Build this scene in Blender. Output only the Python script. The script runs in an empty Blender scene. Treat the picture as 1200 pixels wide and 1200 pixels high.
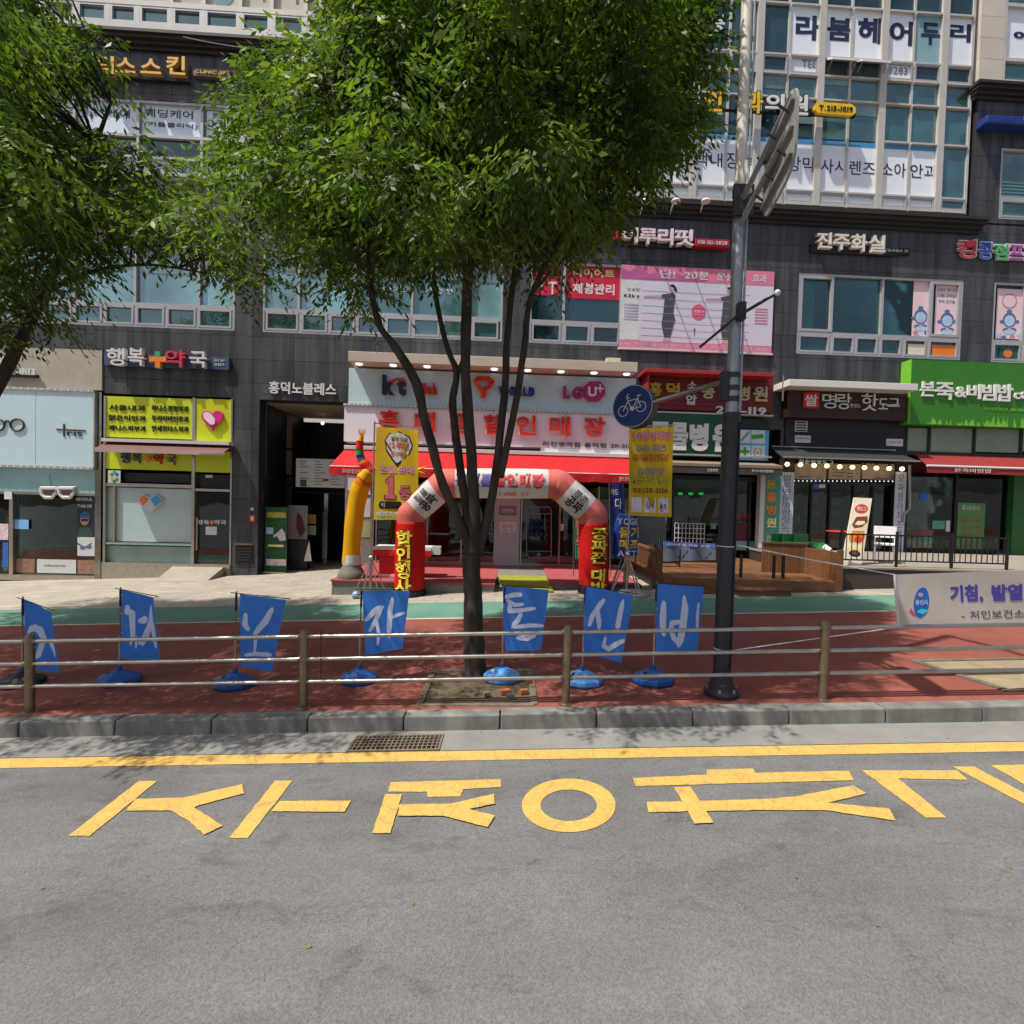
import bpy, bmesh, math, random
import numpy as np
from mathutils import Vector, Matrix
random.seed(7); rng = np.random.default_rng(7)
SC = bpy.context.scene; COL = SC.collection
R_ = math.radians

# ---------------- camera, world, sun, exposure ----------------
F_PX = 600.0; PITCH = math.atan(15/600); ROLL = 0.027
YAW = 0.044; D0 = 15.0; SLOPE = 0.044; KERB = 0.14
CAMP = Vector((0, 0, 2.2))
_R = Vector((1, 0, 0)); _U = Vector((0, math.sin(PITCH), math.cos(PITCH))); _F = Vector((0, math.cos(PITCH), -math.sin(PITCH)))
CR = math.cos(ROLL)*_R + math.sin(ROLL)*_U; CU = -math.sin(ROLL)*_R + math.cos(ROLL)*_U
cd = bpy.data.cameras.new('camera'); cd.lens = 18; cd.sensor_width = 36; cd.clip_end = 2000; cd.clip_start = .05
cam = bpy.data.objects.new('camera', cd); COL.objects.link(cam)
M = Matrix((CR, CU, -_F)).transposed().to_4x4(); M.translation = CAMP; cam.matrix_world = M
SC.camera = cam
SUN_DIR = Vector((2.0, 1.0, -4.2)).normalized()       # the way the light travels
w = bpy.data.worlds.new('World'); SC.world = w; w.use_nodes = True
nt = w.node_tree; sky = nt.nodes.new('ShaderNodeTexSky'); sky.sky_type = 'NISHITA'; sky.sun_disc = False
sky.sun_elevation = math.asin(-SUN_DIR.z); sky.sun_rotation = math.atan2(-SUN_DIR.x, -SUN_DIR.y)
sky.air_density = 1.0; sky.dust_density = 3.5
bg = nt.nodes['Background']; bg.inputs[1].default_value = 0.105
nt.links.new(sky.outputs[0], bg.inputs[0])
sl = bpy.data.lights.new('sun', 'SUN'); sl.energy = 4.8; sl.angle = R_(0.6); sl.color = (1, .955, .88)
so = bpy.data.objects.new('sun', sl); COL.objects.link(so); so.location = (-20, -10, 42)
so.rotation_euler = SUN_DIR.to_track_quat('-Z', 'Y').to_euler()
SC.view_settings.view_transform = 'Standard'; SC.view_settings.look = 'None'
SC.view_settings.gamma = 1; SC.view_settings.use_curve_mapping = False
SC.view_settings.exposure = 0.30
SC.cycles.max_bounces = 6; SC.cycles.transparent_max_bounces = 12

# ---------------- survey: where the sight line through a photo point meets a plane of the place ----------------
def ray(x, y): return CR*((x-600)/F_PX) + CU*((600-y)/F_PX) + _F
FN = Vector((math.sin(YAW), -math.cos(YAW), 0)); FT = Vector((math.cos(YAW), math.sin(YAW), 0)); FO = Vector((0, D0, 0))
def fu(x, y, off=0.0):
    d = ray(x, y); t = (FO+FN*off-CAMP).dot(FN)/d.dot(FN); p = CAMP+d*t
    return (p-FO).dot(FT), p.z
def FP(u, z, off=0.0):
    p = FO+FT*u+FN*off; return Vector((p.x, p.y, z))
def fr(x0, y0, x1, y1, off=0.0):
    u0, z1 = fu(x0, y0, off); u1, z0 = fu(x1, y1, off); return u0, u1, z0, z1
def gz(x, h=KERB): return SLOPE*x+h
def gnd(x, y, h=KERB):
    d = ray(x, y); t = (CAMP.z-h)/(SLOPE*d.x-d.z); return CAMP+d*t
def at(x, y, dep):
    d = ray(x, y); return CAMP+d*(dep/d.y)

# ---------------- materials ----------------
def lin(c): return tuple(((v/255)/12.92 if v <= 10 else ((v/255+.055)/1.055)**2.4) for v in c)
_M = {}
def mat(name, rgb, rough=.6, metal=0, var=.12, scale=2.0, bump=0, bscale=60, rand=0, spec=.4, stretch=None, trans=0, emis=0, coat=0):
    if name in _M: return _M[name]
    m = bpy.data.materials.new(name); m.use_nodes = True; n = m.node_tree; L = n.links.new
    b = n.nodes['Principled BSDF']; c = lin(rgb)
    b.inputs['Roughness'].default_value = rough; b.inputs['Metallic'].default_value = metal
    b.inputs['Specular IOR Level'].default_value = spec; b.inputs['Coat Weight'].default_value = coat
    geo = n.nodes.new('ShaderNodeNewGeometry'); mp = n.nodes.new('ShaderNodeMapping')
    L(geo.outputs['Position'], mp.inputs[0])
    if stretch: mp.inputs['Scale'].default_value = stretch
    nz = n.nodes.new('ShaderNodeTexNoise'); nz.inputs['Scale'].default_value = scale; nz.inputs['Detail'].default_value = 6; nz.inputs['Roughness'].default_value = .65
    L(mp.outputs[0], nz.inputs[0])
    mr = n.nodes.new('ShaderNodeMapRange'); L(nz.outputs[0], mr.inputs[0])
    mr.inputs[1].default_value = .3; mr.inputs[2].default_value = .7; mr.inputs[3].default_value = 1-var; mr.inputs[4].default_value = 1+var
    val = mr.outputs[0]
    if rand:
        oi = n.nodes.new('ShaderNodeObjectInfo'); r2 = n.nodes.new('ShaderNodeMapRange'); L(oi.outputs['Random'], r2.inputs[0])
        r2.inputs[3].default_value = 1-rand; r2.inputs[4].default_value = 1+rand
        mu = n.nodes.new('ShaderNodeMath'); mu.operation = 'MULTIPLY'; L(val, mu.inputs[0]); L(r2.outputs[0], mu.inputs[1]); val = mu.outputs[0]
    vm = n.nodes.new('ShaderNodeVectorMath'); vm.operation = 'SCALE'; vm.inputs[0].default_value = c; L(val, vm.inputs['Scale'])
    L(vm.outputs[0], b.inputs['Base Color'])
    if bump:
        n2 = n.nodes.new('ShaderNodeTexNoise'); n2.inputs['Scale'].default_value = bscale; n2.inputs['Detail'].default_value = 4
        L(mp.outputs[0], n2.inputs[0]); bp = n.nodes.new('ShaderNodeBump'); bp.inputs['Strength'].default_value = bump; bp.inputs['Distance'].default_value = .01
        L(n2.outputs[0], bp.inputs['Height']); L(bp.outputs[0], b.inputs['Normal'])
    if emis:
        b.inputs['Emission Color'].default_value = (*c, 1); b.inputs['Emission Strength'].default_value = emis
    m.diffuse_color = (*c, 1); _M[name] = m
    return m
def glass(name, tint, refl=.22, rough=.02, thru=True, body=(20, 30, 34)):
    if name in _M: return _M[name]
    m = bpy.data.materials.new(name); m.use_nodes = True; n = m.node_tree; L = n.links.new; n.nodes.clear()
    out = n.nodes.new('ShaderNodeOutputMaterial'); gl = n.nodes.new('ShaderNodeBsdfGlossy'); gl.inputs['Roughness'].default_value = rough
    gl.inputs['Color'].default_value = (.80, .95, .90, 1)
    fz = n.nodes.new('ShaderNodeFresnel'); fz.inputs[0].default_value = 1.5
    mx = n.nodes.new('ShaderNodeMath'); mx.operation = 'MAXIMUM'; mx.inputs[1].default_value = refl; L(fz.outputs[0], mx.inputs[0])
    geo = n.nodes.new('ShaderNodeNewGeometry'); nz = n.nodes.new('ShaderNodeTexNoise'); nz.inputs['Scale'].default_value = .9; L(geo.outputs['Position'], nz.inputs[0])
    bp = n.nodes.new('ShaderNodeBump'); bp.inputs['Strength'].default_value = .03; bp.inputs['Distance'].default_value = .2; L(nz.outputs[0], bp.inputs['Height']); L(bp.outputs[0], gl.inputs['Normal'])
    if thru:
        b = n.nodes.new('ShaderNodeBsdfTransparent'); b.inputs[0].default_value = (*tint, 1)
    else:
        b = n.nodes.new('ShaderNodeBsdfDiffuse'); b.inputs[0].default_value = (*lin(body), 1)
        oi = n.nodes.new('ShaderNodeObjectInfo'); r2 = n.nodes.new('ShaderNodeMapRange'); L(oi.outputs['Random'], r2.inputs[0]); r2.inputs[3].default_value = .75; r2.inputs[4].default_value = 1.25
        vm = n.nodes.new('ShaderNodeVectorMath'); vm.operation = 'SCALE'; vm.inputs[0].default_value = lin(body)
        z2 = n.nodes.new('ShaderNodeTexNoise'); z2.inputs['Scale'].default_value = .7; z2.inputs['Detail'].default_value = 5; L(geo.outputs['Position'], z2.inputs[0]); r3 = n.nodes.new('ShaderNodeMapRange'); L(z2.outputs[0], r3.inputs[0]); r3.inputs[1].default_value = .35; r3.inputs[2].default_value = .65; r3.inputs[3].default_value = .5; r3.inputs[4].default_value = 1.35  # body tone varied by noise to stand in for uneven reflections
        mm = n.nodes.new('ShaderNodeMath'); mm.operation = 'MULTIPLY'; L(r2.outputs[0], mm.inputs[0]); L(r3.outputs[0], mm.inputs[1]); L(mm.outputs[0], vm.inputs['Scale']); L(vm.outputs[0], b.inputs[0])
    ms = n.nodes.new('ShaderNodeMixShader'); L(mx.outputs[0], ms.inputs[0]); L(b.outputs[0], ms.inputs[1]); L(gl.outputs[0], ms.inputs[2]); L(ms.outputs[0], out.inputs[0])
    _M[name] = m; return m
def cloth(name, rgb, tl=.35, rough=.7, var=.05):
    if name in _M: return _M[name]
    m = mat(name, rgb, rough=rough, var=var, scale=4, spec=.25, bump=.35, bscale=5); n = m.node_tree; L = n.links.new
    b = n.nodes['Principled BSDF']; tr = n.nodes.new('ShaderNodeBsdfTranslucent'); src = b.inputs['Base Color'].links[0].from_socket
    L(src, tr.inputs[0]); ms = n.nodes.new('ShaderNodeMixShader'); ms.inputs[0].default_value = tl
    L(b.outputs[0], ms.inputs[1]); L(tr.outputs[0], ms.inputs[2]); L(ms.outputs[0], n.nodes['Material Output'].inputs[0]); return m

def wear(m, strength=.5, scale=(1.2, 9, 9)):
    "cracks and worn patches in road paint"
    n = m.node_tree; L = n.links.new; b = n.nodes['Principled BSDF']; src = b.inputs['Base Color'].links[0].from_socket
    geo = n.nodes.new('ShaderNodeNewGeometry'); mp = n.nodes.new('ShaderNodeMapping'); mp.inputs['Scale'].default_value = (5, 3.2, 1); L(geo.outputs['Position'], mp.inputs[0])
    nz = n.nodes.new('ShaderNodeTexNoise'); nz.inputs['Scale'].default_value = 7; nz.inputs['Detail'].default_value = 12; nz.inputs['Roughness'].default_value = .85; L(mp.outputs[0], nz.inputs[0])
    vo = n.nodes.new('ShaderNodeTexVoronoi'); vo.feature = 'DISTANCE_TO_EDGE'; vo.inputs['Scale'].default_value = 2.2; L(mp.outputs[0], vo.inputs[0])
    r1 = n.nodes.new('ShaderNodeMapRange'); L(nz.outputs[0], r1.inputs[0]); r1.inputs[1].default_value = .53; r1.inputs[2].default_value = .64; r1.inputs[3].default_value = 0; r1.inputs[4].default_value = strength
    r2 = n.nodes.new('ShaderNodeMapRange'); L(vo.outputs[0], r2.inputs[0]); r2.inputs[1].default_value = .0; r2.inputs[2].default_value = .05; r2.inputs[3].default_value = strength*.8; r2.inputs[4].default_value = 0
    ad = n.nodes.new('ShaderNodeMath'); ad.operation = 'MAXIMUM'; L(r1.outputs[0], ad.inputs[0]); L(r2.outputs[0], ad.inputs[1])
    mx = n.nodes.new('ShaderNodeMix'); mx.data_type = 'RGBA'; L(ad.outputs[0], mx.inputs[0]); L(src, mx.inputs[6]); mx.inputs[7].default_value = (*lin((105, 100, 92)), 1)
    L(mx.outputs[2], b.inputs['Base Color']); return m

asphalt = mat('asphalt', (105, 104, 102), rough=.9, var=.08, scale=.5, bump=.5, bscale=170, spec=.25)
def asphalt_detail(m):
    n = m.node_tree; L = n.links.new; b = n.nodes['Principled BSDF']; src = b.inputs['Base Color'].links[0].from_socket
    geo = n.nodes.new('ShaderNodeNewGeometry')
    def noise(scale, sc, lo, hi, a, c, detail=8):
        mp = n.nodes.new('ShaderNodeMapping'); mp.inputs['Scale'].default_value = sc; L(geo.outputs['Position'], mp.inputs[0])
        z = n.nodes.new('ShaderNodeTexNoise'); z.inputs['Scale'].default_value = scale; z.inputs['Detail'].default_value = detail; z.inputs['Roughness'].default_value = .7; L(mp.outputs[0], z.inputs[0])
        r = n.nodes.new('ShaderNodeMapRange'); L(z.outputs[0], r.inputs[0]); r.inputs[1].default_value = lo; r.inputs[2].default_value = hi; r.inputs[3].default_value = a; r.inputs[4].default_value = c; return r.outputs[0]
    def mul(p, q):
        k = n.nodes.new('ShaderNodeMath'); k.operation = 'MULTIPLY'; L(p, k.inputs[0]); L(q, k.inputs[1]); return k.outputs[0]
    vo = n.nodes.new('ShaderNodeTexVoronoi'); vo.inputs['Scale'].default_value = 120; L(geo.outputs['Position'], vo.inputs[0])
    r1 = n.nodes.new('ShaderNodeMapRange'); L(vo.outputs['Color'], r1.inputs[0]); r1.inputs[1].default_value = .1; r1.inputs[2].default_value = .9; r1.inputs[3].default_value = .78; r1.inputs[4].default_value = 1.22
    v = r1.outputs[0]
    v = mul(v, noise(1.0, (.25, 1.0, 1), .38, .64, 1.12, .82))      # wheel paths, along the road
    v = mul(v, noise(2.6, (.8, 1.6, 1), .54, .74, 1.0, .6))        # oil stains
    v = mul(v, noise(9, (1, 1, 1), .30, .42, 1.18, 1.0))             # pale worn spots
    v = mul(v, noise(.55, (1, 1, 1), .3, .7, .90, 1.08, 3))
    cr = n.nodes.new('ShaderNodeTexVoronoi'); cr.feature = 'DISTANCE_TO_EDGE'; cr.inputs['Scale'].default_value = .55
    wp = n.nodes.new('ShaderNodeTexNoise'); wp.inputs['Scale'].default_value = 3; wp.inputs['Detail'].default_value = 5; L(geo.outputs['Position'], wp.inputs[0])
    ad = n.nodes.new('ShaderNodeVectorMath'); ad.operation = 'ADD'; sc = n.nodes.new('ShaderNodeVectorMath'); sc.operation = 'SCALE'; sc.inputs['Scale'].default_value = .5; L(wp.outputs['Color'], sc.inputs[0]); L(geo.outputs['Position'], ad.inputs[0]); L(sc.outputs[0], ad.inputs[1]); L(ad.outputs[0], cr.inputs[0])
    rc = n.nodes.new('ShaderNodeMapRange'); L(cr.outputs[0], rc.inputs[0]); rc.inputs[1].default_value = 0; rc.inputs[2].default_value = .004; rc.inputs[3].default_value = .8; rc.inputs[4].default_value = 1
    v = mul(v, rc.outputs[0])
    vm = n.nodes.new('ShaderNodeVectorMath'); vm.operation = 'SCALE'; L(src, vm.inputs[0]); L(v, vm.inputs['Scale']); L(vm.outputs[0], b.inputs['Base Color'])
asphalt_detail(asphalt)
gutter_m = mat('gutter_concrete', (124, 122, 117), rough=.9, var=.16, scale=2.5, bump=.3, bscale=120)
kerb_m = mat('kerb_granite', (112, 110, 104), rough=.85, var=.28, scale=4, bump=.35, bscale=90, rand=.10)
red_m = mat('red_surface', (130, 72, 60), rough=.9, var=.22, scale=1.3, bump=.5, bscale=150)
green_m = mat('green_surface', (88, 128, 110), rough=.9, var=.16, scale=1.0, bump=.4, bscale=150)
line_m = mat('faded_line', (190, 180, 170), rough=.9)
yellow_m = wear(mat('yellow_road_paint', (194, 156, 78), rough=.8, var=.10, scale=6, bump=.3, bscale=120), .55)
soil_m = mat('soil', (92, 78, 60), rough=1, var=.3, scale=14, bump=1, bscale=60)
granite = mat('dark_granite', (64, 64, 67), rough=.45, var=.30, scale=26, rand=.16, spec=.35)
def streaks(m, k=.25):
    n = m.node_tree; L = n.links.new; b = n.nodes['Principled BSDF']; src = b.inputs['Base Color'].links[0].from_socket
    geo = n.nodes.new('ShaderNodeNewGeometry'); mp = n.nodes.new('ShaderNodeMapping'); mp.inputs['Scale'].default_value = (3, 3, .25); L(geo.outputs['Position'], mp.inputs[0])
    z = n.nodes.new('ShaderNodeTexNoise'); z.inputs['Scale'].default_value = 1.6; z.inputs['Detail'].default_value = 7; L(mp.outputs[0], z.inputs[0]); r = n.nodes.new('ShaderNodeMapRange'); L(z.outputs[0], r.inputs[0]); r.inputs[1].default_value = .35; r.inputs[2].default_value = .7; r.inputs[3].default_value = 1-k; r.inputs[4].default_value = 1+k*1.6
    vm = n.nodes.new('ShaderNodeVectorMath'); vm.operation = 'SCALE'; L(src, vm.inputs[0]); L(r.outputs[0], vm.inputs['Scale']); L(vm.outputs[0], b.inputs['Base Color'])
streaks(granite, .36); streaks(kerb_m, .2)
backing = mat('joint_backing', (38, 38, 40), rough=.9)  # plain dark backing behind the stone panels and kerb joints
beige_clad = mat('beige_cladding', (190, 182, 168), rough=.7, var=.06, rand=.05)
cream = mat('cream_stone', (170, 162, 148), rough=.8, var=.1, scale=3, bump=.2)
cornice_m = mat('dark_cornice', (46, 38, 34), rough=.6, var=.2)
frame_m = mat('aluminium_frame', (172, 170, 172), rough=.45, metal=.3, var=.06)
mull_m = mat('cream_mullion', (190, 184, 176), rough=.5, metal=.1, var=.08)
steel = mat('brushed_steel', (178, 172, 162), rough=.28, metal=.9, var=.15, scale=8)
rust_steel = mat('weathered_steel_post', (132, 118, 98), rough=.42, metal=.8, var=.22, scale=12)
pole_grey = mat('galvanised_pole', (150, 154, 156), rough=.5, metal=.4, var=.12, scale=9)
pole_dark = mat('dark_pole_sleeve', (48, 49, 56), rough=.55, metal=.2, var=.12, scale=5)
pole_cream = mat('cream_pole_paint', (205, 198, 186), rough=.5, var=.06)
white = mat('white_paint', (215, 213, 210), rough=.5, var=.04)
offwhite = mat('off_white_board', (200, 198, 196), rough=.55, var=.05)
black = mat('black_paint', (26, 26, 28), rough=.5, var=.1)
darkgrey = mat('dark_grey_metal', (52, 52, 54), rough=.5, metal=.2)
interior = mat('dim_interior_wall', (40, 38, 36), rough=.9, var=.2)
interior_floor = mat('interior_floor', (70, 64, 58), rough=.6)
red = mat('red_letter', (205, 34, 26), rough=.4, var=.05)
letter_red = red
navy = mat('navy_lettering', (28, 40, 70), rough=.5)
inkblack = mat('black_lettering', (22, 22, 24), rough=.5)
wood = mat('orange_brown_wood', (112, 76, 48), rough=.6, var=.3, scale=5, stretch=(1, 1, 9), rand=.18)
g_teal = glass('teal_glass', (.5, .6, .6), .20, thru=False, body=(58, 92, 94))
g_light = glass('pale_teal_glass', (.5, .6, .6), .24, thru=False, body=(108, 144, 148))
g_blind = glass('added_blind_glass', (.5, .6, .6), .14, thru=False, body=(112, 134, 134))  # for pale strips added on panes in place of missing reflections
g_dark = glass('dark_teal_glass', (.3, .4, .42), .12, thru=False, body=(34, 58, 64))
g_shop = glass('shop_glass', (.6, .64, .64), .065)
g_clear = glass('tinted_window_glass', (.50, .68, .68), .10)
g_frost = mat('frosted_film', (170, 188, 190), rough=.35, var=.04, spec=.6)
g_panel = mat('pale_blue_panel', (190, 212, 218), rough=.25, var=.03, spec=.6)

# ---------------- mesh builder ----------------
ORG = {}
class MB:
    def __init__(s): s.v = []; s.f = []; s.m = []
    def add(s, vs, fs, mi=0):
        k = len(s.v); s.v += [tuple(v) for v in vs]; s.f += [tuple(i+k for i in f) for f in fs]; s.m += [mi]*len(fs); return s
    def hexa(s, p, mi=0):   # p: 4 bottom (ccw) + 4 top
        return s.add(p, [(3, 2, 1, 0), (4, 5, 6, 7), (0, 1, 5, 4), (1, 2, 6, 5), (2, 3, 7, 6), (3, 0, 4, 7)], mi)
    def fbox(s, u0, u1, z0, z1, o0, o1, mi=0):
        c = [FP(u0, z0, o1), FP(u1, z0, o1), FP(u1, z0, o0), FP(u0, z0, o0), FP(u0, z1, o1), FP(u1, z1, o1), FP(u1, z1, o0), FP(u0, z1, o0)]
        return s.hexa(c, mi)
    def box(s, x0, x1, y0, y1, z0, z1, mi=0):
        return s.hexa([(x0, y0, z0), (x1, y0, z0), (x1, y1, z0), (x0, y1, z0), (x0, y0, z1), (x1, y0, z1), (x1, y1, z1), (x0, y1, z1)], mi)
    def obox(s, c, ax, ay, az, mi=0):   # centre and half axes
        c = Vector(c); ax = Vector(ax); ay = Vector(ay); az = Vector(az)
        return s.hexa([c-ax-ay-az, c+ax-ay-az, c+ax+ay-az, c-ax+ay-az, c-ax-ay+az, c+ax-ay+az, c+ax+ay+az, c-ax+ay+az], mi)
    def prism(s, pts, mapf, w0, w1, mi=0):   # 2D polygon -> mapf(a,b,w)
        n = len(pts); A = sum(pts[i][0]*pts[(i+1) % n][1]-pts[(i+1) % n][0]*pts[i][1] for i in range(n))
        if A < 0: pts = pts[::-1]
        vs = [mapf(a, b, w1) for a, b in pts]+[mapf(a, b, w0) for a, b in pts]
        fs = [tuple(range(n)), tuple(range(2*n-1, n-1, -1))]+[(i, n+i, n+(i+1) % n, (i+1) % n) for i in range(n)]
        return s.add(vs, fs, mi)
    def tube(s, pts, r, seg=10, mi=0, cap=True):
        pts = [Vector(p) for p in pts]; n = len(pts); rs = r if isinstance(r, (list, tuple)) else [r]*n
        ref = None; rings = []
        for i, p in enumerate(pts):
            t = (pts[min(i+1, n-1)]-pts[max(i-1, 0)]).normalized()
            if ref is None:
                ref = Vector((0, 0, 1)) if abs(t.z) < .9 else Vector((1, 0, 0))
            a = (ref-t*ref.dot(t)).normalized(); ref = a; b = t.cross(a)
            rings.append([p+(a*math.cos(q)+b*math.sin(q))*rs[i] for q in [2*math.pi*k/seg for k in range(seg)]])
        vs = [v for rg in rings for v in rg]; fs = []
        for i in range(n-1):
            for k in range(seg):
                fs.append((i*seg+k, i*seg+(k+1) % seg, (i+1)*seg+(k+1) % seg, (i+1)*seg+k))
        if cap: fs += [tuple(range(seg-1, -1, -1)), tuple((n-1)*seg+k for k in range(seg))]
        return s.add(vs, fs, mi)
    def lathe(s, c, prof, seg=16, mi=0, sx=1, sy=1):
        c = Vector(c); vs = []; fs = []
        for (r, z) in prof:
            vs += [c+Vector((r*sx*math.cos(2*math.pi*k/seg), r*sy*math.sin(2*math.pi*k/seg), z)) for k in range(seg)]
        n = len(prof)
        for i in range(n-1):
            for k in range(seg): fs.append((i*seg+k, i*seg+(k+1) % seg, (i+1)*seg+(k+1) % seg, (i+1)*seg+k))
        fs += [tuple(range(seg-1, -1, -1)), tuple((n-1)*seg+k for k in range(seg))]
        return s.add(vs, fs, mi)
    def sphere(s, c, r, mi=0, seg=10, rings=6, sx=1, sy=1, sz=1):
        prof = [(max(r*math.sin(math.pi*i/rings), 1e-4), -r*sz*math.cos(math.pi*i/rings)) for i in range(rings+1)]
        return s.lathe(c, prof, seg, mi, sx, sy)
    def build(s, name, mats, parent=None, smooth=False, loc=None, bevel=0):
        if not isinstance(mats, (list, tuple)): mats = [mats]
        o0 = Vector(loc) if loc is not None else (ORG[parent] if parent is not None else Vector((0, 0, 0)))
        me = bpy.data.meshes.new(name); me.from_pydata([tuple(Vector(v)-o0) for v in s.v], [], s.f)
        for m in mats: me.materials.append(m)
        if len(mats) > 1: me.polygons.foreach_set('material_index', s.m)
        if smooth:
            me.polygons.foreach_set('use_smooth', [True]*len(me.polygons))
            if smooth != 'all': me.set_sharp_from_angle(angle=R_(40))
        me.update(); o = bpy.data.objects.new(name, me); COL.objects.link(o)
        if parent is not None: o.parent = parent; o.location = (0, 0, 0)
        else: o.location = o0
        if bevel:
            b = o.modifiers.new('bevel', 'BEVEL'); b.width = bevel; b.segments = 2; b.limit_method = 'ANGLE'
        ORG[o] = o0
        return o
def thing(name, label, cat, loc=(0, 0, 0), group=None):
    o = bpy.data.objects.new(name, None); COL.objects.link(o); o.location = loc; o['label'] = label; o['category'] = cat
    o.empty_display_size = .2
    if group: o['group'] = group
    ORG[o] = Vector(loc); return o
def tag(o, label, cat, group=None):
    o['label'] = label; o['category'] = cat
    if group: o['group'] = group
    return o
def struct(o): o['kind'] = 'structure'; return o
def lab(o, s): o['label'] = s; return o
def rect_sub(rects, h):
    out = []
    for (a, b, c, d) in rects:
        p, q, r, s = h
        if q <= a or p >= b or s <= c or r >= d: out.append((a, b, c, d)); continue
        if p > a: out.append((a, p, c, d)); a = p
        if q < b: out.append((q, b, c, d)); b = q
        if r > c: out.append((a, b, c, r))
        if s < d: out.append((a, b, s, d))
    return [t for t in out if t[1]-t[0] > .02 and t[3]-t[2] > .02]

# ---------------- lettering ----------------
_G = {}
def glyph(ch, bold):
    k = (ch, bold)
    if k in _G: return _G[k]
    c = bpy.data.curves.new('g', 'FONT'); c.body = ch; c.size = 1; c.extrude = .5; c.offset = bold; c.resolution_u = 3
    o = bpy.data.objects.new('g', c); me = bpy.data.meshes.new_from_object(o)
    v = np.zeros(len(me.vertices)*3); me.vertices.foreach_get('co', v); v = v.reshape(-1, 3)
    f = [tuple(p.vertices) for p in me.polygons]
    bpy.data.objects.remove(o); bpy.data.meshes.remove(me); bpy.data.curves.remove(c)
    _G[k] = (v, f); return _G[k]
def text_geo(s, bold=.015, vertical=False, gap=.0):
    x = y = 0; out = []
    for ch in s:
        if ch == ' ':
            if vertical: y -= .4
            else: x += .35
            continue
        v, f = glyph(ch, bold)
        if not len(v): continue
        v = v.copy(); han = ord(ch) > 0x1100
        if vertical: v[:, 1] += y; v[:, 0] -= v[:, 0].mean() if not han else .46; y -= .98+gap
        elif han: v[:, 0] += x; x += .93+gap
        else: v[:, 0] += x-v[:, 0].min()+.03; x = v[:, 0].max()+.085+bold+gap
        out.append((ch, v, f))
    a = np.concatenate([o[1] for o in out]); lo = a.min(0); hi = a.max(0); sp = hi-lo; sp[sp < 1e-6] = 1
    for (_, v, f) in out:
        v[:, :2] = (v[:, :2]-lo[:2])/sp[:2]; v[:, 2] += .5
    return out
def text(s, mapf, m, parent, each=False, bold=.015, vertical=False, gap=0, name=None, label=None):
    "mapf(a,b,w) with a,b in 0..1 over the text's box and w in 0..1 through its thickness"
    objs = []; mb = MB()
    for (ch, v, f) in text_geo(s, bold, vertical, gap):
        if each: mb = MB()
        mb.add([mapf(p[0], p[1], p[2]) for p in v], f)
        if each:
            o = mb.build(name or 'letter', m, parent); objs.append(o)
    if not each: objs.append(mb.build(name or 'lettering', m, parent))
    if label:
        for o in objs: o['label'] = label
    return objs
def fmap(x0, y0, x1, y1, off, th):
    u0, u1, z0, z1 = fr(x0, y0, x1, y1, off)
    return lambda a, b, w: FP(u0+(u1-u0)*a, z0+(z1-z0)*b, off+th*w)
def ftext(s, rect, off, m, parent, th=.02, **k): return text(s, fmap(*rect, off, th), m, parent, **k)
def fpanel(name, rect, o0, o1, m, parent=None, bevel=0, **k):
    return MB().fbox(*fr(*rect, o1), o0, o1).build(name, m, parent, bevel=bevel, **k)
def fpoly(px, off):     # photo outline -> facade plane coordinates
    return [fu(x, y, off) for x, y in px]
def fmapw(a, b, w): return FP(a, b, w)
def fpline(px, wpx, o0, o1, mi=0, mb=None):
    "flat bar along a photo polyline on the facade plane"
    mb = mb or MB()
    for (p, q) in zip(px[:-1], px[1:]):
        a = Vector(fu(*p, o1)); b = Vector(fu(*q, o1)); d = (b-a).normalized(); n = Vector((-d.y, d.x))*(wpx/600*15/2)
        e = d*(wpx/600*15*.35)
        mb.prism([tuple(a-e+n), tuple(a-e-n), tuple(b+e-n), tuple(b+e+n)], fmapw, o0, o1, mi)
    return mb
def circ(cx, cy, rx, ry=None, n=20): ry = ry or rx; return [(cx+rx*math.cos(2*math.pi*k/n), cy+ry*math.sin(2*math.pi*k/n)) for k in range(n)]

# ================= GROUND =================
XL, XR = -45.0, 45.0
def strip(name, y0, y1, h, m, x0=XL, x1=XR, thick=.12):
    n = 24; mb = MB()
    for i in range(n):
        a = x0+(x1-x0)*i/n; b = x0+(x1-x0)*(i+1)/n
        mb.add([(a, y0, gz(a, h)), (b, y0, gz(b, h)), (b, y1, gz(b, h)), (a, y1, gz(a, h))], [(0, 1, 2, 3)])
    return struct(mb.build(name, m))
mb = MB(); mb.add([(-400, -400, gz(-400, -.25)), (400, -400, gz(400, -.25)), (400, 400, gz(400, -.25)), (-400, 400, gz(-400, -.25))], [(0, 1, 2, 3)])
struct(mb.build('ground', asphalt))
strip('road', -14, 4.44, 0, asphalt)
strip('gutter', 4.44, 4.86, .003, gutter_m)
strip('footpath', 4.95, 8.86, KERB, red_m)
strip('path_edge_line', 8.86, 8.92, KERB, line_m)
strip('cycle_path', 8.92, 10.28, KERB, green_m)

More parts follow.
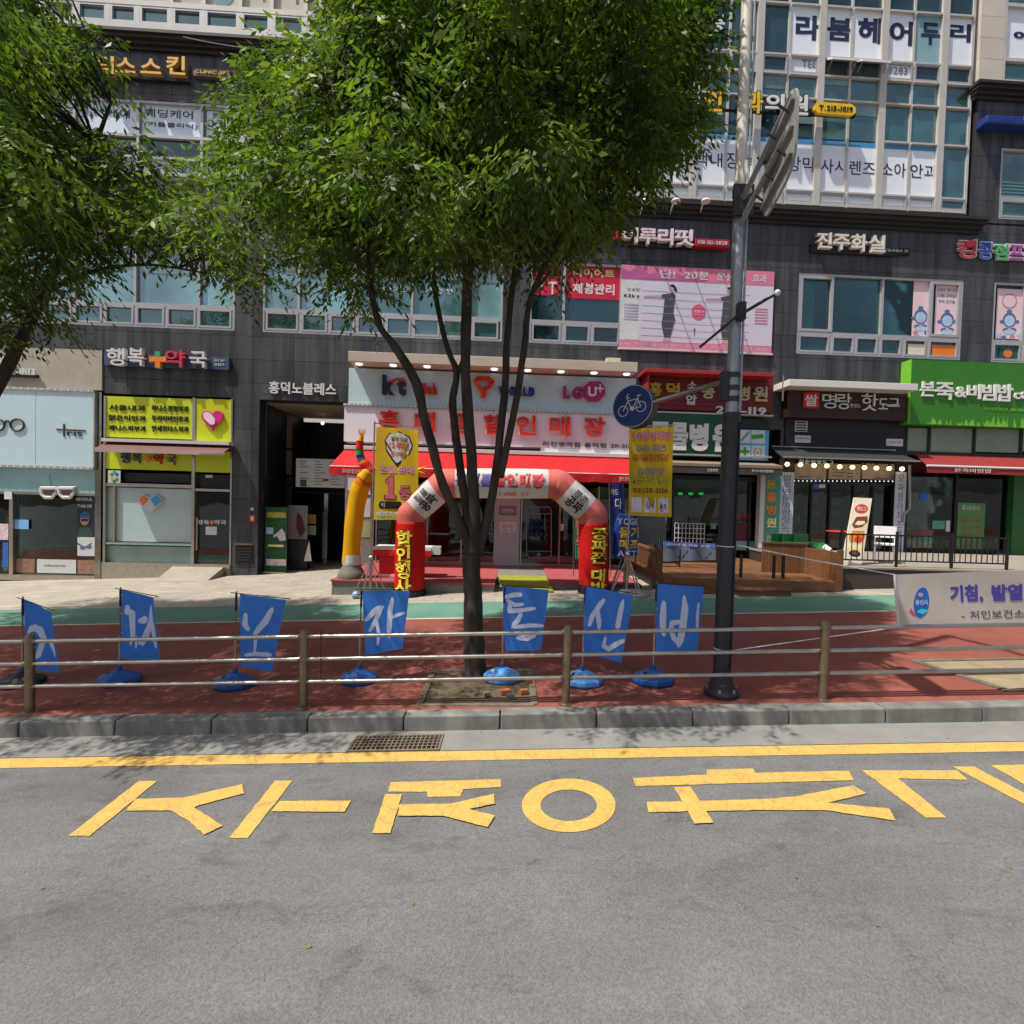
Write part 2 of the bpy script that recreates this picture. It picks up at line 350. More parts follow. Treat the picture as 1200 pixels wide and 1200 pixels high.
paving = mat('beige_paving', (152, 145, 133), rough=.9, var=.16, scale=1.5, bump=.3, bscale=60)
n_ = paving.node_tree; L_ = n_.links.new; b_ = n_.nodes['Principled BSDF']; src_ = b_.inputs['Base Color'].links[0].from_socket
bt = n_.nodes.new('ShaderNodeTexBrick'); g_ = n_.nodes.new('ShaderNodeNewGeometry'); L_(g_.outputs['Position'], bt.inputs[0])
bt.inputs['Scale'].default_value = 1; bt.inputs['Brick Width'].default_value = .6; bt.inputs['Row Height'].default_value = .3; bt.inputs['Mortar Size'].default_value = .012
bt.inputs['Color1'].default_value = (.92, .92, .92, 1); bt.inputs['Color2'].default_value = (1.08, 1.05, 1.0, 1); bt.inputs['Mortar'].default_value = (.62, .6, .58, 1)
vm_ = n_.nodes.new('ShaderNodeVectorMath'); vm_.operation = 'MULTIPLY'; L_(src_, vm_.inputs[0]); L_(bt.outputs[0], vm_.inputs[1]); L_(vm_.outputs[0], b_.inputs['Base Color'])
strip('pavement', 10.28, 17.5, KERB, paving)

# kerb: single granite stones laid end to end
kerb = MB().add([(XL, 4.88, gz(XL, -.1)), (XR, 4.88, gz(XR, -.1)), (XR, 4.96, gz(XR, KERB-.03)), (XL, 4.96, gz(XL, KERB-.03))], [(0, 1, 2, 3)]).build('kerb', backing)
struct(kerb)
x = -12.02
while x < 13:
    a, b = x+.006, x+.914; j = random.uniform(-.004, .004); y0, y1 = 4.825+j, 5.0+j*.5; h = KERB+.006+random.uniform(-.003, .004)
    p = [(a, y0, gz(a, -.1)), (b, y0, gz(b, -.1)), (b, y1, gz(b, -.1)), (a, y1, gz(a, -.1)), (a, y0+.012, gz(a, h)), (b, y0+.012, gz(b, h)), (b, y1, gz(b, h)), (a, y1, gz(a, h))]
    MB().hexa(p).build('kerb_stone', kerb_m, kerb, bevel=.012)
    x += .92

# road markings
def rp(x, y): p = gnd(x, y, 0); return (p.x, p.y)
def rmap(k): return lambda a, b, w: Vector((a, b, gz(a, .004*k+w)))
def marking(pts_list, lb=None):
    mb = MB()
    for i, pts in enumerate(pts_list):
        Q = []
        for j in range(len(pts)):
            a, b = pts[j], pts[(j+1) % len(pts)]; L_ = math.hypot(b[0]-a[0], b[1]-a[1]); k_ = max(1, int(L_/.03)); nx, ny = -(b[1]-a[1])/max(L_, 1e-6), (b[0]-a[0])/max(L_, 1e-6)
            for q in range(k_):
                e = random.uniform(-.0028, .0028) if q else 0; Q.append((a[0]+(b[0]-a[0])*q/k_+nx*e, a[1]+(b[1]-a[1])*q/k_+ny*e))
        mb.prism(Q, rmap(1+.8*i), 0, .002)
    o = mb.build('road_marking', yellow_m); o['kind'] = 'structure'
    return o
Lp = lambda P: [rp(x*.5, 840+y*.5) for x, y in P]
Rp = lambda P: [rp(600+x*.5, 840+y*.5) for x, y in P]
mb = MB()
for i in range(40):
    a = -18+i*1.0; mb.add([(a, 4.262, gz(a, .004)), (a+1, 4.262, gz(a+1, .004)), (a+1, 4.425, gz(a+1, .004)), (a, 4.425, gz(a, .004))], [(0, 1, 2, 3)])
struct(mb.build('road_line', yellow_m))
marking([Lp([(325, 152), (368, 152), (210, 281), (160, 281)]), Lp([(318, 195), (430, 192), (568, 160), (572, 182), (465, 210), (455, 215), (522, 258), (478, 279), (440, 245), (400, 222), (296, 222)])])
marking([Lp([(645, 151), (686, 151), (580, 286), (538, 285)]), Lp([(655, 200), (823, 199), (808, 225), (636, 224)])])
marking([Lp([(915, 155), (1173, 148), (1174, 166), (1085, 171), (1080, 188), (1001, 189), (1001, 177), (910, 177)]), Lp([(903, 184), (942, 184), (915, 275), (872, 275)]), Lp([(935, 209), (1055, 207), (1158, 184), (1160, 207), (1098, 220), (1160, 235), (1143, 262), (1040, 236), (932, 235)])])
ro = Rp(circ(133, 209, 110, 63, 44)); ri = Rp(circ(133, 209, 66, 37, 44)); mb = MB()
mb.add([(a, b, gz(a, .005)) for a, b in ro]+[(a, b, gz(a, .005)) for a, b in ri], [(k, 44+k, 44+(k+1) % 44, (k+1) % 44) for k in range(44)])
struct(mb.build('road_marking', yellow_m))
marking([Rp([(283, 145), (455, 137), (457, 125), (565, 123), (570, 133), (790, 128), (801, 150), (290, 164)]), Rp([(316, 202), (400, 201), (600, 195), (660, 190), (800, 163), (830, 182), (740, 204), (885, 218), (899, 246), (740, 222), (590, 221), (320, 226)]), Rp([(380, 169), (418, 167), (472, 252), (428, 254)])])
marking([Rp([(820, 127), (1043, 127), (1067, 149), (905, 146), (1018, 238), (970, 238)])])
marking([Rp([(1033, 118), (1083, 118), (1230, 196), (1255, 236), (1200, 206)])])
marking([Rp([(1122, 115), (1290, 112), (1290, 130), (1215, 132), (1330, 205), (1280, 205)])])

# drain grate in the gutter
c0 = gnd(420, 875, 0)
gr = thing('drain_grate', 'rusty rectangular steel drain grate set in the gutter by the kerb', 'drain grate', (-1.1, 4.6, gz(-1.1, 0)))
mb = MB()
xa, xb, ya, yb = -1.38, -.60, 4.46, 4.72
zf = lambda x, h: gz(x, h)
def gbox(mb, x0, x1, y0, y1, h0, h1, mi=0):
    return mb.hexa([(x0, y0, gz(x0, h0)), (x1, y0, gz(x1, h0)), (x1, y1, gz(x1, h0)), (x0, y1, gz(x0, h0)), (x0, y0, gz(x0, h1)), (x1, y0, gz(x1, h1)), (x1, y1, gz(x1, h1)), (x0, y1, gz(x0, h1))], mi)
gbox(MB(), xa, xb, ya, yb, .001, .005).build('pit', black, gr)
rusty = mat('rusty_iron', (112, 98, 80), rough=.8, var=.25, scale=20)
for (a, b, c, d) in ((xa-.02, xb+.02, ya-.02, ya), (xa-.02, xb+.02, yb, yb+.02), (xa-.02, xa, ya, yb), (xb, xb+.02, ya, yb)): gbox(mb, a, b, c, d, .002, .014)
mb.build('frame', rusty, gr)
for k in range(19):
    xx = xa+.02+(xb-xa-.04)*k/18; gbox(MB(), xx-.006, xx+.006, ya, yb, .006, .012).build('bar', rusty, gr)
for k in range(1, 5):
    yy = ya+(yb-ya)*k/5; gbox(MB(), xa, xb, yy-.005, yy+.005, .0125, .0165).build('cross_bar', rusty, gr)

# tree pits
def pit(name_pts, label, dirt=soil_m):
    P = [gnd(x, y) for x, y in name_pts]; cx = sum(p.x for p in P)/4; cy = sum(p.y for p in P)/4
    o = MB().add([(p.x, p.y, gz(p.x, KERB+.004)) for p in P], [(0, 1, 2, 3)]).build('soil', dirt); struct(o)
    t = thing('tree_pit_edging', label, 'tree pit', (cx, cy, gz(cx)))
    for i in range(4):
        a, b = P[i], P[(i+1) % 4]; d = (b-a).normalized(); nrm = Vector((-d.y, d.x, 0))*.035
        mb = MB(); q = [a-nrm, b-nrm, b+nrm, a+nrm]
        mb.hexa([(v.x, v.y, gz(v.x, .02)) for v in q]+[(v.x, v.y, gz(v.x, KERB+.012+.003*i)) for v in q])
        mb.build('edging_stone', mat('dirty_edging', (104, 94, 80), rough=.95, var=.35, scale=9), t, bevel=.006)
    return t
pit([(492, 826), (626, 826), (622, 786), (508, 787)], 'square stone edging round the soil at the foot of the middle tree')
pit([(1180, 810), (1330, 800), (1235, 772), (1070, 775)], 'stone edging of the sunlit empty planting pit at the right', mat('pale_dirt', (142, 128, 102), rough=1, var=.2, scale=6, bump=.8))
# a few cobbles and bricks lying loose in the soil by the flag base
for i, (px, py, s) in enumerate([(592, 812, .05), (598, 818, .035), (620, 800, .03), (571, 815, .03), (614, 812, .04)]):
    p = gnd(px, py, KERB+.02); q = MB().obox(p+Vector((0, 0, .015)), (s, s*.3, 0), (-.2*s, .6*s, 0), (0, 0, .025)).build('brick', mat('loose_brick', (150, 84, 62), rough=.9, var=.2) if i % 2 == 0 else kerb_m, bevel=.006, loc=p)
    tag(q, ['orange brick lying in the tree pit soil in front of the round flag base', 'small grey stone beside the orange brick in the tree pit', 'orange brick fragment at the back right corner of the tree pit', 'grey stone lying just right of the trunk foot in the soil', 'orange brick piece against the right edging of the tree pit'][i], 'brick' if i % 2 == 0 else 'stone')
# leaves and crumbs on the road
mb = MB()
leafl = mat('fallen_leaf', (96, 110, 40), rough=.8, var=.3)
for i in range(22):
    px, py = random.choice([(random.uniform(0, 1200), random.uniform(858, 880)), (random.uniform(0, 1200), random.uniform(900, 1150)), (random.uniform(500, 1200), random.uniform(856, 872))])
    p = gnd(px, py, .006); a = random.uniform(0, 6.28); s = random.uniform(.008, .018)
    d = Vector((math.cos(a), math.sin(a), .1))*s; e = Vector((-math.sin(a), math.cos(a), .2))*s*.5
    mb.add([p-d, p+e, p+d, p-e], [(0, 1, 2, 3)])
lt = mb.build('leaf_litter', leafl); lt['kind'] = 'stuff'

# ================= BUILDING =================
B = thing('commercial_building', 'dark granite commercial block with teal windows behind the shops and trees', 'building', tuple(FP(0, 0)))
zg = lambda u: gz(FP(u, 0).x, KERB)
UL, UR = -19.0, 19.5
U1 = fu(560, 100)[0]; UC = 13.58
zF2b, zF2t = 6.77, 9.13
zC2, zC3 = 11.14, 15.0
xw = lambda x, y=385: fu(x, y)[0]
W1 = (UL+.5, xw(274.5), zF2b, zF2t); W2 = (xw(307), xw(588.5), zF2b, zF2t); W3 = (xw(620), xw(728), zF2b, zF2t)
W4 = (xw(934), xw(1127), zF2b, zF2t+.02); W5 = (xw(1163), UR-.3, zF2b-.02, zF2t+.02)
z3t = fu(200, 119)[1]; z3b = fu(240, 208)[1]
W6 = (UL+.5, fu(545, 160)[0], z3b, z3t)
W7 = (fu(1172, 215)[0], UR-.3, fu(1172, 256)[1], fu(1172, 173)[1])
G1 = (UL, xw(120.5, 560), -2, fu(60, 408)[1]); G2 = (xw(121.5, 560), xw(271.5, 560), -2, fu(200, 463.5)[1])
G3 = (xw(303, 560), xw(404, 560), -2, fu(303, 468)[1]); G4 = (xw(405, 560), xw(748, 560), -2, fu(500, 500)[1])
G5 = (xw(757, 560), xw(913, 560), -2, fu(800, 500)[1]); G6 = (xw(921, 560), xw(1060, 560), -2, fu(1000, 492)[1]); G7 = (xw(1062, 560), UR, -2, fu(1100, 500)[1])
holes = [W1, W2, W3, W4, W5, W6, W7, G1, G2, G3, G4, G5, G6, G7]
zones = [(UL, U1, -2, zC3-.42), (U1, UR, -2, zC2-.3), (UC, UR, zC2-.3, zC3-.42)]
back = list(zones)
for h in holes: back = rect_sub(back, h)
mb = MB()
for (a, b, c, d) in back: mb.fbox(a, b, c, d, -.45, -.035)
mb.fbox(UL, UR, -2, 22, -6.3, -6)         # rear wall
mb.fbox(UL-.3, UL, -2, 22, -6, -.035); mb.fbox(UR, UR+.3, -2, 22, -6, -.035)
mb.build('backing_wall', backing, B)
# granite panels, jointed
def unit():
    m_ = MB().hexa([(-.5, -.5, -.5), (.5, -.5, -.5), (.5, .5, -.5), (-.5, .5, -.5), (-.5, -.5, .5), (.5, -.5, .5), (.5, .5, .5), (-.5, .5, .5)])
    me = bpy.data.meshes.new('stone_panel'); me.from_pydata(m_.v, [], m_.f); me.materials.append(granite); return me
UNIT = unit(); npan = 0; cells = []
uvis0, uvis1 = -15.6, 17
for (a, b, c, d) in zones:
    u = a
    while u < b-.02:
        ub = min(b, u+1.15); zz = c+.05
        while zz < d-.02:
            zb = min(d, zz+.66)
            rs = [(u, ub, zz, zb)]
            for h in holes: rs = rect_sub(rs, h)
            rs = [r for r in rs if r[3] > zg(r[0])-.1 and r[1]-r[0] > .05 and r[3]-r[2] > .05]
            cells += rs
            zz = zb
        u = ub
# merge slivers: drop cells hidden behind shop signs
hide = [fr(408, 432, 744, 520, 0), fr(757, 436, 906, 540, 0), fr(926, 450, 1058, 530, 0), fr(1068, 428, 1290, 500, 0), fr(728, 312, 905, 405, 0)]
def hidden(r): return any(r[0] > h[0] and r[1] < h[1] and r[2] > h[2] and r[3] < h[3] for h in hide)
cells = [r for r in cells if not hidden(r)]
vis = [r for r in cells if r[1] > uvis0 and r[0] < uvis1 and r[2] < 15.4]
rest = [r for r in cells if r not in vis]
vis.sort(key=lambda r: -(r[1]-r[0])*(r[3]-r[2]))
for i, (a, b, c, d) in enumerate(vis):
    if i >= 290: rest.append((a, b, c, d)); continue
    o = bpy.data.objects.new('stone_panel', UNIT); COL.objects.link(o); o.parent = B
    o.location = FP((a+b)/2, (c+d)/2, -.0175+random.uniform(-.001, .001))-ORG[B]; o.rotation_euler = (0, 0, YAW); o.scale = (b-a-.009, .035, d-c-.009)
mb = MB()
for (a, b, c, d) in rest: mb.fbox(a+.004, b-.004, c+.004, d-.004, -.035, -.001)
o = mb.build('stone_panels', granite, B); o['kind'] = 'stuff'

# cornices
def cornice(u0, u1, z1, name='cornice'):
    mb = MB(); mb.fbox(u0, u1, z1-.08, z1, -.3, .30); mb.fbox(u0+.03, u1-.03, z1-.18, z1-.082, -.3, .24); mb.fbox(u0+.06, u1-.06, z1-.28, z1-.182, -.3, .15); mb.fbox(u0+.09, u1-.09, z1-.38, z1-.282, -.3, .07)
    return mb.build(name, cornice_m, B)
cornice(UL, U1, fu(200, 35, .3)[1]); cornice(U1+.02, fu(1150, 252)[0], fu(1000, 245.5, .3)[1]); cornice(UC-.25, UR, fu(1170, 93.5, .3)[1])

# windows
def pane(u0, u1, z0, z1, o0, m, par, name='pane'):
    return MB().fbox(u0, u1, z0, z1, o0-.012, o0).build(name, m, par)
def bars(u0, u1, z0, z1, t, o0, o1, mb):
    mb.fbox(u0, u0+t, z0, z1, o0, o1); mb.fbox(u1-t, u1, z0, z1, o0, o1); mb.fbox(u0+t, u1-t, z1-t, z1, o0, o1-.001); mb.fbox(u0+t, u1-t, z0, z0+t, o0, o1-.001)
def window(u0, u1, z0, z1, zr, ups, vents, m_up, m_v, fm=None, up_m=None):
    fm = fm or frame_m
    mb = MB(); bars(u0, u1, z0, z1, .06, -.2, -.012, mb)
    if zr: mb.fbox(u0+.06, u1-.06, zr-.05, zr+.05, -.2, -.015)
    for x in ups[1:-1]: mb.fbox(x-.035, x+.035, (zr or z0)+.05, z1-.06, -.2, -.018)
    if vents:
        for i, (a, b) in enumerate(vents):
            if i: mb.fbox(vents[i-1][1]+.0, a-.0, z0+.06, zr-.05, -.2, -.02)
    W = mb.build('window', fm, B)
    for i in range(len(ups)-1):
        a = ups[i]+(.06 if i == 0 else .035); b = ups[i+1]-(.06 if i == len(ups)-2 else .035)
        o_ = -.1+random.uniform(-.004, .004); pane(a, b, (zr+.05) if zr else z0+.06, z1-.06, o_, (up_m or {}).get(i, m_up), W)
        if (up_m or {}).get(i, m_up) is not g_clear and zr and random.random() < .5: h_ = random.uniform(.25, .9); pane(a+.01, b-.01, z1-.06-h_, z1-.062, o_+.014, g_blind, W, 'added_blind')  # blinds added at random to vary panes that lack reflections
    for (a, b) in vents:
        mb = MB(); bars(a, b, z0+.06, zr-.05, .055, -.14, -.006, mb); mb.build('sash', fm, W)
        pane(a+.055, b-.055, z0+.115, zr-.105, -.07, m_v, W)
    return W
zr = 7.40
def vx(ps, y=375): return [(fu(a, y)[0], fu(b, y)[0]) for a, b in ps]
v1 = vx([(-99, -68), (-64, -31), (-27, 6), (10, 47), (50, 83), (86, 119), (122, 156), (159, 192), (195, 229), (232, 271)])
w1 = window(*W1, zr, [W1[0]]+[xw(x) for x in (-64, 10, 85, 157, 232)]+[W1[1]], [(max(a, W1[0]+.1), b) for a, b in v1], g_light, g_teal)
v2 = vx([(311, 349), (353, 383), (386, 415), (418, 449), (452, 481), (484, 515), (518, 551), (554, 584)], 385)
w2 = window(*W2, zr, [W2[0]]+[xw(x) for x in (349, 415, 482, 551)]+[W2[1]], v2, g_light, g_teal, up_m={2: g_teal, 3: g_teal})
v3 = vx([(623, 657), (661, 691), (694, 726)], 392)
w3 = window(*W3, zr, [W3[0], xw(660), W3[1]], v3, g_dark, g_dark)
v4 = vx([(936, 972), (975, 1001), (1003, 1029), (1032, 1057), (1060, 1086), (1089, 1123)], 405)
g4 = {0: g_clear, 1: g_clear, 2: g_clear, 3: g_clear}
w4 = window(*W4, zr-.01, [W4[0]]+[xw(x, 395) for x in (974, 1033, 1089)]+[W4[1]], v4, g_clear, g_dark, up_m=g4)
v5 = [(W5[0]+.07, W5[0]+.95), (W5[0]+1.02, W5[0]+1.9)]
w5 = window(*W5, zr-.02, [W5[0], W5[0]+1.0, W5[0]+2.0, W5[1]], v5, g_clear, g_dark)
# casement sashes in window 4 and its curtains / room behind
for (a, b) in ((936, 975), (1089, 1124)):
    mb = MB(); bars(xw(a, 395), xw(b, 395), zr+.045, zF2t-.05, .075, -.09, -.004, mb); mb.build('sash', frame_m, w4)
MB().fbox(W4[0], W5[1], zF2b, zF2t, -3.0, -2.9).build('room_wall', mat('room_wall_dim', (70, 84, 86), rough=.9), B)
curt = mat('pale_curtain', (214, 228, 226), rough=.9, var=.06)
def curtain(px0, px1, par):
    u0, u1 = xw(px0, 395), xw(px1, 395); n = 24; mb = MB(); v = []
    for k in range(n+1):
        u = u0+(u1-u0)*k/n; o = -.19+.03*math.sin(k*1.9)+.012*math.sin(k*.7)
        v += [FP(u, zF2b+.1, o), FP(u, zF2t-.05, o)]
    mb.add(v, [(2*k, 2*k+2, 2*k+3, 2*k+1) for k in range(n)]); mb.build('curtain', curt, par, smooth='all')
curtain(937, 957, w4); curtain(1046, 1068, w4)
pinkfilm = mat('pink_poster_film', (226, 196, 200), rough=.5, var=.03)
def wfilm(W, rect, m, off=-.085, name='window_film'):
    return MB().fbox(*fr(*rect, off), off, off+.004).build(name, m, W)
wfilm(w4, (1071, 329, 1088, 397), pinkfilm); wfilm(w4, (1097, 333, 1122, 394), pinkfilm); wfilm(w5, (1169, 338, 1200, 398), pinkfilm)
wfilm(w4, (1064, 403, 1082, 417), mat('cream_film', (220, 205, 190)), -.05); wfilm(w4, (1092, 404, 1121, 419), mat('orange_film', (226, 120, 40)), -.05)
wfilm(w5, (1171, 407, 1192, 421), mat('deep_teal_film', (28, 84, 78)), -.05)
MB().prism(fpoly(circ(1181, 414, 5), -.045), fmapw, -.046, -.042).build('emblem', mat('orange_film', (226, 120, 40)), w5)
blueg = mat('blue_grey_print', (92, 104, 150), rough=.5); pinkp = mat('rose_print', (190, 130, 150), rough=.5); lilac = mat('pale_blue_print', (170, 196, 220), rough=.5)
for (W, cx, cy) in ((w4, 1079, 371), (w4, 1110, 375), (w5, 1183, 375)):      # plain round cartoon-like printed blobs, generic
    mb = MB()
    for (dx, dy, rx, ry, mi, lay) in ((0, 0, 8, 9, 0, 0), (0, 1, 6, 6.5, 1, 1), (-4, 12, 4, 3, 0, 0), (4, 12, 4, 3, 0, 0), (0, 14, 7, 3, 1, 1), (0, -10, 3, 2.5, 0, 1), (-9, 2, 2.5, 2, 0, 1), (9, 2, 2.5, 2, 0, 1)):
        mb.prism(fpoly(circ(cx+dx, cy+dy, rx, ry, 14), -.078), fmapw, -.0805, -.078+lay*.002, mi)
    mb.build('printed_picture', [blueg, lilac], W)
mb = MB()
for k, c in enumerate(((1073, 390), (1079, 393), (1086, 390), (1075, 395), (1170, 392), (1176, 396), (1186, 395), (1195, 392))):
    mb.prism(fpoly(circ(c[0], c[1], 3, 3, 10), -.078), fmapw, -.0805, -.077+.001*k, k % 3)
mb.build('printed_dots', [pinkp, lilac, blueg], w4)
MB().prism(fpoly(circ(1183, 353, 9, 9), -.08), fmapw, -.0805, -.078).build('round_print', pinkp, w5)
MB().prism(fpoly(circ(1183, 353, 7.5, 7.5), -.077), fmapw, -.0775, -.076).build('round_print', pinkfilm, w5)
ftext('오늘도 즐거운', (1099, 337, 1120, 342), -.08, w4 and blueg, w4, th=.003, bold=0); ftext('그림 그리는', (1099, 344, 1120, 349), -.08, blueg, w4, th=.003, bold=0)
ftext('우리 친구들', (1100, 351, 1119, 356), -.08, blueg, w4, th=.003, bold=0)

# third floor film windows at the left
wm = mat('white_window_film', (220, 228, 238), rough=.4, var=.04)
zr3 = fu(200, 186)[1]+.02; zr3b = fu(200, 160)[1]
u6 = [W6[0]]+[fu(x, 140)[0] for x in (-60, 12, 86, 161, 236, 312, 388, 464)]+[W6[1]]
mb = MB(); bars(*W6, .06, -.2, -.012, mb)
for z in (zr3, zr3b): mb.fbox(W6[0]+.06, W6[1]-.06, z-.04, z+.04, -.2, -.015)
for x in u6[1:-1]: mb.fbox(x-.035, x+.035, W6[2]+.06, W6[3]-.06, -.2, -.018)
w6 = mb.build('window', frame_m, B)
for i in range(len(u6)-1):
    a, b = u6[i]+.05, u6[i+1]-.05
    pane(a, b, zr3b+.04, W6[3]-.06, -.1, wm, w6); pane(a, b, zr3+.04, zr3b-.04, -.1, g_dark, w6); pane(a, b, W6[2]+.06, zr3-.04, -.1, wm, w6)
mb = MB(); bars(fu(239, 126)[0], fu(262, 126)[0], zr3b+.05, fu(242, 126)[1], .02, -.099, -.09, mb); mb.build('film_border', navy, w6)
mb = MB(); bars(fu(238, 189)[0], fu(275, 189)[0], W6[2]+.08, fu(242, 189)[1], .02, -.099, -.09, mb); mb.build('film_border', navy, w6)
for s, r in (('케어', (125, 127, 152, 139)), ('웨딩케어', (169, 127, 226, 140)), ('(커플클리닉)', (169, 142, 231, 152)), ('스킨', (60, 125, 100, 137)), ('문의', (249, 132, 262, 138)), ('031', (243, 140, 264, 150)), ('힐링', (212, 191, 227, 202)), ('3F', (248, 193, 262, 202))):
    ftext(s, r, -.096, navy, w6, th=.004, bold=.005)
# fourth floor band at the left
u8 = [UL]+[fu(x, 10)[0] for x in (-70, -30, 5, 48, 88, 126, 161, 200, 238, 281, 318, 358, 396, 432, 470, 508)]+[U1]
mb = MB(); mb.fbox(UL, U1, 15.0, 15.14, -.3, -.012); mb.fbox(UL, U1, 15.62, 15.76, -.3, -.014); mb.fbox(UL, U1, 17.9, 22, -.3, -.016)
for x in u8[1:-1]: mb.fbox(x-.05, x+.05, 15.14, 17.9, -.3, -.018)
w8 = mb.build('window', mull_m, B)
for i in range(len(u8)-1):
    a, b = u8[i]+.05, u8[i+1]-.05
    sm = MB(); bars(a, b, 15.14, 15.62, .06, -.2, -.02, sm); sm.build('sash', frame_m, w8)
    pane(a+.06, b-.06, 15.2, 15.56, -.1, g_teal, w8); pane(a, b, 15.76, 17.9, -.1, g_light if i in (4, 5, 6, 2) else beige_clad, w8)
MB().prism(fpoly(circ(261, -6, 13, 13), -.09), fmapw, -.098, -.09).build('round_film', g_light, w8)
ftext('뷰', (303, -22, 325, 3), -.099, navy, w8, th=.004); ftext('티', (330, -24, 350, 5), -.099, navy, w8, th=.004)

# window 7 (right block) with blinds
w7 = window(*W7, W7[2]+.62, [W7[0], W7[0]+1.15, W7[1]], [(W7[0]+.07, W7[0]+1.1), (W7[0]+1.2, W7[0]+2.2)], g_teal, g_teal)
for k in range(14):
    z = W7[2]+.72+k*.1
    if z < W7[3]-.1: MB().fbox(W7[0]+.08, W7[0]+1.1, z, z+.045, -.099, -.09).build('blind_slat', mat('teal_blind', (120, 170, 168), rough=.5), w7)

# central curtain wall
zz = lambda y: fu(1000, y)[1]
vx8 = [(560, 0), (596, 1), (632, 0), (668, 1), (704, 0), (740, 1), (775, 0), (812, 1), (850, 0), (885, 1), (919, 0), (957, 1), (992, 0), (1030, 1), (1065, 0), (1100, 1), (1134, 0)]
us = [(fu(x, 225)[0], t) for x, t in vx8]
levels = [zC2, zz(225)-.02, zz(163), zz(118), zz(90), zz(68), zz(8), zz(-60), 22]
cw = MB(); 
for i, (u, t) in enumerate(us): cw.fbox(u-(.10 if t else .035), u+(.10 if t else .035), zC2, 22, -.3, -.0 if t else -.05)
for k, z in enumerate(levels[:-1]):
    th = .09 if k == 0 else .05
    for i in range(len(us)-1):
        if k != 2 or i > 12: cw.fbox(us[i][0]+(.10 if us[i][1] else .035), us[i+1][0]-(.10 if us[i+1][1] else .035), z-(0 if k == 0 else th/2), z+th/2+(.04 if k == 0 else 0), -.28, -.01)
W = cw.build('window', mull_m, B)
film_w = mat('white_text_film', (226, 231, 236), rough=.4, var=.03); band_b = mat('blue_film_strip', (70, 140, 190), rough=.4)
for i in range(len(us)-1):
    a = us[i][0]+(.10 if us[i][1] else .035); b = us[i+1][0]-(.10 if us[i+1][1] else .035)
    xm = vx8[i][0]
    for k in range(len(levels)-1):
        z0 = levels[k]+(.085 if k == 0 else .025); z1 = levels[k+1]-.025
        m = g_dark
        if k == 0:
            sm = MB(); bars(a, b, z0, z1, .05, -.15, -.02, sm); sm.build('sash', frame_m, W)
            pane(a+.05, b-.05, z0+.05, z1-.05, -.07, film_w if xm < 1090 and xm > 600 else g_teal, W); continue
        if k == 1: m = film_w if 600 < xm < 1090 else g_teal
        if k == 2: m = g_dark if xm < 930 else g_teal
        if k == 3: m = g_teal
        if k == 4:
            sm = MB(); bars(a, b, z0, z1, .05, -.15, -.02, sm)
            if not 950 < xm < 1020: sm.build('sash', frame_m, W)
            m = g_dark if not (xm == 919 or xm == 1030) else film_w
            pane(a+.05, b-.05, z0+.05, z1-.05, -.07, m, W); continue
        if k == 5: m = film_w if 900 < xm < 1140 else g_dark
        if k == 5 and xm == 1065: m = mat('thin_film', (130, 165, 172), rough=.2)
        if k == 7: m = g_teal
        pane(a, b, z0, z1, -.09, m, W)
        if k in (2, 3, 6, 7) and random.random() < .4: h_ = random.uniform(.25, .7)*(z1-z0); pane(a+.01, b-.01, z1-h_, z1-.002, -.076, g_blind, W, 'added_blind')
    if 600 < xm < 1090: MB().fbox(a, b, levels[2]-.16, levels[2]-.03, -.088, -.084).build('blue_strip', band_b, W)
# open top-hung vents tilted outward
for (x0, x1) in ((969, 1001), (1004, 1037)):
    a = fu(x0, 80)[0]; b = fu(x1, 80)[0]; z1 = zz(69.5); o = MB()
    P = [FP(a, z1-.12, .42), FP(b, z1-.12, .42), FP(b, z1-.08, .42), FP(a, z1-.08, .42)]
    o.hexa([FP(a, z1-.24, .24), FP(b, z1-.24, .24), FP(b, z1-.05, -.02), FP(a, z1-.05, -.02), FP(a, z1-.19, .24), FP(b, z1-.19, .24), FP(b, z1+.02, -.02), FP(a, z1+.02, -.02)])
    o.build('open_vent_sash', white, W)  # silver sash coloured white to imitate its bright reflecting underside
    o = MB(); o.tube([FP(a+.04, z1-.35, -.02), FP(a+.06, z1-.16, .2)], .012, 6); o.tube([FP(b-.04, z1-.35, -.02), FP(b-.06, z1-.16, .2)], .012, 6); o.build('vent_stay', steel, W)
lets = [('라', 933, 17, 961, 48), ('붐', 970, 20, 998, 49), ('헤', 1006, 20, 1033, 52), ('어', 1043, 24, 1069, 54), ('두', 1080, 26, 1101, 53), ('리', 1114, 27, 1137, 50)]
for s, a, b, c, d in lets: ftext(s, (a, b, c, d), -.088, navy, W, th=.006, bold=.035)
ftext('TEL', (940, 70.5, 957, 80), -.068, mat('grey_lettering', (110, 114, 120)), W, th=.006, bold=0); ftext('8283', (1041, 78, 1063, 88), -.068, mat('grey_lettering', (110, 114, 120)), W, th=.006, bold=0)
ftext('층', (829, 14, 849, 38), -.088, white, W, th=.006, bold=.02)
for s, a, b, c, d in (('의', 775, 177, 800, 197), ('백내', 815, 178, 846, 196), ('장', 851, 178, 866, 198), ('녹내', 872, 180, 901, 199), ('장', 904, 182, 919, 200), ('망막', 924, 183, 955, 202), ('사시', 962, 186, 991, 204), ('렌즈', 996, 188, 1025, 206), ('소아', 1033, 190, 1061, 208), ('안과', 1067, 192, 1098, 210)):
    ftext(s, (a, b, c, d), -.088, navy, W, th=.006, bold=.0)
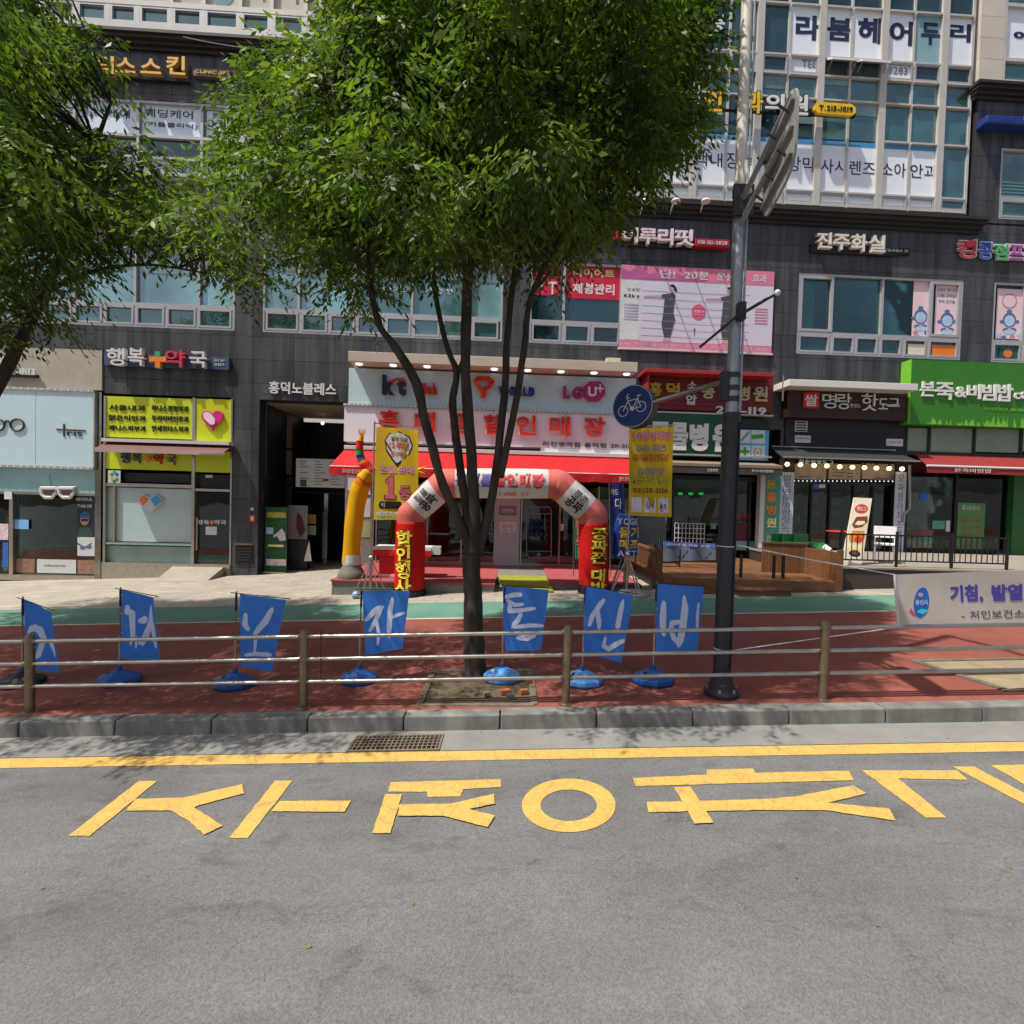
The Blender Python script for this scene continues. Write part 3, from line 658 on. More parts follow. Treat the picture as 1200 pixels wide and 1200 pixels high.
# block at the top right: beige cladding and a window
ur = fu(1137, 60)[0]; u2 = fu(1177, 60)[0]
for k in range(7):
    z = 15.1+k*.62; MB().fbox(UC+.0, u2-.01, z, z+.61, -.3, -.01).build('cladding_panel', beige_clad, B)
wv = MB(); bars(u2, UR, 15.1, 22, .06, -.2, -.01, wv); wv.fbox(u2+.06, UR-.06, 15.7, 15.8, -.2, -.013); wv.fbox(u2+.06, UR-.06, 17.3, 17.4, -.2, -.013); wv = wv.build('window', mull_m, B)
pane(u2+.06, UR-.06, 15.16, 15.7, -.1, g_teal, wv); pane(u2+.06, UR-.06, 15.8, 17.3, -.1, film_w, wv); pane(u2+.06, UR-.06, 17.4, 21.9, -.1, g_teal, wv)
ftext('이', (1188, 36, 1206, 48), -.095, navy, wv, th=.006, bold=.05)
ftext('여기있소가맹점', (449, 335, 530, 345), -.09, white, w2, th=.006, bold=0)
# red window films beside the banner
redfilm = mat('crimson_film', (200, 38, 66), rough=.4)
wfilm(w3, (621, 305, 657, 347), redfilm); wfilm(w3, (664, 308, 728, 352), redfilm)
ftext('T', (643, 330, 652, 345), -.08, white, w3, th=.004); ftext('P', (625, 329, 636, 344), -.08, white, w3, th=.004)
ftext('다이어트', (672, 314, 720, 326), -.08, mat('pale_yellow_print', (240, 220, 150)), w3, th=.004, bold=.03); ftext('체형관리', (671, 331, 720, 346), -.08, white, w3, th=.004, bold=.03)

# ================= SHOPS =================
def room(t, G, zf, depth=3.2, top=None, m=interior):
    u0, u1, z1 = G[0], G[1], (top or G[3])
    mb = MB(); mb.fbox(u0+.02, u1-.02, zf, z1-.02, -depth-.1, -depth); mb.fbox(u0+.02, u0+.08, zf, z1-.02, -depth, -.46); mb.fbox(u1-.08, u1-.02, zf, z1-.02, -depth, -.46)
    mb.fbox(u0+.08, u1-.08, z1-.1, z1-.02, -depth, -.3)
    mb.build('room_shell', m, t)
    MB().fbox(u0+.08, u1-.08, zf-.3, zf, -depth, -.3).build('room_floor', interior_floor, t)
def thf(name, label, cat, px, py, off=0, group=None):
    u, z = fu(px, py, off); return thing(name, label, cat, tuple(FP(u, z, off)), group)
Z = lambda x, y, off=0: fu(x, y, off)[1]
X = lambda x, y=560, off=0: fu(x, y, off)[0]

# ---- eyewear shop ----
t = thf('shopfront', 'eyewear shop front with pale blue panel above a dark display window', 'shopfront', 60, 680)
zb = zg(X(60))-.02; uE = X(113, 560)
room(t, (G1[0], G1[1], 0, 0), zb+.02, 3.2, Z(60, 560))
MB().fbox(UL, xw(120.3, 430), Z(60, 455.5), Z(60, 408.5), -.4, .03).build('rendered_wall', cream, t)
gp = [UL, X(-60), X(46), uE]
for i in range(3): MB().fbox(gp[i]+.006, gp[i+1]-.006, Z(60, 546, .12), Z(60, 458, .12), -.3, .12).build('sign_panel', g_panel, t)
trim = mat('rope_pattern_trim', (176, 172, 166), rough=.4, metal=.4)
mb = MB(); mb.fbox(UL, uE+.02, Z(60, 458, .12), Z(60, 455, .12), -.3, .15); mb.fbox(UL, uE+.02, Z(60, 549, .12), Z(60, 546, .12), -.3, .15); mb.fbox(uE, uE+.04, Z(60, 546, .12), Z(60, 458, .12), -.3, .14)
mb.build('trim', trim, t)
n = int((uE+15.6)/.09); mb = MB()
for k in range(n):
    if k % 2: mb.fbox(-15.6+k*.09, -15.6+k*.09+.045, Z(60, 457.6, .12), Z(60, 455.4, .12), .15, .158); mb.fbox(-15.6+k*.09, -15.6+k*.09+.045, Z(60, 548.6, .12), Z(60, 546.4, .12), .15, .158)
mb.build('trim_beads', white, t)
MB().fbox(UL, uE, Z(60, 577), Z(60, 549), -.3, .02).build('transom_glass', mat('milky_teal_film', (140, 176, 180), rough=.3, spec=.6), t)
mb = MB(); mb.fbox(uE, xw(120, 560), zb, Z(118, 460), -.3, .05); 
col_ = mb.build('mirror_column', mat('mirror_steel', (150, 146, 138), rough=.12, metal=.95, var=.25, scale=5), t)
mb = MB(); mb.fbox(UL, uE, zb, Z(60, 674), -.3, .04); mb.fbox(UL, uE, Z(60, 580), Z(60, 577), -.2, .0)
mb.fbox(X(11), X(15.5), Z(60, 674), Z(60, 580), -.2, .01); mb.build('window_frame', steel, t)
MB().fbox(X(16), uE, Z(60, 674), Z(60, 580), -.1, -.09).build('display_pane', g_shop, t)
MB().fbox(UL, X(10.5), Z(60, 674), Z(60, 580), -.1, -.09).build('door_pane', g_shop, t)
skinp = mat('sepia_portrait_print', (150, 108, 92), rough=.5, var=.35, scale=9)
for a, b, m in ((16, 38, skinp), (41, 87, offwhite), (89, 111, skinp)): MB().fbox(X(a), X(b), Z(60, 672, .0), Z(60, 656, .0), -.085, -.08).build('window_poster', m, t)
ftext('Lindberg Eyewear', (52, 661, 77, 665), -.079, mat('teal_print', (60, 120, 130)), t, th=.003, bold=0)
po = MB().fbox(X(88.5), X(110.5), Z(100, 629), Z(100, 582), -.085, -.08).build('window_poster', mat('dark_portrait_print', (30, 36, 40), rough=.5), t)
lab(po, 'dark poster of a person in a cap and sunglasses')
mb = MB(); mb.prism(fpoly(circ(99, 609, 5, 7), -.078), fmapw, -.08, -.078, 0); mb.prism(fpoly([(93, 606), (95, 601), (99, 599), (104, 601), (106, 605), (107, 607), (93, 607)], -.076), fmapw, -.078, -.076, 1)
mb.prism(fpoly([(91, 629), (94, 618), (99, 615), (105, 618), (109, 629)], -.077), fmapw, -.0795, -.0775, 2); mb.prism(fpoly([(95, 608), (103, 608), (102.5, 611), (99.5, 611), (99, 609.5), (98.5, 611), (95.5, 611)], -.074), fmapw, -.078, -.074, 3)
mb.build('printed_portrait', [mat('skin_print', (178, 130, 110)), mat('cap_print', (50, 80, 140)), mat('coat_print', (40, 66, 60)), inkblack], po)
ftext('SEOUL', (89, 583, 109, 587), -.079, white, po, th=.003, bold=.01); ftext('TAILOR', (91, 591, 108, 595), -.079, white, po, th=.003, bold=.01)
po = MB().fbox(X(88.5), X(110.5), Z(100, 652), Z(100, 629.8), -.085, -.08).build('window_poster', offwhite, t)
fpline([(91, 637), (96, 640), (100, 641), (107, 637)], 1.2, -.079, -.077).build('printed_spectacles', inkblack, po)
MB().prism(fpoly(circ(97, 642, 3.6, 2.2), -.077), fmapw, -.079, -.076).build('printed_lens', blueg, po); MB().prism(fpoly(circ(104, 641, 3.6, 2.2), -.077), fmapw, -.079, -.0765).build('printed_lens', blueg, po)
MB().fbox(X(6), X(15), Z(10, 585), Z(10, 576), .021, .026).build('notice', white, t)
MB().fbox(X(0), X(6.5), Z(3, 664), Z(3, 636), -.088, -.083).build('window_poster', mat('blue_poster', (50, 100, 180)), t); MB().fbox(X(-4), X(6.5), Z(3, 633), Z(3, 614), -.088, -.083).build('window_poster', mat('pink_white_poster', (215, 190, 196), var=.3, scale=12), t)
MB().fbox(X(15), X(32), Z(24, 620), Z(24, 609), -.05, -.045).build('hanging_notice', mat('sky_blue_card', (120, 180, 225)), t)
for k, (a, b, y) in enumerate(((18, 62, 605), (50, 85, 637), (60, 86, 648))): MB().fbox(X(a, 600, -.8), X(b, 600, -.8), Z(50, y, -.8)-.05, Z(50, y, -.8), -1.1, -.6).build('display_shelf', steel if k else darkgrey, t)
for k in range(6):
    c_ = [(150, 146, 140), (60, 52, 48), (96, 60, 50), (40, 56, 80), (110, 96, 70), (34, 34, 36)][k]; MB().fbox(X(18+k*12, 600, -2), X(26+k*12, 600, -2), zb, zb+1.0+.3*(k % 3), -2.4, -2.0).build('display_unit', mat('eyewear_unit_%d' % k, c_, rough=.7, var=.2), t)
# glasses shaped logo and lettering on the panel
s = tag(MB().build('x', black), 'x', 'x') if False else None
sg = thf('shop_sign', 'thin black spectacles outline logo on the pale blue eyewear panel', 'sign', 12, 500, .13)
for cx in (-3, 20): MB().tube([FP(*fu(x, y, .135), .135) for x, y in circ(cx, 498, 8, 7, 18)]+[FP(*fu(cx+8, 498, .135), .135)], .022, 6).build('lens_ring', darkgrey, sg)
MB().tube([FP(*fu(x, y, .135), .135) for x, y in ((5, 497), (7, 493), (9.5, 493), (12, 497))], .02, 6).build('bridge', darkgrey, sg)
sg = thf('shop_sign', 'thin plus sign and small script lettering on the pale blue panel', 'sign', 82, 505, .13)
fpline([(66, 503), (99, 504.5)], 1.4, .121, .14).build('bar', mat('maroon_lettering', (90, 40, 50)), sg); fpline([(74.5, 497), (74.5, 511)], 1.3, .1205, .139).build('bar', navy, sg)
ftext('ris', (79, 504, 96, 511), .121, navy, sg, th=.02, bold=0)
sg = thf('shop_sign', 'small white metal lettering on the cream wall under a lamp box', 'sign', 20, 440, .05)
MB().fbox(UL+3, X(47, 440), Z(20, 442.5), Z(20, 439), .03, .1).build('rail', darkgrey, sg); ftext('212-8113', (3, 431, 43, 440), .1, white, sg, th=.06, each=True, bold=.03)
tag(MB().fbox(X(7), X(17), Z(12, 431), Z(12, 421), .03, .25).build('wall_lamp', offwhite, bevel=.02, loc=tuple(FP(X(12), Z(12, 431), .03))), 'small off white lamp box fixed on the cream wall above the lettering', 'lamp')
gz_ = thf('giant_spectacles', 'oversized cream spectacles hanging in the eyewear shop window', 'display', 67, 577, 0)
for cx in (57, 78): MB().tube([FP(*fu(x, y, .06), .06) for x, y in [(cx-9, 572), (cx-8, 579), (cx-4, 583), (cx+4, 583), (cx+8, 578), (cx+9, 572), (cx-9, 572)]], .05, 6).build('rim', offwhite, gz_); MB().prism(fpoly([(cx-8, 572), (cx-7, 579), (cx-4, 582), (cx+4, 582), (cx+7, 578), (cx+8, 572)], .05), fmapw, .045, .055).build('lens', mat('brown_lens', (110, 90, 80), rough=.2), gz_)
MB().tube([FP(*fu(*q, .06), .06) for q in ((66, 573), (69, 573))], .05, 6).build('bridge', offwhite, gz_)
for a, b in (((48, 571), (44, 574)), ((87, 571), (92, 569))): MB().tube([FP(*fu(*a, .06), .06), FP(*fu(*b, .06), -.1)], .03, 6).build('temple_arm', offwhite, gz_)
MB().tube([FP(*fu(60, 572, .06), .06), FP(*fu(58, 556, .06), .06)], .006, 5).build('cord', darkgrey, gz_)

# ---- pharmacy ----
lime = mat('lime_panel', (196, 206, 30), rough=.45, var=.05); t = thf('shopfront', 'pharmacy shop front with lime green panels and frosted window', 'shopfront', 195, 665)
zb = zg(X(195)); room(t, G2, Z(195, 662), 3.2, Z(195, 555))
MB().fbox(G2[0], G2[1], zb-.2, Z(195, 660), -.3, .06).build('plinth', steel, t)
def lr(name, x0, y0, x1, y1, o0, o1, m, **k): return fpanel(name, (x0, y0, x1, y1), o0, o1, m, t, **k)
lr('sign_panel', 124, 464, 225.5, 515, -.3, .0, lime); lr('sign_panel', 229, 467, 271, 518, -.3, .0, lime)
lr('sign_panel', 124, 524, 225, 552, -.3, .0, lime); lr('sign_panel', 228, 528, 270, 554, -.3, .0, lime)
mb = MB(); mb.fbox(X(121.5), X(124), zb, Z(122, 464), -.3, .02); mb.fbox(X(225), X(228.5), zb, Z(226, 466), -.3, .02); mb.fbox(X(270.2), X(272), zb, Z(271, 467), -.3, .02)
mb.fbox(X(124), X(225), Z(175, 571), Z(175, 567), -.25, .0); mb.fbox(X(124), X(225), Z(175, 639), Z(175, 636), -.25, .0); mb.fbox(X(132), X(134), Z(175, 636), Z(175, 571), -.25, -.02)
mb.fbox(X(228.5), X(270.2), Z(250, 576), Z(250, 573), -.25, .0); mb.build('window_frame', steel, t)
lr('transom_box', 141, 553.5, 225, 566.5, -.3, -.1, black); lr('transom_box', 229, 556, 270, 572.5, -.3, -.1, black)
lr('frosted_pane', 134, 571, 224.8, 636, -.12, -.1, g_frost); lr('side_pane', 124, 571, 131.8, 636, -.12, -.1, g_frost)
lr('lower_pane', 124, 639, 224.8, 660, -.12, -.1, mat('pale_green_glass', (130, 156, 146), rough=.15, spec=.7)); lr('counter_edge', 125, 637.2, 224, 639, -.09, .03, mat('aqua_strip', (90, 190, 180), rough=.3))
lr('door_pane', 231, 577, 269, 663, -.12, -.1, g_shop); lr('door_handle', 229.5, 606, 231, 645, -.09, -.04, steel)
lr('notice', 241, 617, 254, 627, -.095, -.09, offwhite); lr('notice', 241, 556.5, 249, 560, -.09, -.085, offwhite)
ftext('행복', (232, 609, 245, 615), -.095, white, t, th=.01); ftext('약국', (251, 609, 265, 615), -.095, white, t, th=.01)
MB().prism(fpoly([(248, 609), (251, 612), (248, 615), (245, 612)], -.09), fmapw, -.095, -.088).build('emblem', mat('orange_print', (224, 110, 50)), t)
for k in range(3): lr('interior_shelf', 235, 620+k*12, 266, 622+k*12, -1.5, -1.2, darkgrey)
# clover sticker
lr('clinic_sticker', 126.5, 551, 141, 566, -.0, .012, offwhite)
for (cx, cy, c) in ((131, 556, (70, 140, 60)), (137, 556, (40, 90, 150)), (131, 561, (160, 190, 50)), (137, 561.5, (50, 140, 120)), (134, 553.5, (60, 160, 140)), (134, 564, (60, 110, 60))): MB().prism(fpoly(circ(cx, cy, 2, 2, 10), .014), fmapw, .012, .018).build('clover_leaf', mat('clover_%d_%d' % (c[0], c[1]), c), t)
# pill heart on glass
def heart(cx, cy, s): return [(cx+s*16*math.sin(q)**3/16, cy-s*(13*math.cos(q)-5*math.cos(2*q)-2*math.cos(3*q)-math.cos(4*q))/16) for q in [2*math.pi*k/28 for k in range(28)]]
h = thf('heart_sign', 'tilted orange, blue and white pill heart on the frosted pharmacy window', 'sign', 175, 589, 0)
MB().prism(fpoly([(160, 586), (167, 579), (174, 583), (182, 579), (189, 584), (189, 589), (177, 599), (173, 599), (161, 590)], .0), fmapw, -.1, -.03, 0).build('board', mat('silver_sign', (190, 194, 196), rough=.4), h)
MB().prism(fpoly([(162, 586), (167, 581), (173, 585), (167, 592)], .0), fmapw, -.03, -.01).build('orange_lobe', mat('orange_print', (224, 110, 50)), h); MB().prism(fpoly([(176, 585), (182, 580.5), (188, 585), (188, 588), (181, 593)], .0), fmapw, -.03, -.01).build('blue_lobe', mat('azure_print', (60, 150, 210)), h)
# signs of the pharmacy
sg = thf('shop_sign', 'raised white and red pharmacy lettering with orange cross on a blue strip', 'sign', 195, 432, .1)
fpanel('back_strip', (122, 413, 268, 433), .0, .1, mat('slate_blue_strip', (60, 78, 104)), sg)
for s, r, m in (('행', (129, 409, 150, 430), white), ('복', (154, 409, 172, 430), white), ('약', (197, 411, 220, 432), mat('rose_letter', (190, 60, 84))), ('국', (225, 413, 245, 432), white)): ftext(s, r, .1, m, sg, th=.14, each=True, bold=.012)
mb = MB(); r = lambda a, b, c, d, mi: mb.prism([fu(a, b, .2), fu(c, b, .2), fu(c, d, .2), fu(a, d, .2)], fmapw, .1, .22+.002*mi, mi)
r(175, 418, 195, 424, 0); r(182, 424.2, 188, 431, 0); r(182, 412, 188, 417.8, 1); mb.build('cross', [mat('orange_letter', (230, 130, 50)), mat('green_letter', (60, 160, 110))], sg)
ftext('SINCE 2009', (251, 421, 263, 424), .1, white, sg, th=.01, bold=0); ftext('211-8275', (251, 425.5, 263, 429), .1, white, sg, th=.01, bold=0)
sg = thf('shop_sign', 'three rows of black clinic names on the wide lime panel', 'sign', 175, 500, .0)
for k, (a, b) in enumerate((('서울내과', '하나스정형외과'), ('맑은이안과', '두리이비인후과'), ('제니스피부과', '연세위더스치과'))):
    y = 474+k*12; ftext(a, (128, y, 171, y+8), .001, inkblack, sg, th=.02, bold=.008); ftext(b, (178, y+.5, 221, y+9), .001, inkblack, sg, th=.02, bold=.008)
sg = thf('heart_sign', 'magenta heart with a white capsule on the small lime panel', 'sign', 249, 492, .0)
MB().prism(fpoly(heart(249, 491, 13), .04), fmapw, .001, .06).build('heart', mat('magenta_heart', (204, 46, 120), rough=.4), sg)
MB().prism(fpoly([(238, 485), (242, 482.5), (246, 484), (252, 491), (252, 496), (249, 498), (246, 497), (239, 490)], .07), fmapw, .06, .085).build('capsule', mat('capsule_white', (232, 214, 222)), sg)
sg = thf('shop_sign', 'small dark and red raised lettering on the lower lime band', 'sign', 175, 545, .0)
for s, r, m in (('행', (142, 530, 153, 543), mat('slate_letter', (80, 80, 100))), ('복', (156, 531, 166, 543), mat('slate_letter', (80, 80, 100))), ('약', (180, 532, 192, 544), mat('crimson_letter', (180, 36, 50))), ('국', (196, 532, 207, 545), mat('slate_letter', (80, 80, 100)))): ftext(s, r, .001, m, sg, th=.05, each=True, bold=.012)
MB().prism(fpoly([(169, 538), (173, 534), (177, 538), (173, 542)], .05), fmapw, .001, .05).build('cross', mat('orange_letter', (230, 130, 50)), sg)
aw = thf('awning', 'closed brown roller awning over the pharmacy window', 'awning', 195, 522, .3)
u0, u1 = X(117, 515, .35), X(267, 525, .35); za, zb_ = Z(195, 517, .35), Z(195, 525, .35)
brown = mat('brown_awning', (104, 62, 56), rough=.7)
mb = MB(); mb.fbox(u0, u1, za-.05, za+.04, .02, .3); mb.build('housing', offwhite, aw); MB().add([FP(u0, za-.05, .1), FP(u1, za-.05, .1), FP(u1, zb_-.06, .5), FP(u0, zb_-.06, .5), FP(u0, za-.08, .1), FP(u1, za-.08, .1), FP(u1, zb_-.09, .5), FP(u0, zb_-.09, .5)], [(3, 2, 1, 0), (4, 5, 6, 7), (0, 1, 5, 4), (2, 3, 7, 6), (1, 2, 6, 5), (0, 4, 7, 3)]).build('fabric', brown, aw)
MB().fbox(u0, u1, zb_-.17, zb_-.05, .5, .53).build('front_rail', mat('pinkish_rail', (176, 150, 146), rough=.5), aw)
text('행복수약국', lambda a, b, w: FP(X(232, 525, .53)+(X(262, 525, .53)-X(232, 525, .53))*a, zb_-.16+.09*b, .53+.01*w), offwhite, aw, bold=.0)
p0 = FP(X(195), 0, 0)
rp_ = tag(MB().hexa([FP(X(205), zg(X(205))-.1, .9), FP(X(265), zg(X(265))-.1, .9), FP(X(265), zg(X(265))-.1, .07), FP(X(205), zg(X(205))-.1, .07), FP(X(205), zg(X(205))+.01, .9), FP(X(265), zg(X(265))+.01, .9), FP(X(265), Z(250, 664), .07), FP(X(205), Z(250, 664), .07)]).build('door_ramp', mat('ramp_concrete', (150, 140, 126), rough=.9), bevel=.01, loc=tuple(FP(X(235), zg(X(235)), .5))), 'low concrete ramp in front of the pharmacy door', 'ramp')

# ---- pillar items, entrance ----
sg = thf('name_sign', 'white raised building name lettering over the dark entrance', 'sign', 356, 460, 0)
ftext('흥덕노블레스', (316, 447, 394, 464), .001, white, sg, th=.05, each=True, bold=.02, label=None)
MB().fbox(X(304), X(403), Z(350, 463)-.0, Z(350, 463)+.012, .0005, .004).build('fixing_strip', granite, sg)
ic = thf('intercom', 'small intercom with blue and red labels on the granite pillar', 'intercom', 295, 605, .0)
fpanel('blue_plate', (292, 593, 299, 600), .001, .03, mat('blue_plate', (40, 76, 110)), ic); fpanel('red_plate', (292, 603, 299, 612), .001, .03, mat('red_plate', (170, 60, 50)), ic); fpanel('symbol', (294, 605, 297, 610), .03, .035, offwhite, ic); fpanel('symbol', (294, 595, 297, 598), .03, .035, offwhite, ic)
vg = thf('wall_vent', 'dark square vent low on the granite pillar', 'vent', 285, 660, .0)
fpanel('cover', (276, 639, 296, 660), .001, .03, black, vg); fpanel('ledge', (275, 637, 296, 639), .001, .06, rust_steel, vg)
for k in range(5): fpanel('louvre', (278, 642+k*3.4, 294, 643.5+k*3.4), .03, .045, darkgrey, vg)
t = thf('entrance_hall', 'recessed dark building entrance with beige ceiling and side wall', 'entrance', 350, 665)
u0, u1 = G3[0]+.02, G3[1]-.02; zt = G3[3]-.02; zf = zg(u0)+.01
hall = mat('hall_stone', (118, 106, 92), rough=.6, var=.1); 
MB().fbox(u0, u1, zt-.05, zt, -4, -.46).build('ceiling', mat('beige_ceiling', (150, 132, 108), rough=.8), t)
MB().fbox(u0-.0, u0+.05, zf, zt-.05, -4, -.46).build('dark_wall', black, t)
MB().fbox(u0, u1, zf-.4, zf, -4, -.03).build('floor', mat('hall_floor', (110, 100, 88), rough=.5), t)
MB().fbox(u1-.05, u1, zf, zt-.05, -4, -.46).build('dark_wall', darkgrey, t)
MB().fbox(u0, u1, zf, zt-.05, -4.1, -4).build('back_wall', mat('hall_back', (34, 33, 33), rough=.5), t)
for a, b, y0, y1 in ((320, 341, 486, 525), (320, 341, 527, 556), (320, 341, 558, 640)): fpanel('wall_panel', (a, y0, b, y1), -1.9, -1.8, hall if y0 < 555 else mat('hall_panel_dark', (60, 54, 48), rough=.5), t)
MB().fbox(X(343, 560, -2), X(430, 560, -2), Z(370, 490, -2), Z(370, 486, -2), -3.0, -2.9).build('ceiling_light', mat('dim_tube_light', (200, 200, 190), emis=.6), t)
dl = MB(); dl.sphere(FP(*fu(378, 496, -2), -2), .05); dl.build('spot_lamp', mat('hall_lamp', (255, 245, 225), emis=4), t)
fpanel('door_frame', (380, 578, 383, 662), -2.1, -2, steel, t); fpanel('door_frame', (343, 576, 403, 579), -2.1, -2, darkgrey, t); fpanel('door_handle', (378, 600, 379, 655), -1.95, -1.9, steel, t)
db = thf('directory_board', 'white tenant directory board with rows of names in the entrance', 'board', 372, 572, -1)
fpanel('board', (347, 537, 404, 572), -1.2, -1.1, mat('board_white', (196, 200, 198), rough=.4), db)
mb = MB(); mb2 = MB()
for r_ in range(9):
    for c_ in range(3):
        x0 = 351+c_*18; y = 540+r_*3.3+c_*.5; ln = random.uniform(5, 13); 
        if random.random() < .85: mb.prism([fu(x0, y, -1.1), fu(x0+ln, y, -1.1), fu(x0+ln, y+1.1, -1.1), fu(x0, y+1.1, -1.1)], fmapw, -1.1, -1.095)
mb.build('text_rows', mat('grey_print', (120, 124, 122)), db); fpanel('emblem', (352, 562, 359, 570), -1.1, -1.09, mat('olive_emblem', (80, 80, 50)), db); fpanel('emblem', (378, 561, 385, 564), -1.1, -1.09, mat('red_emblem', (170, 40, 40)), db)
def standee(label, rect, off, m, deco):
    u0, u1, z0, z1 = fr(*rect, off); z0 = zg(u0)+.02
    s_ = thing('standing_banner', label, 'banner', tuple(FP((u0+u1)/2, z0, off)))
    MB().fbox(u0, u1, z0+.04, z1, off-.01, off+.01).build('sheet', m, s_); MB().fbox(u0-.02, u1+.02, z0, z0+.04, off-.12, off+.12).build('foot', steel, s_)
    MB().tube([FP((u0+u1)/2, z0+.02, off-.04), FP((u0+u1)/2, z1, off-.04)], .012, 6).build('pole', steel, s_)
    for r, mm in deco: fpanel('print', r, off+.01, off+.013, mm, s_)
    return s_
s_ = standee('green standing banner with a golfer picture inside the entrance', (311, 594, 336, 667), -.35, mat('green_banner', (34, 84, 48), var=.3, scale=6), [((313, 600, 335, 607), mat('gold_print', (170, 160, 70), var=.3)), ((312, 618, 320, 626), mat('pale_blue_print', (170, 196, 220))), ((312, 655, 335, 663), mat('pink_white_poster', (215, 190, 196))), ((314, 638, 332, 641), mat('pale_yellow_print', (240, 220, 150)))])
mb = MB(); mb.prism(fpoly([(325, 624), (330, 619), (334, 625), (335, 633), (328, 634), (324, 628), (321, 630), (320, 628)], -.33), fmapw, -.339, -.332); mb.build('printed_golfer', offwhite, s_)
k_ = thf('poster_stand', 'grey stand with a leaning poster and papers beside the green banner', 'stand', 350, 660, -.8)
fpanel('poster', (338, 592, 360, 632), -.9, -.88, mat('grey_poster', (130, 126, 126), var=.2, scale=5), k_)
MB().prism(fpoly([(348, 600), (354, 606), (358, 622), (352, 630), (347, 618)], -.87), fmapw, -.88, -.876).build('printed_figure', mat('maroon_print', (90, 44, 48)), k_)
MB().fbox(X(338, 640, -.9), X(360, 640, -.9), zg(X(345))+.02, Z(350, 632, -.9), -1.2, -.9).build('cabinet', darkgrey, k_, bevel=.01)
fpanel('paper', (361, 603, 370, 614), -1.2, -1.18, mat('ochre_paper', (150, 124, 70)), k_); fpanel('paper', (361, 616, 370, 627), -1.2, -1.18, mat('pale_green_paper', (140, 156, 130)), k_)
MB().prism(fpoly([(355, 658), (361, 634), (364, 658)], -.6), fmapw, -.7, -.68).build('white_cone_card', offwhite, k_)

# ---- phone shop ----
zP = .32
t = thf('shopfront', 'phone discount shop front with glass doors and grey column behind the arch', 'shopfront', 575, 668)
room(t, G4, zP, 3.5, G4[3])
def P2(name, x0, y0, x1, y1, o0, o1, m, par=None, **k): return fpanel(name, (x0, y0, x1, y1), o0, o1, m, par or t, **k)
uf = .6
MB().fbox(X(580, 620, uf), X(609, 620, uf), zP, Z(595, 560, uf), uf-.35, uf).build('grey_column', mat('pale_grey_column', (168, 168, 172), rough=.5, var=.06), t)
P2('column_plate', 585, 593, 605, 604, uf, uf+.02, mat('tan_plate', (120, 110, 104), rough=.4), bevel=.005); ftext('OPEN', (588, 596, 602, 601), uf+.02, offwhite, t, th=.006)
P2('column_card', 585.5, 611, 605, 624, uf, uf+.015, offwhite); ftext('U+ kt', (589, 614, 601, 619), uf+.015, red, t, th=.004); ftext('SK T', (590, 620, 601, 622.5), uf+.015, inkblack, t, th=.004, bold=0)
mb = MB(); 
for x in (610, 655): mb.fbox(X(x, 620, uf), X(x+1.6, 620, uf), zP, Z(x, 570, uf), uf-.1, uf)
for x in (440, 500, 540, 579): mb.fbox(X(x, 620, uf), X(x+1.6, 620, uf), zP, Z(x, 570, uf), uf-.1, uf)
mb.fbox(X(700, 620, uf), X(701.6, 620, uf), zP, Z(700, 570, uf), uf-.1, uf); mb.fbox(X(440, 620, uf), X(745, 620, uf), zP, zP+.08, uf-.1, uf-.003)
mb.build('door_frame', steel, t)
for a, b in ((442, 500), (502, 540), (542, 579), (612, 655), (657, 700), (702, 745)): MB().fbox(X(a, 620, uf), X(b, 620, uf), zP+.08, Z(b, 572, uf), uf-.06, uf-.05).build('door_pane', g_shop, t)
gp_ = mat('grey_line_print', (120, 124, 126), rough=.4)
ph = fpoly([(617, 597), (619, 594.5), (644, 594.5), (646, 597), (646, 650), (644, 653), (619, 653), (617, 650)], uf)
mb = MB(); q = [(617, 598), (620, 594), (643, 594), (646, 598), (646, 650), (643, 654), (620, 654), (617, 650), (617, 598)]; fpline(q, 1.1, uf-.049, uf-.044, 0, mb); fpline([(618, 602), (645, 602)], .8, uf-.049, uf-.045, 0, mb); fpline([(618, 646), (645, 646)], .8, uf-.049, uf-.045, 0, mb)
mb.build('phone_outline', gp_, t); MB().prism(fpoly(circ(631.5, 650, 2.2), uf), fmapw, uf-.05, uf-.045).build('phone_button', gp_, t)
for k in range(4):
    for j in range(4): MB().fbox(X(621+6*j, 620, uf), X(624.5+6*j, 620, uf), Z(630, 612+k*8, uf), Z(630, 608+k*8, uf), uf-.049, uf-.046).build('phone_icon', mat('dim_icon', (56, 58, 62), rough=.9, spec=.1), t)
MB().fbox(X(655, 620, uf), X(661, 620, uf), Z(658, 622, uf), Z(658, 614, uf), uf-.049, uf-.044).build('door_sticker', offwhite, t)
# posters at the left side wall
mb = MB(); 
P2('poster_wall', 405, 555, 437, 662, -.2, .1, mat('poster_grey', (120, 116, 112), rough=.7, var=.3, scale=7), par=t)
for k, (a, b, c, d, m) in enumerate(((408, 560, 420, 575, offwhite), (423, 558, 434, 580, pinkfilm), (408, 580, 420, 600, mat('gold_print', (170, 160, 70))), (423, 584, 434, 606, offwhite), (408, 604, 420, 625, mat('blue_poster', (50, 100, 180))), (422, 610, 434, 630, mat('olive_print', (150, 150, 110), var=.3)))): P2('poster', a, b, c, d, .1, .11, m)
dk = thf('sales_counter', 'red and white promotional counter behind the left leg of the arch', 'counter', 465, 680, 2.2)
cr_ = mat('counter_red', (206, 30, 26), rough=.4)
MB().fbox(X(444, 660, 3.1), X(490, 660, 3.1), zP, Z(465, 652, 3.1), 2.6, 3.08).build('body', cr_, dk, bevel=.01)
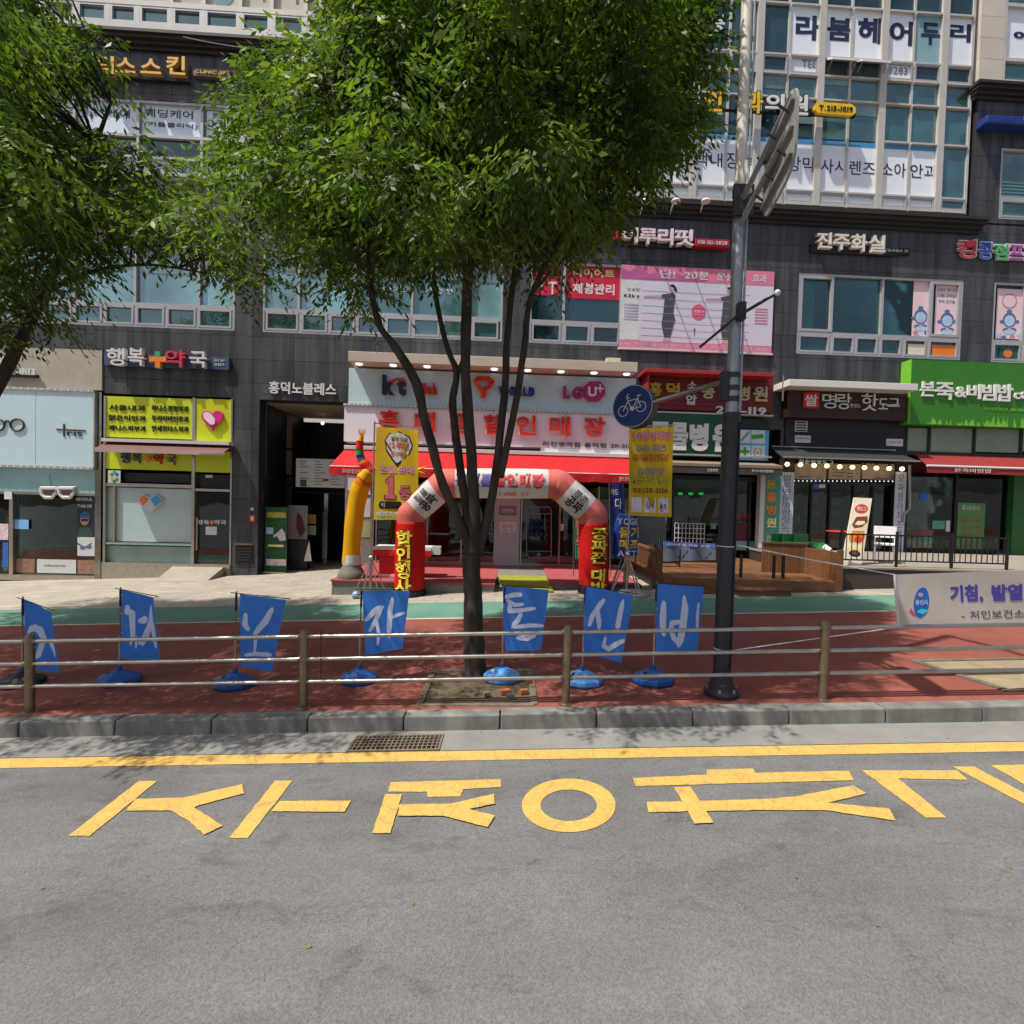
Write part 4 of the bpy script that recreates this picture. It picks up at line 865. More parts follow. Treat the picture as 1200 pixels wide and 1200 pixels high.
MB().fbox(X(444, 660, 3.1), X(490, 660, 3.1), Z(465, 676, 3.1), Z(465, 673, 3.1), 3.085, 3.1).build('white_stripe', white, dk)
MB().fbox(X(437, 644, 3.15), X(505, 644, 3.15), Z(465, 652, 3.15)+.004, Z(465, 645, 3.15), 2.5, 3.15).build('red_top', cr_, dk); MB().fbox(X(437, 644, 3.15), X(505, 644, 3.15), Z(465, 645, 3.15)+.003, Z(465, 641.5, 3.15), 2.5, 3.13).build('white_top', white, dk)
MB().fbox(X(505.5, 644, 3.1), X(516, 644, 3.1), Z(510, 650, 3.1), Z(510, 641, 3.1), 2.8, 3.1).build('white_box', offwhite, dk)
def clutter(par, xa, xb, zf, ztop, o0, n, seed, cols):
    R = random.Random(seed)
    for k in range(n):
        u = xa+(xb-xa)*(k+.5)/n; w_ = (xb-xa)/n*R.uniform(.3, .46); h_ = R.uniform(.5, min(2.0, ztop-zf-.2)); o = o0-R.uniform(0, 1.2)
        c = cols[R.randrange(len(cols))]; MB().fbox(u-w_, u+w_, zf, zf+h_, o-.3, o).build('display_unit', c, par)
        for j in range(int(h_/.36)):
            MB().fbox(u-w_+.03, u+w_-.03, zf+.1+j*.36, zf+.1+j*.36+R.uniform(.12, .24), o+.002, o+.05).build('displayed_goods', cols[R.randrange(len(cols))], par)
cl_cols = [mat('clutter_%d' % k, c, rough=.7, var=.2, scale=9) for k, c in enumerate(((150, 146, 140), (60, 52, 48), (96, 40, 40), (40, 56, 80), (110, 96, 70), (34, 34, 36), (70, 90, 80), (130, 80, 60)))]
clutter(t, X(445), X(578), zP, 3.0, -.9, 7, 5, cl_cols); clutter(t, X(660), X(742), zP, 3.0, -.9, 5, 6, cl_cols)
# sign boards
sg = thf('shop_sign', 'pale blue upper sign board of the phone shop with carrier logos and downlights', 'sign', 575, 480, .45)
BO = .42
fpanel('panel', (409, 431, 744, 487), -.2, BO, g_panel, sg)
MB().fbox(X(408, 425, .95), X(747, 440, .95), Z(408, 423, .95)-.0, Z(408, 413, .95)+.04, -.1, .95).build('canopy', mat('beige_canopy', (188, 176, 160), rough=.7, var=.08), sg, bevel=.01)
for k in range(9):
    u = X(422, 430, .6)+k*(X(733, 440, .6)-X(422, 430, .6))/8; o = MB(); o.lathe(FP(u, Z(408, 423, .95)-.035, .72), [(.09, 0), (.1, .02), (.1, .034)], 12); o.build('downlight', mat('lit_downlight', (240, 250, 255), emis=.9), sg)
def L3(s, r, m, th=.12, off=BO+.002, **k): return ftext(s, r, off, m, sg, th=th, each=True, **k)
dk_ = mat('charcoal_letter', (40, 44, 50), rough=.4); L3('kt', (449, 440, 476, 464), dk_, bold=.05); L3('olleh', (487, 449, 512, 463), letter_red, bold=.03)
fpline([(457, 447), (466, 444), (474, 446)], 2.5, BO+.1, BO+.15).build('red_swoosh', letter_red, sg)
tl = mat('orange_red_letter', (216, 60, 30), rough=.35)
fpline([(557, 446), (560, 443), (572, 443), (577, 447), (573, 453), (568, 455), (567, 464)], 4, BO+.002, BO+.12).build('logo', tl, sg); fpline([(557, 447), (561, 453), (564, 455), (565, 464)], 4, BO+.002, BO+.1).build('logo', mat('orange_letter2', (226, 110, 30)), sg)
L3('WORLD', (584, 453, 626, 465), mat('cobalt_letter', (34, 50, 150), rough=.4), bold=.04); L3('LG', (660, 453, 682, 468), mat('magenta_letter', (170, 20, 110), rough=.4), bold=.05)
MB().prism(fpoly([(685, 452), (691, 447), (703, 447), (709, 453), (709, 463), (702, 470), (690, 470), (685, 464)], BO+.1), fmapw, BO+.002, BO+.12).build('logo', mat('magenta_letter', (170, 20, 110)), sg)
L3('U', (689, 453, 699, 465), white, th=.03, off=BO+.122, bold=.04); fpline([(700, 455), (707, 455)], 1.8, BO+.122, BO+.15).build('letter', white, sg); fpline([(703.5, 451), (703.5, 459)], 1.8, BO+.123, BO+.152).build('letter', white, sg)
sg = thf('shop_sign', 'wide white sign board with large raised red discount shop lettering', 'sign', 575, 525, .5)
wz0, wz1 = Z(403, 517, .5), Z(403, 474, .5); wu0, wu1 = X(403, 500, .5), X(748, 510, .5)
for i in range(4):
    a = wu0+(wu1-wu0)*i/4; b = wu0+(wu1-wu0)*(i+1)/4; MB().fbox(a+.004, b-.004, wz0, wz1-.03, -.2, .5).build('panel', mat('sign_lilac_white', (226, 224, 230), rough=.5, var=.03), sg)
MB().fbox(wu0-.02, wu1+.02, wz1-.028, wz1+.03, -.2, .54).build('trim', trim, sg)
mb = MB()
for k in range(int((wu1-wu0)/.12)): mb.fbox(wu0+k*.12, wu0+k*.12+.06, wz1-.02, wz1+.02, .54, .548)
mb.build('trim_beads', white, sg)
edge_m = mat('letter_edge', (222, 190, 180), rough=.5)
for s_, (a, b), y in (('흥', (444, 469), 479), ('대', (485, 511), 481), ('폰', (527, 550), 483), ('할', (566, 589), 484), ('인', (604, 629), 485), ('매', (643, 669), 486), ('장', (683, 710), 487)):
    ftext(s_, (a, y, b, y+26), .502, edge_m, sg, th=.08, each=True, bold=.05, name='letter_rim'); ftext(s_, (a+1.6, y+1.6, b-1.6, y+24.4), .585, letter_red, sg, th=.05, each=True, bold=.012)
ftext('라인앵매점 흥덕점 211-2126', (636, 517, 745, 526), .502, navy, sg, th=.015, bold=.0)
sg2 = MB().fbox(X(634, 526, .5), wu1, Z(690, 531, .5), wz0-.004, .0, .5).build('base_strip', mat('sign_lilac_white', (226, 224, 230)), sg)
# red awning
aw = thf('awning', 'wide red fabric awning over the phone shop entrance', 'awning', 570, 550, 1.2)
awr = cloth('red_awning', (200, 40, 44), .25, var=.04); ao = 1.75
u0, u1 = X(404, 525, .55), X(752, 540, .55); zt = Z(575, 531, .55); zb_ = Z(386, 546, ao); ua = X(386, 546, ao); ub = X(762, 560, ao)
n = 28; v = []; 
for k in range(n+1):
    s = k/n; v += [FP(u0+(u1-u0)*s, zt, .5), FP(ua+(ub-ua)*s, zb_-.012*math.sin(s*50), ao)]
MB().add(v, [(2*k+1, 2*k+3, 2*k+2, 2*k) for k in range(n)]).build('fabric', awr, aw)
v = []
for k in range(n*2+1):
    s = k/(n*2); v += [FP(ua+(ub-ua)*s, zb_, ao+.005), FP(ua+(ub-ua)*s, zb_-.22-.012*math.sin(s*90), ao+.01+.012*math.sin(s*70))]
MB().add(v, [(2*k+1, 2*k+3, 2*k+2, 2*k) for k in range(n*2)]).build('valance', awr, aw)
MB().add([FP(u0, zt, .5), FP(ua, zb_, ao), FP(ua, zb_-.2, ao), FP(u0, zb_-.2, .5)], [(0, 1, 2, 3)]).build('side_flap', awr, aw)
MB().tube([FP(ua, zb_-.01, ao-.02), FP(ub, zb_-.01, ao-.02)], .025, 8).build('front_rail', offwhite, aw); MB().fbox(u0, u1, zt-.02, zt+.09, .42, .62).build('roller_box', offwhite, aw, bevel=.01)
for s in (.05, .5, .95): MB().tube([FP(u0+(u1-u0)*s, zt-.25, .5), FP(ua+(ub-ua)*(s+.02), zt-.42, 1.1), FP(ua+(ub-ua)*s, zb_-.03, ao-.03)], .022, 6).build('folding_arm', offwhite, aw)
for a, s_ in ((.04, '휴대폰할인매장'), (.9, '핸드폰할인매장')): text(s_, lambda p, q, w, a=a: FP(ua+(ub-ua)*(a+.065*p), zb_-.17+.11*q, ao+.028+.006*w), offwhite, aw, bold=.0)
# granite platform with red carpet
t = thing('shop_platform', 'raised granite entrance platform covered with faded red carpet', 'platform', tuple(at(440, 700, 11.2)))
pA = gnd(392, 700); y0 = 11.2; x0 = (gnd(383, 698)).x; x1 = gnd(592, 700).x
carpet = mat('faded_red_carpet', (150, 70, 72), rough=.95, var=.14, scale=8)
gst = mat('step_granite', (116, 112, 104), rough=.7, var=.25, scale=12)
def plat(par, xa, xb, ya, yb, h, name='step'):
    MB().hexa([(xa, ya, -.6), (xb, ya, -.6), (xb, yb, -.6), (xa, yb, -.6), (xa, ya, h-.05), (xb, ya, h-.05), (xb, yb, h-.05), (xa, yb, h-.05)]).build(name, gst, par)
    MB().hexa([(xa-.02, ya-.03, h-.048), (xb+.02, ya-.03, h-.048), (xb+.02, yb, h-.048), (xa-.02, yb, h-.048), (xa-.02, ya-.03, h), (xb+.02, ya-.03, h), (xb+.02, yb, h), (xa-.02, yb, h)]).build('carpet', carpet, par, bevel=.01)
plat(t, -3.95, -.35, 11.3, 15.0, zP); plat(t, .92, 2.95, 11.5, 15.0, zP+.03); 
MB().hexa([(-.33, 12.4, -.3), (.9, 12.4, -.3), (.9, 15, -.3), (-.33, 15, -.3), (-.33, 12.4, zP-.01), (.9, 12.4, zP-.01), (.9, 15, zP-.01), (-.33, 15, zP-.01)]).build('step', gst, t)
mat_ = tag(MB().hexa([(-.1, 11.1, gz(-.1)+.002), (.95, 11.1, gz(.95)+.002), (.86, 12.42, zP-.02), (-.3, 12.42, zP-.02), (-.1, 11.1, gz(-.1)+.05), (.95, 11.1, gz(.95)+.05), (.86, 12.42, zP+.03), (-.3, 12.42, zP+.03)]).build('door_ramp', mat('moss_green_mat', (130, 136, 40), rough=.95, var=.2, scale=10), loc=(.4, 11.7, .2)), 'olive green carpeted ramp in the middle of the phone shop step', 'ramp')

# ---- animal hospital ----
t = thf('shopfront', 'animal hospital front with dark glass and grey corrugated shutter', 'shopfront', 840, 650)
zV = .62; room(t, G5, zV, 3.0, G5[3])
MB().fbox(G5[0], G5[1], -.3, zV, -.3, .02).build('plinth', black, t)
mb = MB()
for x in (788, 845, 878, 912): mb.fbox(X(x, 600), X(x+2, 600), zV, Z(x, 560), -.15, -.02)
mb.fbox(X(757), X(913), Z(840, 563), Z(840, 558), -.15, -.021); mb.build('door_frame', darkgrey, t)
for a, b in ((790, 845), (847, 878), (880, 912)): MB().fbox(X(a, 600), X(b, 600), zV, Z(b, 563), -.09, -.08).build('door_pane', g_shop, t)
mb = MB(); v = []; n = 60; u0, u1 = X(745, 620), X(780, 620)
for k in range(n+1):
    u = u0+(u1-u0)*k/n; o = .06+(.03 if (k//2) % 2 else -.03); v += [FP(u, zV-.1, o), FP(u, Z(762, 600), o)]
mb.add(v, [(2*k, 2*k+2, 2*k+3, 2*k+1) for k in range(n)]); mb.build('corrugated_sheet', mat('corrugated_zinc', (150, 160, 160), rough=.5, metal=.3), t)
clutter(t, X(792), X(910), zV, 3.2, -1.2, 6, 8, cl_cols)
lg = mat('green_led', (30, 200, 90), emis=1.2)
for x in (803, 815.5, 828): MB().fbox(X(x-2.5, 578), X(x+2.5, 578), Z(x, 580), Z(x, 577), -.4, -.38).build('led_sign', lg, t)
ftext('HAN', (864, 601, 880, 608), -.07, mat('dull_red_print', (170, 50, 36)), t, th=.006); 
P2('poster', 862, 612, 880, 634, -.078, -.074, mat('maroon_print', (90, 44, 48), var=.3), par=t); P2('window_sticker', 833, 613, 839, 620, -.078, -.07, mat('teal_sticker', (90, 150, 140)), par=t)
P2('window_sticker', 862, 634, 884, 645, -.077, -.073, mat('milky_teal_film', (140, 176, 180)), par=t)
cg = thf('wire_cage', 'white wire pet cage behind the deck of the animal hospital', 'cage', 807, 636, -.0)
mb = MB(); u0, u1, z0, z1 = fr(791, 613, 825, 637, .3)
for k in range(9): u = u0+(u1-u0)*k/8; MB().tube([FP(u, z0, .3), FP(u, z1, .3)], .012, 5).build('bar', offwhite, cg)
for k in range(5): z = z0+(z1-z0)*k/4; MB().tube([FP(u0, z, .302), FP(u1, z, .302)], .010, 5).build('bar', offwhite, cg)
sg = thf('shop_sign', 'dark red slatted sign with yellow and grey animal hospital lettering', 'sign', 830, 487, .4)
dr = mat('dark_red_board', (112, 26, 24), rough=.5, var=.12); RO = .3
u0, u1 = X(757, 460, RO), X(906, 460, RO); zt = Z(757, 436, RO); zb_ = Z(757, 479, RO)
for k in range(8):
    a = zb_+(zt-zb_)*k/8; MB().fbox(u0, u1, a+.004, a+(zt-zb_)/8-.004, -.1, RO+(.004 if k % 2 else 0)).build('slat', dr, sg)
MB().fbox(X(756, 435, .75), X(908, 440, .75), Z(756, 436, .75), Z(756, 431.5, .75), -.1, .78).build('canopy', mat('red_canopy', (160, 44, 40), rough=.45), sg, bevel=.01); MB().fbox(u0-.06, u0-.002, zb_, zt, -.1, .6).build('side_cheek', mat('red_canopy', (160, 44, 40)), sg)
yl = mat('mustard_letter', (190, 160, 40), rough=.5); gl_ = mat('pale_olive_letter', (176, 170, 130), rough=.5)
for s_, r, m in (('흥', (760, 448, 774, 465), yl), ('덕', (780, 449, 795, 464), yl), ('소', (805, 447, 815, 456), offwhite), ('압', (803, 463, 815, 475), offwhite), ('동', (822, 451, 836, 468), gl_), ('물', (843, 452, 858, 468), gl_), ('병', (864, 453, 877, 470), gl_), ('원', (882, 453, 898, 471), gl_), ('217-119', (838, 476, 896, 487), offwhite)): ftext(s_, r, RO+.005, m, sg, th=.08, each=True, bold=.03)
sg = thf('shop_sign', 'dark green sign with big white animal hospital lettering', 'sign', 820, 540, .3)
u0, u1 = X(750, 510, .3), X(868, 515, .3); zt = Z(750, 483, .3); zb_ = Z(750, 530, .3)
MB().fbox(u0, u1, zb_, zt, -.1, .3).build('panel', mat('bottle_green_board', (16, 78, 52), rough=.45), sg)
mb = MB(); mb.fbox(u0, X(905, 510, .3), zt, zt+.05, -.1, .33); mb.fbox(u0, X(905, 510, .3), zb_-.05, zb_, -.1, .33); mb.build('trim', trim, sg)
for s_, r in (('동', (762, 494, 784, 526)), ('물', (786, 495, 805, 528)), ('병', (808, 496, 829, 529)), ('원', (835, 496, 857, 530))): ftext(s_, r, .302, white, sg, th=.05, each=True, bold=.06)
sg = thf('picture_sign', 'blue framed sign of four pet care pictures beside the green sign', 'sign', 882, 540, .3)
fpanel('dark_top', (866, 491, 900, 503), .0, .3, black, sg); fpanel('panel', (866, 503, 900, 540), .0, .302, mat('sky_blue_board', (70, 160, 210), rough=.4), sg)
for (a, b, c, d) in ((868, 504, 879, 519), (881, 504, 896, 520), (868, 522, 879, 537), (881, 522, 896, 538)): fpanel('tile', (a, b, c, d), .302, .306, offwhite, sg)
gm = mat('leaf_green_print', (30, 150, 60), rough=.5)
fpline([(869, 516), (877, 507)], 2.2, .306, .31).build('syringe_print', mat('teal_print2', (60, 140, 120)), sg); fpline([(883, 512), (893, 511)], 5, .306, .31).build('pill_print', gm, sg)
fpline([(869, 529), (877, 529)], 3, .306, .31).build('cross_print', gm, sg); fpline([(873, 525), (873, 533)], 3, .3065, .3105).build('cross_print', gm, sg)
mb = MB(); fpline([(884, 527), (884, 533), (888, 536), (892, 533), (892, 527)], .9, .306, .31, 0, mb); fpline([(884, 527), (887, 525.5)], .9, .306, .31, 0, mb); fpline([(892, 527), (889.5, 525.5)], .9, .306, .31, 0, mb); mb.prism(fpoly(circ(888, 531, 1.2), .31), fmapw, .306, .312); mb.build('dog_print', mat('grey_print', (120, 124, 122)), sg)
aw = thf('awning', 'taupe rolled awning over the animal hospital front', 'awning', 850, 545, .6)
taupe = mat('taupe_awning', (128, 112, 92), rough=.7); u0, u1 = X(770, 545, .7), X(916, 550, .7); z0 = Z(840, 543, .7)
MB().hexa([FP(u0, z0-.1, .75), FP(u1, z0-.1, .75), FP(u1, z0-.02, .1), FP(u0, z0-.02, .1), FP(u0, z0-.02, .75), FP(u1, z0-.02, .75), FP(u1, z0+.12, .1), FP(u0, z0+.12, .1)]).build('fabric', taupe, aw)
MB().fbox(u0, u1, z0-.3, z0-.1, .7, .74).build('valance', mat('dark_taupe', (64, 58, 52), rough=.8), aw); ftext('동물병원', (829, 549, 841, 553), .745, offwhite, aw, th=.006, bold=.0); ftext('흥덕소망동물병원', (881, 550, 906, 554), .745, offwhite, aw, th=.006, bold=.0)
sg = thf('vertical_sign', 'tall green vertical sign with orange lettering at the right of the animal hospital', 'sign', 903, 642, .3)
fpanel('panel', (894, 555, 912, 642), .1, .3, mat('sea_green_board', (74, 140, 116), rough=.45), sg); fpanel('edge', (892, 555, 894, 642), .1, .31, offwhite, sg)
for s_, y, m in (('동', 562, yl), ('물', 577, mat('orange_letter', (230, 130, 50))), ('병', 592, mat('orange_letter', (230, 130, 50))), ('원', 607, mat('pale_yellow_print', (240, 220, 150)))): ftext(s_, (898, y, 909, y+11), .302, m, sg, th=.02, each=True, bold=.03)
ftext('진료', (898, 627, 910, 635), .302, offwhite, sg, th=.01)

# ---- rice hot dog shop ----
t = thf('shopfront', 'black hot dog shop front with lit bulbs and menu boards above glass doors', 'shopfront', 990, 655)
zT = .95; room(t, G6, zT, 3.0, G6[3])
fpanel('fascia', (921, 490, 1060, 536), -.2, .05, black, t)
fpanel('side_post', (921, 536, 927, 660), -.2, .02, black, t); fpanel('side_post', (1050, 540, 1060, 660), -.2, .02, black, t)
mb = MB()
for x in (950, 972, 1000, 1022): mb.fbox(X(x, 600), X(x+2, 600), zT, Z(x, 566), -.15, -.02)
mb.fbox(X(927), X(1050), Z(990, 568), Z(990, 565), -.15, -.021); mb.build('door_frame', black, t)
for a, b in ((928, 950), (952, 972), (974, 1000), (1002, 1022), (1024, 1049)): MB().fbox(X(a, 600), X(b, 600), zT, Z(b, 567), -.09, -.08).build('door_pane', g_shop, t)
mbm = mat('menu_board', (150, 138, 122), rough=.5, var=.25, scale=5)
for a, b in ((932, 968), (972, 1008), (1011, 1050)):
    p = fpanel('menu_board', (a, 543, b, 562.5), -.1, -.02, mbm, t); 
for a, b, y in ((975, 988, 549), (975, 990, 553), (975, 988, 557), (993, 1000, 550), (993, 1000, 554), (993, 1000, 558), (1024, 1040, 560), (936, 950, 558)): fpanel('menu_line', (a, y, b, y+1.2), -.02, -.015, inkblack, t)
fpanel('plate', (932, 510, 950, 519), .05, .07, offwhite, t); fpanel('plate', (1039, 514, 1058, 523), .05, .07, offwhite, t)
ftext('흥덕점 213-7765', (933, 512, 948, 515), .07, navy, t, th=.004, bold=0); ftext('T.213-7765', (1041, 517, 1056, 519.5), .07, navy, t, th=.004, bold=0)
fpanel('window_icon', (932, 493, 946, 506), .05, .06, offwhite, t)
for k in range(4): fpanel('icon_slat', (933, 494.2+k*3, 945, 496.2+k*3), .06, .066, black, t)
P2('window_sticker', 952, 563, 959, 573, -.079, -.07, mat('blue_poster', (50, 100, 180)), par=t); P2('window_sticker', 960, 565, 967, 572, -.079, -.07, mat('pink_white_poster', (215, 190, 196)), par=t)
mb = MB()
for k in range(24): mb.sphere(FP(X(930+k*5, 566), Z(930+k*5, 563.5+.02*k), .03), .022, seg=6, rings=4)
mb.build('light_string', mat('led_bead', (230, 236, 240), emis=.8), t)
clutter(t, X(930), X(1048), zT, 3.3, -1.0, 6, 11, cl_cols)
ls = thf('bulb_string', 'row of ten small warm globe bulbs strung above the menu boards', 'lights', 990, 545, .2)
bm = mat('warm_bulb', (255, 214, 150), emis=3.2); pts = []
for x, y in ((922.5, 544), (938, 544.5), (954, 545.5), (969, 546), (984, 547), (999, 547.5), (1013, 548), (1027, 548.5), (1042, 549), (1057, 549.5)):
    P = FP(*fu(x, y, .25), .25); MB().sphere(P, .065, seg=10, rings=8).build('bulb', bm, ls, smooth='all'); MB().tube([P+Vector((0, 0, .06)), P+Vector((0, 0, .16))], .03, 6).build('socket', black, ls); pts.append(P+Vector((0, 0, .16)))
MB().tube(pts, .012, 5).build('cable', black, ls)
sg = thf('shop_sign', 'dark brown wooden sign with a red rice square and white brush lettering', 'sign', 990, 488, .3)
bw = mat('dark_brown_board', (52, 30, 22), rough=.55, var=.25, scale=4, stretch=(.4, 1, 8)); u0, u1 = X(923, 470, .3), X(1064, 476, .3); za, zb_ = Z(990, 450, .3), Z(990, 491, .3)
for k in range(3): a = zb_+(za-zb_)*k/3; MB().fbox(u0, u1, a+.004, a+(za-zb_)/3-.004, -.1, .3-.008*(k % 2)).build('board', bw, sg)
MB().fbox(X(925, 445, .8), X(1076, 452, .8), Z(925, 452, .8), Z(925, 444, .8), -.1, .8).build('canopy', mat('white_canopy', (206, 204, 196), rough=.5, var=.05), sg, bevel=.01)
MB().tube([FP(*fu(918, 440, .5), .5), FP(*fu(917, 470, .5), .5)], .025, 6).build('side_stay', steel, sg)
MB().prism(fpoly([(942, 460), (958, 459), (960, 461), (960, 477), (958, 479), (943, 478), (941, 476)], .34), fmapw, .302, .345).build('red_seal', mat('seal_red', (196, 34, 40)), sg)
ftext('쌀', (943, 462, 958, 476), .346, white, sg, th=.01, bold=.02)
for s_, r in (('명', (963, 461, 979, 479)), ('랑', (981, 461, 996, 480)), ('핫', (1009, 461, 1027, 482)), ('도', (1029, 467, 1039, 480)), ('그', (1040, 467, 1053, 477))): ftext(s_, r, .302, white, sg, th=.05, each=True, bold=.0)
ftext('맛있는', (996, 473, 1008, 478), .302, white, sg, th=.02, bold=0); fpline([(1040, 475), (1053, 474)], 1.6, .302, .34).build('brush_tail', white, sg)
aw = thf('awning', 'nearly closed black awning over the hot dog shop', 'awning', 990, 535, .8)
u0, u1 = X(916, 530, .8), X(1075, 538, .8); z1, z0 = Z(1000, 527, .2), Z(1000, 538, .9)
MB().add([FP(u0+.1, z1, .06), FP(u1-.1, z1, .06), FP(u1, z0, .9), FP(u0, z0, .9), FP(u0+.1, z1-.03, .06), FP(u1-.1, z1-.03, .06), FP(u1, z0-.03, .9), FP(u0, z0-.03, .9)], [(3, 2, 1, 0), (4, 5, 6, 7), (0, 1, 5, 4), (2, 3, 7, 6), (1, 2, 6, 5), (0, 4, 7, 3)]).build('fabric', mat('charcoal_awning', (40, 44, 44), rough=.8), aw)
MB().tube([FP(u0, z0, .9), FP(u1, z0, .9)], .03, 8).build('front_rail', steel, aw); MB().tube([FP(u0+.1, z1+.03, .1), FP(u1-.1, z1+.03, .1)], .03, 8).build('back_rail', steel, aw); text('청춘쌀핫도그', lambda a, b, w: FP(X(936, 540, .9)+1.0*a, z0-.17+.12*b, .9+.01*w), offwhite, aw, bold=0)
def strip_banner(label, rect, s, m=None):
    sg = thf('vertical_banner', label, 'banner', (rect[0]+rect[2])/2, rect[3], .12)
    fpanel('cloth', rect, .12, .14, m or mat('pale_grey_banner', (190, 194, 204), rough=.7), sg); ftext(s, (rect[0]+2.5, rect[1]+3, rect[2]-2.5, rect[3]-4), .14, mat('slate_print', (96, 104, 126)), sg, th=.004, vertical=True, bold=0); return sg
strip_banner('pale vertical banner with grey lettering left of the hot dog counter', (915, 553, 928, 632), '쌀로만든명랑핫도그')
strip_banner('narrow pale vertical banner right of the hot dog doors', (1050, 553, 1058, 655), '모짜렐라치즈핫도그')
# standee
sd = thing('standing_board', 'tall leaning cream board with a hot dog picture on the terrace', 'standee', tuple(at(1000, 667, 11.3)))
S0 = [at(986, 663, 11.25), at(1009, 667, 11.25), at(1022, 584, 11.55), at(1001, 583, 11.55)]
def smap(o0=0):
    nrm = (S0[1]-S0[0]).cross(S0[3]-S0[0]).normalized()
    return lambda a, b, w: S0[0]*(1-a)*(1-b)+S0[1]*a*(1-b)+S0[2]*a*b+S0[3]*(1-a)*b+nrm*w
sm = smap(); sq = lambda a, b, c, d: [(a, b), (c, b), (c, d), (a, d)]
MB().prism(sq(0, 0, 1, 1), sm, -.03, 0).build('board', mat('cream_board', (222, 212, 190), rough=.5), sd)
def sprint(pts, m, w=.004, name='printed_picture'): return MB().prism(pts, sm, .0005, w).build(name, m, sd)
sprint(circ(.5, .84, .36, .07), mat('tomato_print', (206, 60, 40))); ftx = text('핫도그', lambda a, b, w: sm(.25+.5*a, .81+.06*b, .005+.003*w), offwhite, sd, bold=.02)
sprint([(.15, .60), (.3, .72), (.9, .74), (.95, .66), (.7, .58), (.3, .55)], mat('bread_print', (120, 64, 34))); sprint([(.3, .61), (.4, .66), (.8, .67), (.82, .63), (.5, .6)], mat('cream_print', (230, 214, 180)), .006)
sprint([(.1, .42), (.25, .52), (.85, .53), (.95, .44), (.75, .36), (.2, .35)], mat('fried_print', (216, 130, 40), var=.2, scale=30)); sprint(circ(.62, .4, .2, .05), mat('tomato_print', (206, 60, 40)), .006)
sprint([(.1, .3), (.9, .32), (.85, .26), (.15, .24)], mat('pale_yellow_print', (240, 220, 150)))
sprint(circ(.55, .2, .3, .045), inkblack); sprint(circ(.55, .205, .22, .025), mat('bread_print', (120, 64, 34)), .006)
MB().tube([S0[2]*.5+S0[3]*.5+Vector((0, .02, -.3)), (S0[0]+S0[1])*.5+Vector((0, .55, 0))], .015, 6).build('back_leg', steel, sd)

# ---- green porridge shop ----
t = thf('shopfront', 'green trimmed porridge restaurant front with wide dark glazing', 'shopfront', 1140, 660)
room(t, G7, zT, 3.0, G7[3])
trg = mat('green_trim', (36, 92, 40), rough=.5); pg = mat('pale_green_transom', (126, 146, 122), rough=.3, spec=.6)
for a, b in ((1061, 1088), (1091.5, 1141), (1144.5, 1196), (1199, 1260)): fpanel('transom_panel', (a, 501, b, 531), -.12, -.05, pg, t)
mb = MB(); mb.fbox(G7[0], G7[1], Z(1130, 535), Z(1130, 530.5), -.2, .0)
for x in (1088, 1141, 1196): mb.fbox(X(x, 520), X(x+3, 520), Z(x, 534), Z(x, 499), -.2, -.01)
mb.build('transom_frame', black, t)
fpanel('green_column', (1190, 540, 1207, 668), -.2, .1, trg, t)
mb = MB()
for x in (1062, 1120, 1186): mb.fbox(X(x, 600), X(x+2.5, 600), zT, Z(x, 540), -.15, -.03)
mb.fbox(G7[0], X(1190), zT, zT+.1, -.15, -.031); mb.build('door_frame', black, t)
for a, b in ((1064.5, 1120), (1122.5, 1186)): MB().fbox(X(a, 600), X(b, 600), zT+.1, Z(b, 540), -.09, -.08).build('glazing_pane', g_shop, t)
for k, r in enumerate(((1078, 577, 1087, 587),)): MB().prism(fpoly(circ(1082.5, 582, 4.6, 5), -.07), fmapw, -.079, -.072).build('round_sticker', mat('blue_sticker', (30, 96, 190)), t)
p = P2('menu_poster', 1123, 589, 1152, 647, -.078, -.07, mat('green_poster', (84, 128, 74), rough=.5), par=t)
for i in range(3):
    for j in range(4): MB().prism(fpoly(circ(1129.5+i*8, 610+j*9, 3.2, 3.2, 10), -.068), fmapw, -.07, -.066).build('bowl_print', mat('bowl_brown', (120, 100, 66)), t)
ftext('죽이야기', (1127, 592, 1148, 599), -.07, offwhite, t, th=.004, bold=0)
P2('window_sticker', 1093, 610, 1107, 620, -.078, -.072, mat('teal_sticker', (90, 150, 140)), par=t); P2('window_sticker', 1109, 610, 1113, 623, -.078, -.072, offwhite, par=t); P2('window_sticker', 1168, 646, 1182, 658, -.078, -.072, mat('pale_teal_poster', (120, 160, 170)), par=t)
P2('ceiling_unit', 1088, 553, 1133, 565, -1.6, -1.0, offwhite, par=t)
MB().fbox(X(1094, 630, -1.5), X(1110, 630, -1.5), Z(1100, 640, -1.5), Z(1100, 620, -1.5), -1.8, -1.5).build('till', darkgrey, t, bevel=.02); MB().fbox(X(1085, 630, -1.6), X(1125, 630, -1.6), zT, Z(1100, 641, -1.6), -2.0, -1.4).build('counter', mat('wood_counter', (90, 66, 48)), t)
clutter(t, X(1066), X(1184), zT, 2.2, -1.9, 6, 12, cl_cols)
sg = thf('shop_sign', 'bright green sign with white brush lettering for the porridge shop', 'sign', 1140, 500, .35)
grn = mat('bright_green_board', (52, 118, 28), rough=.4, var=.05); u0, u1 = X(1067, 460, .35), UR-.1; za, zb_ = Z(1067, 421.5, .35), Z(1067, 497, .35)
MB().fbox(u0, u1, zb_, za, -.2, .35).build('panel', grn, sg); lgm = mat('light_green_print', (110, 180, 50), rough=.45); MB().fbox(u0-.03, u0-.001, zb_, za+.01, -.2, .36).build('edge', lgm, sg)
mb = MB()
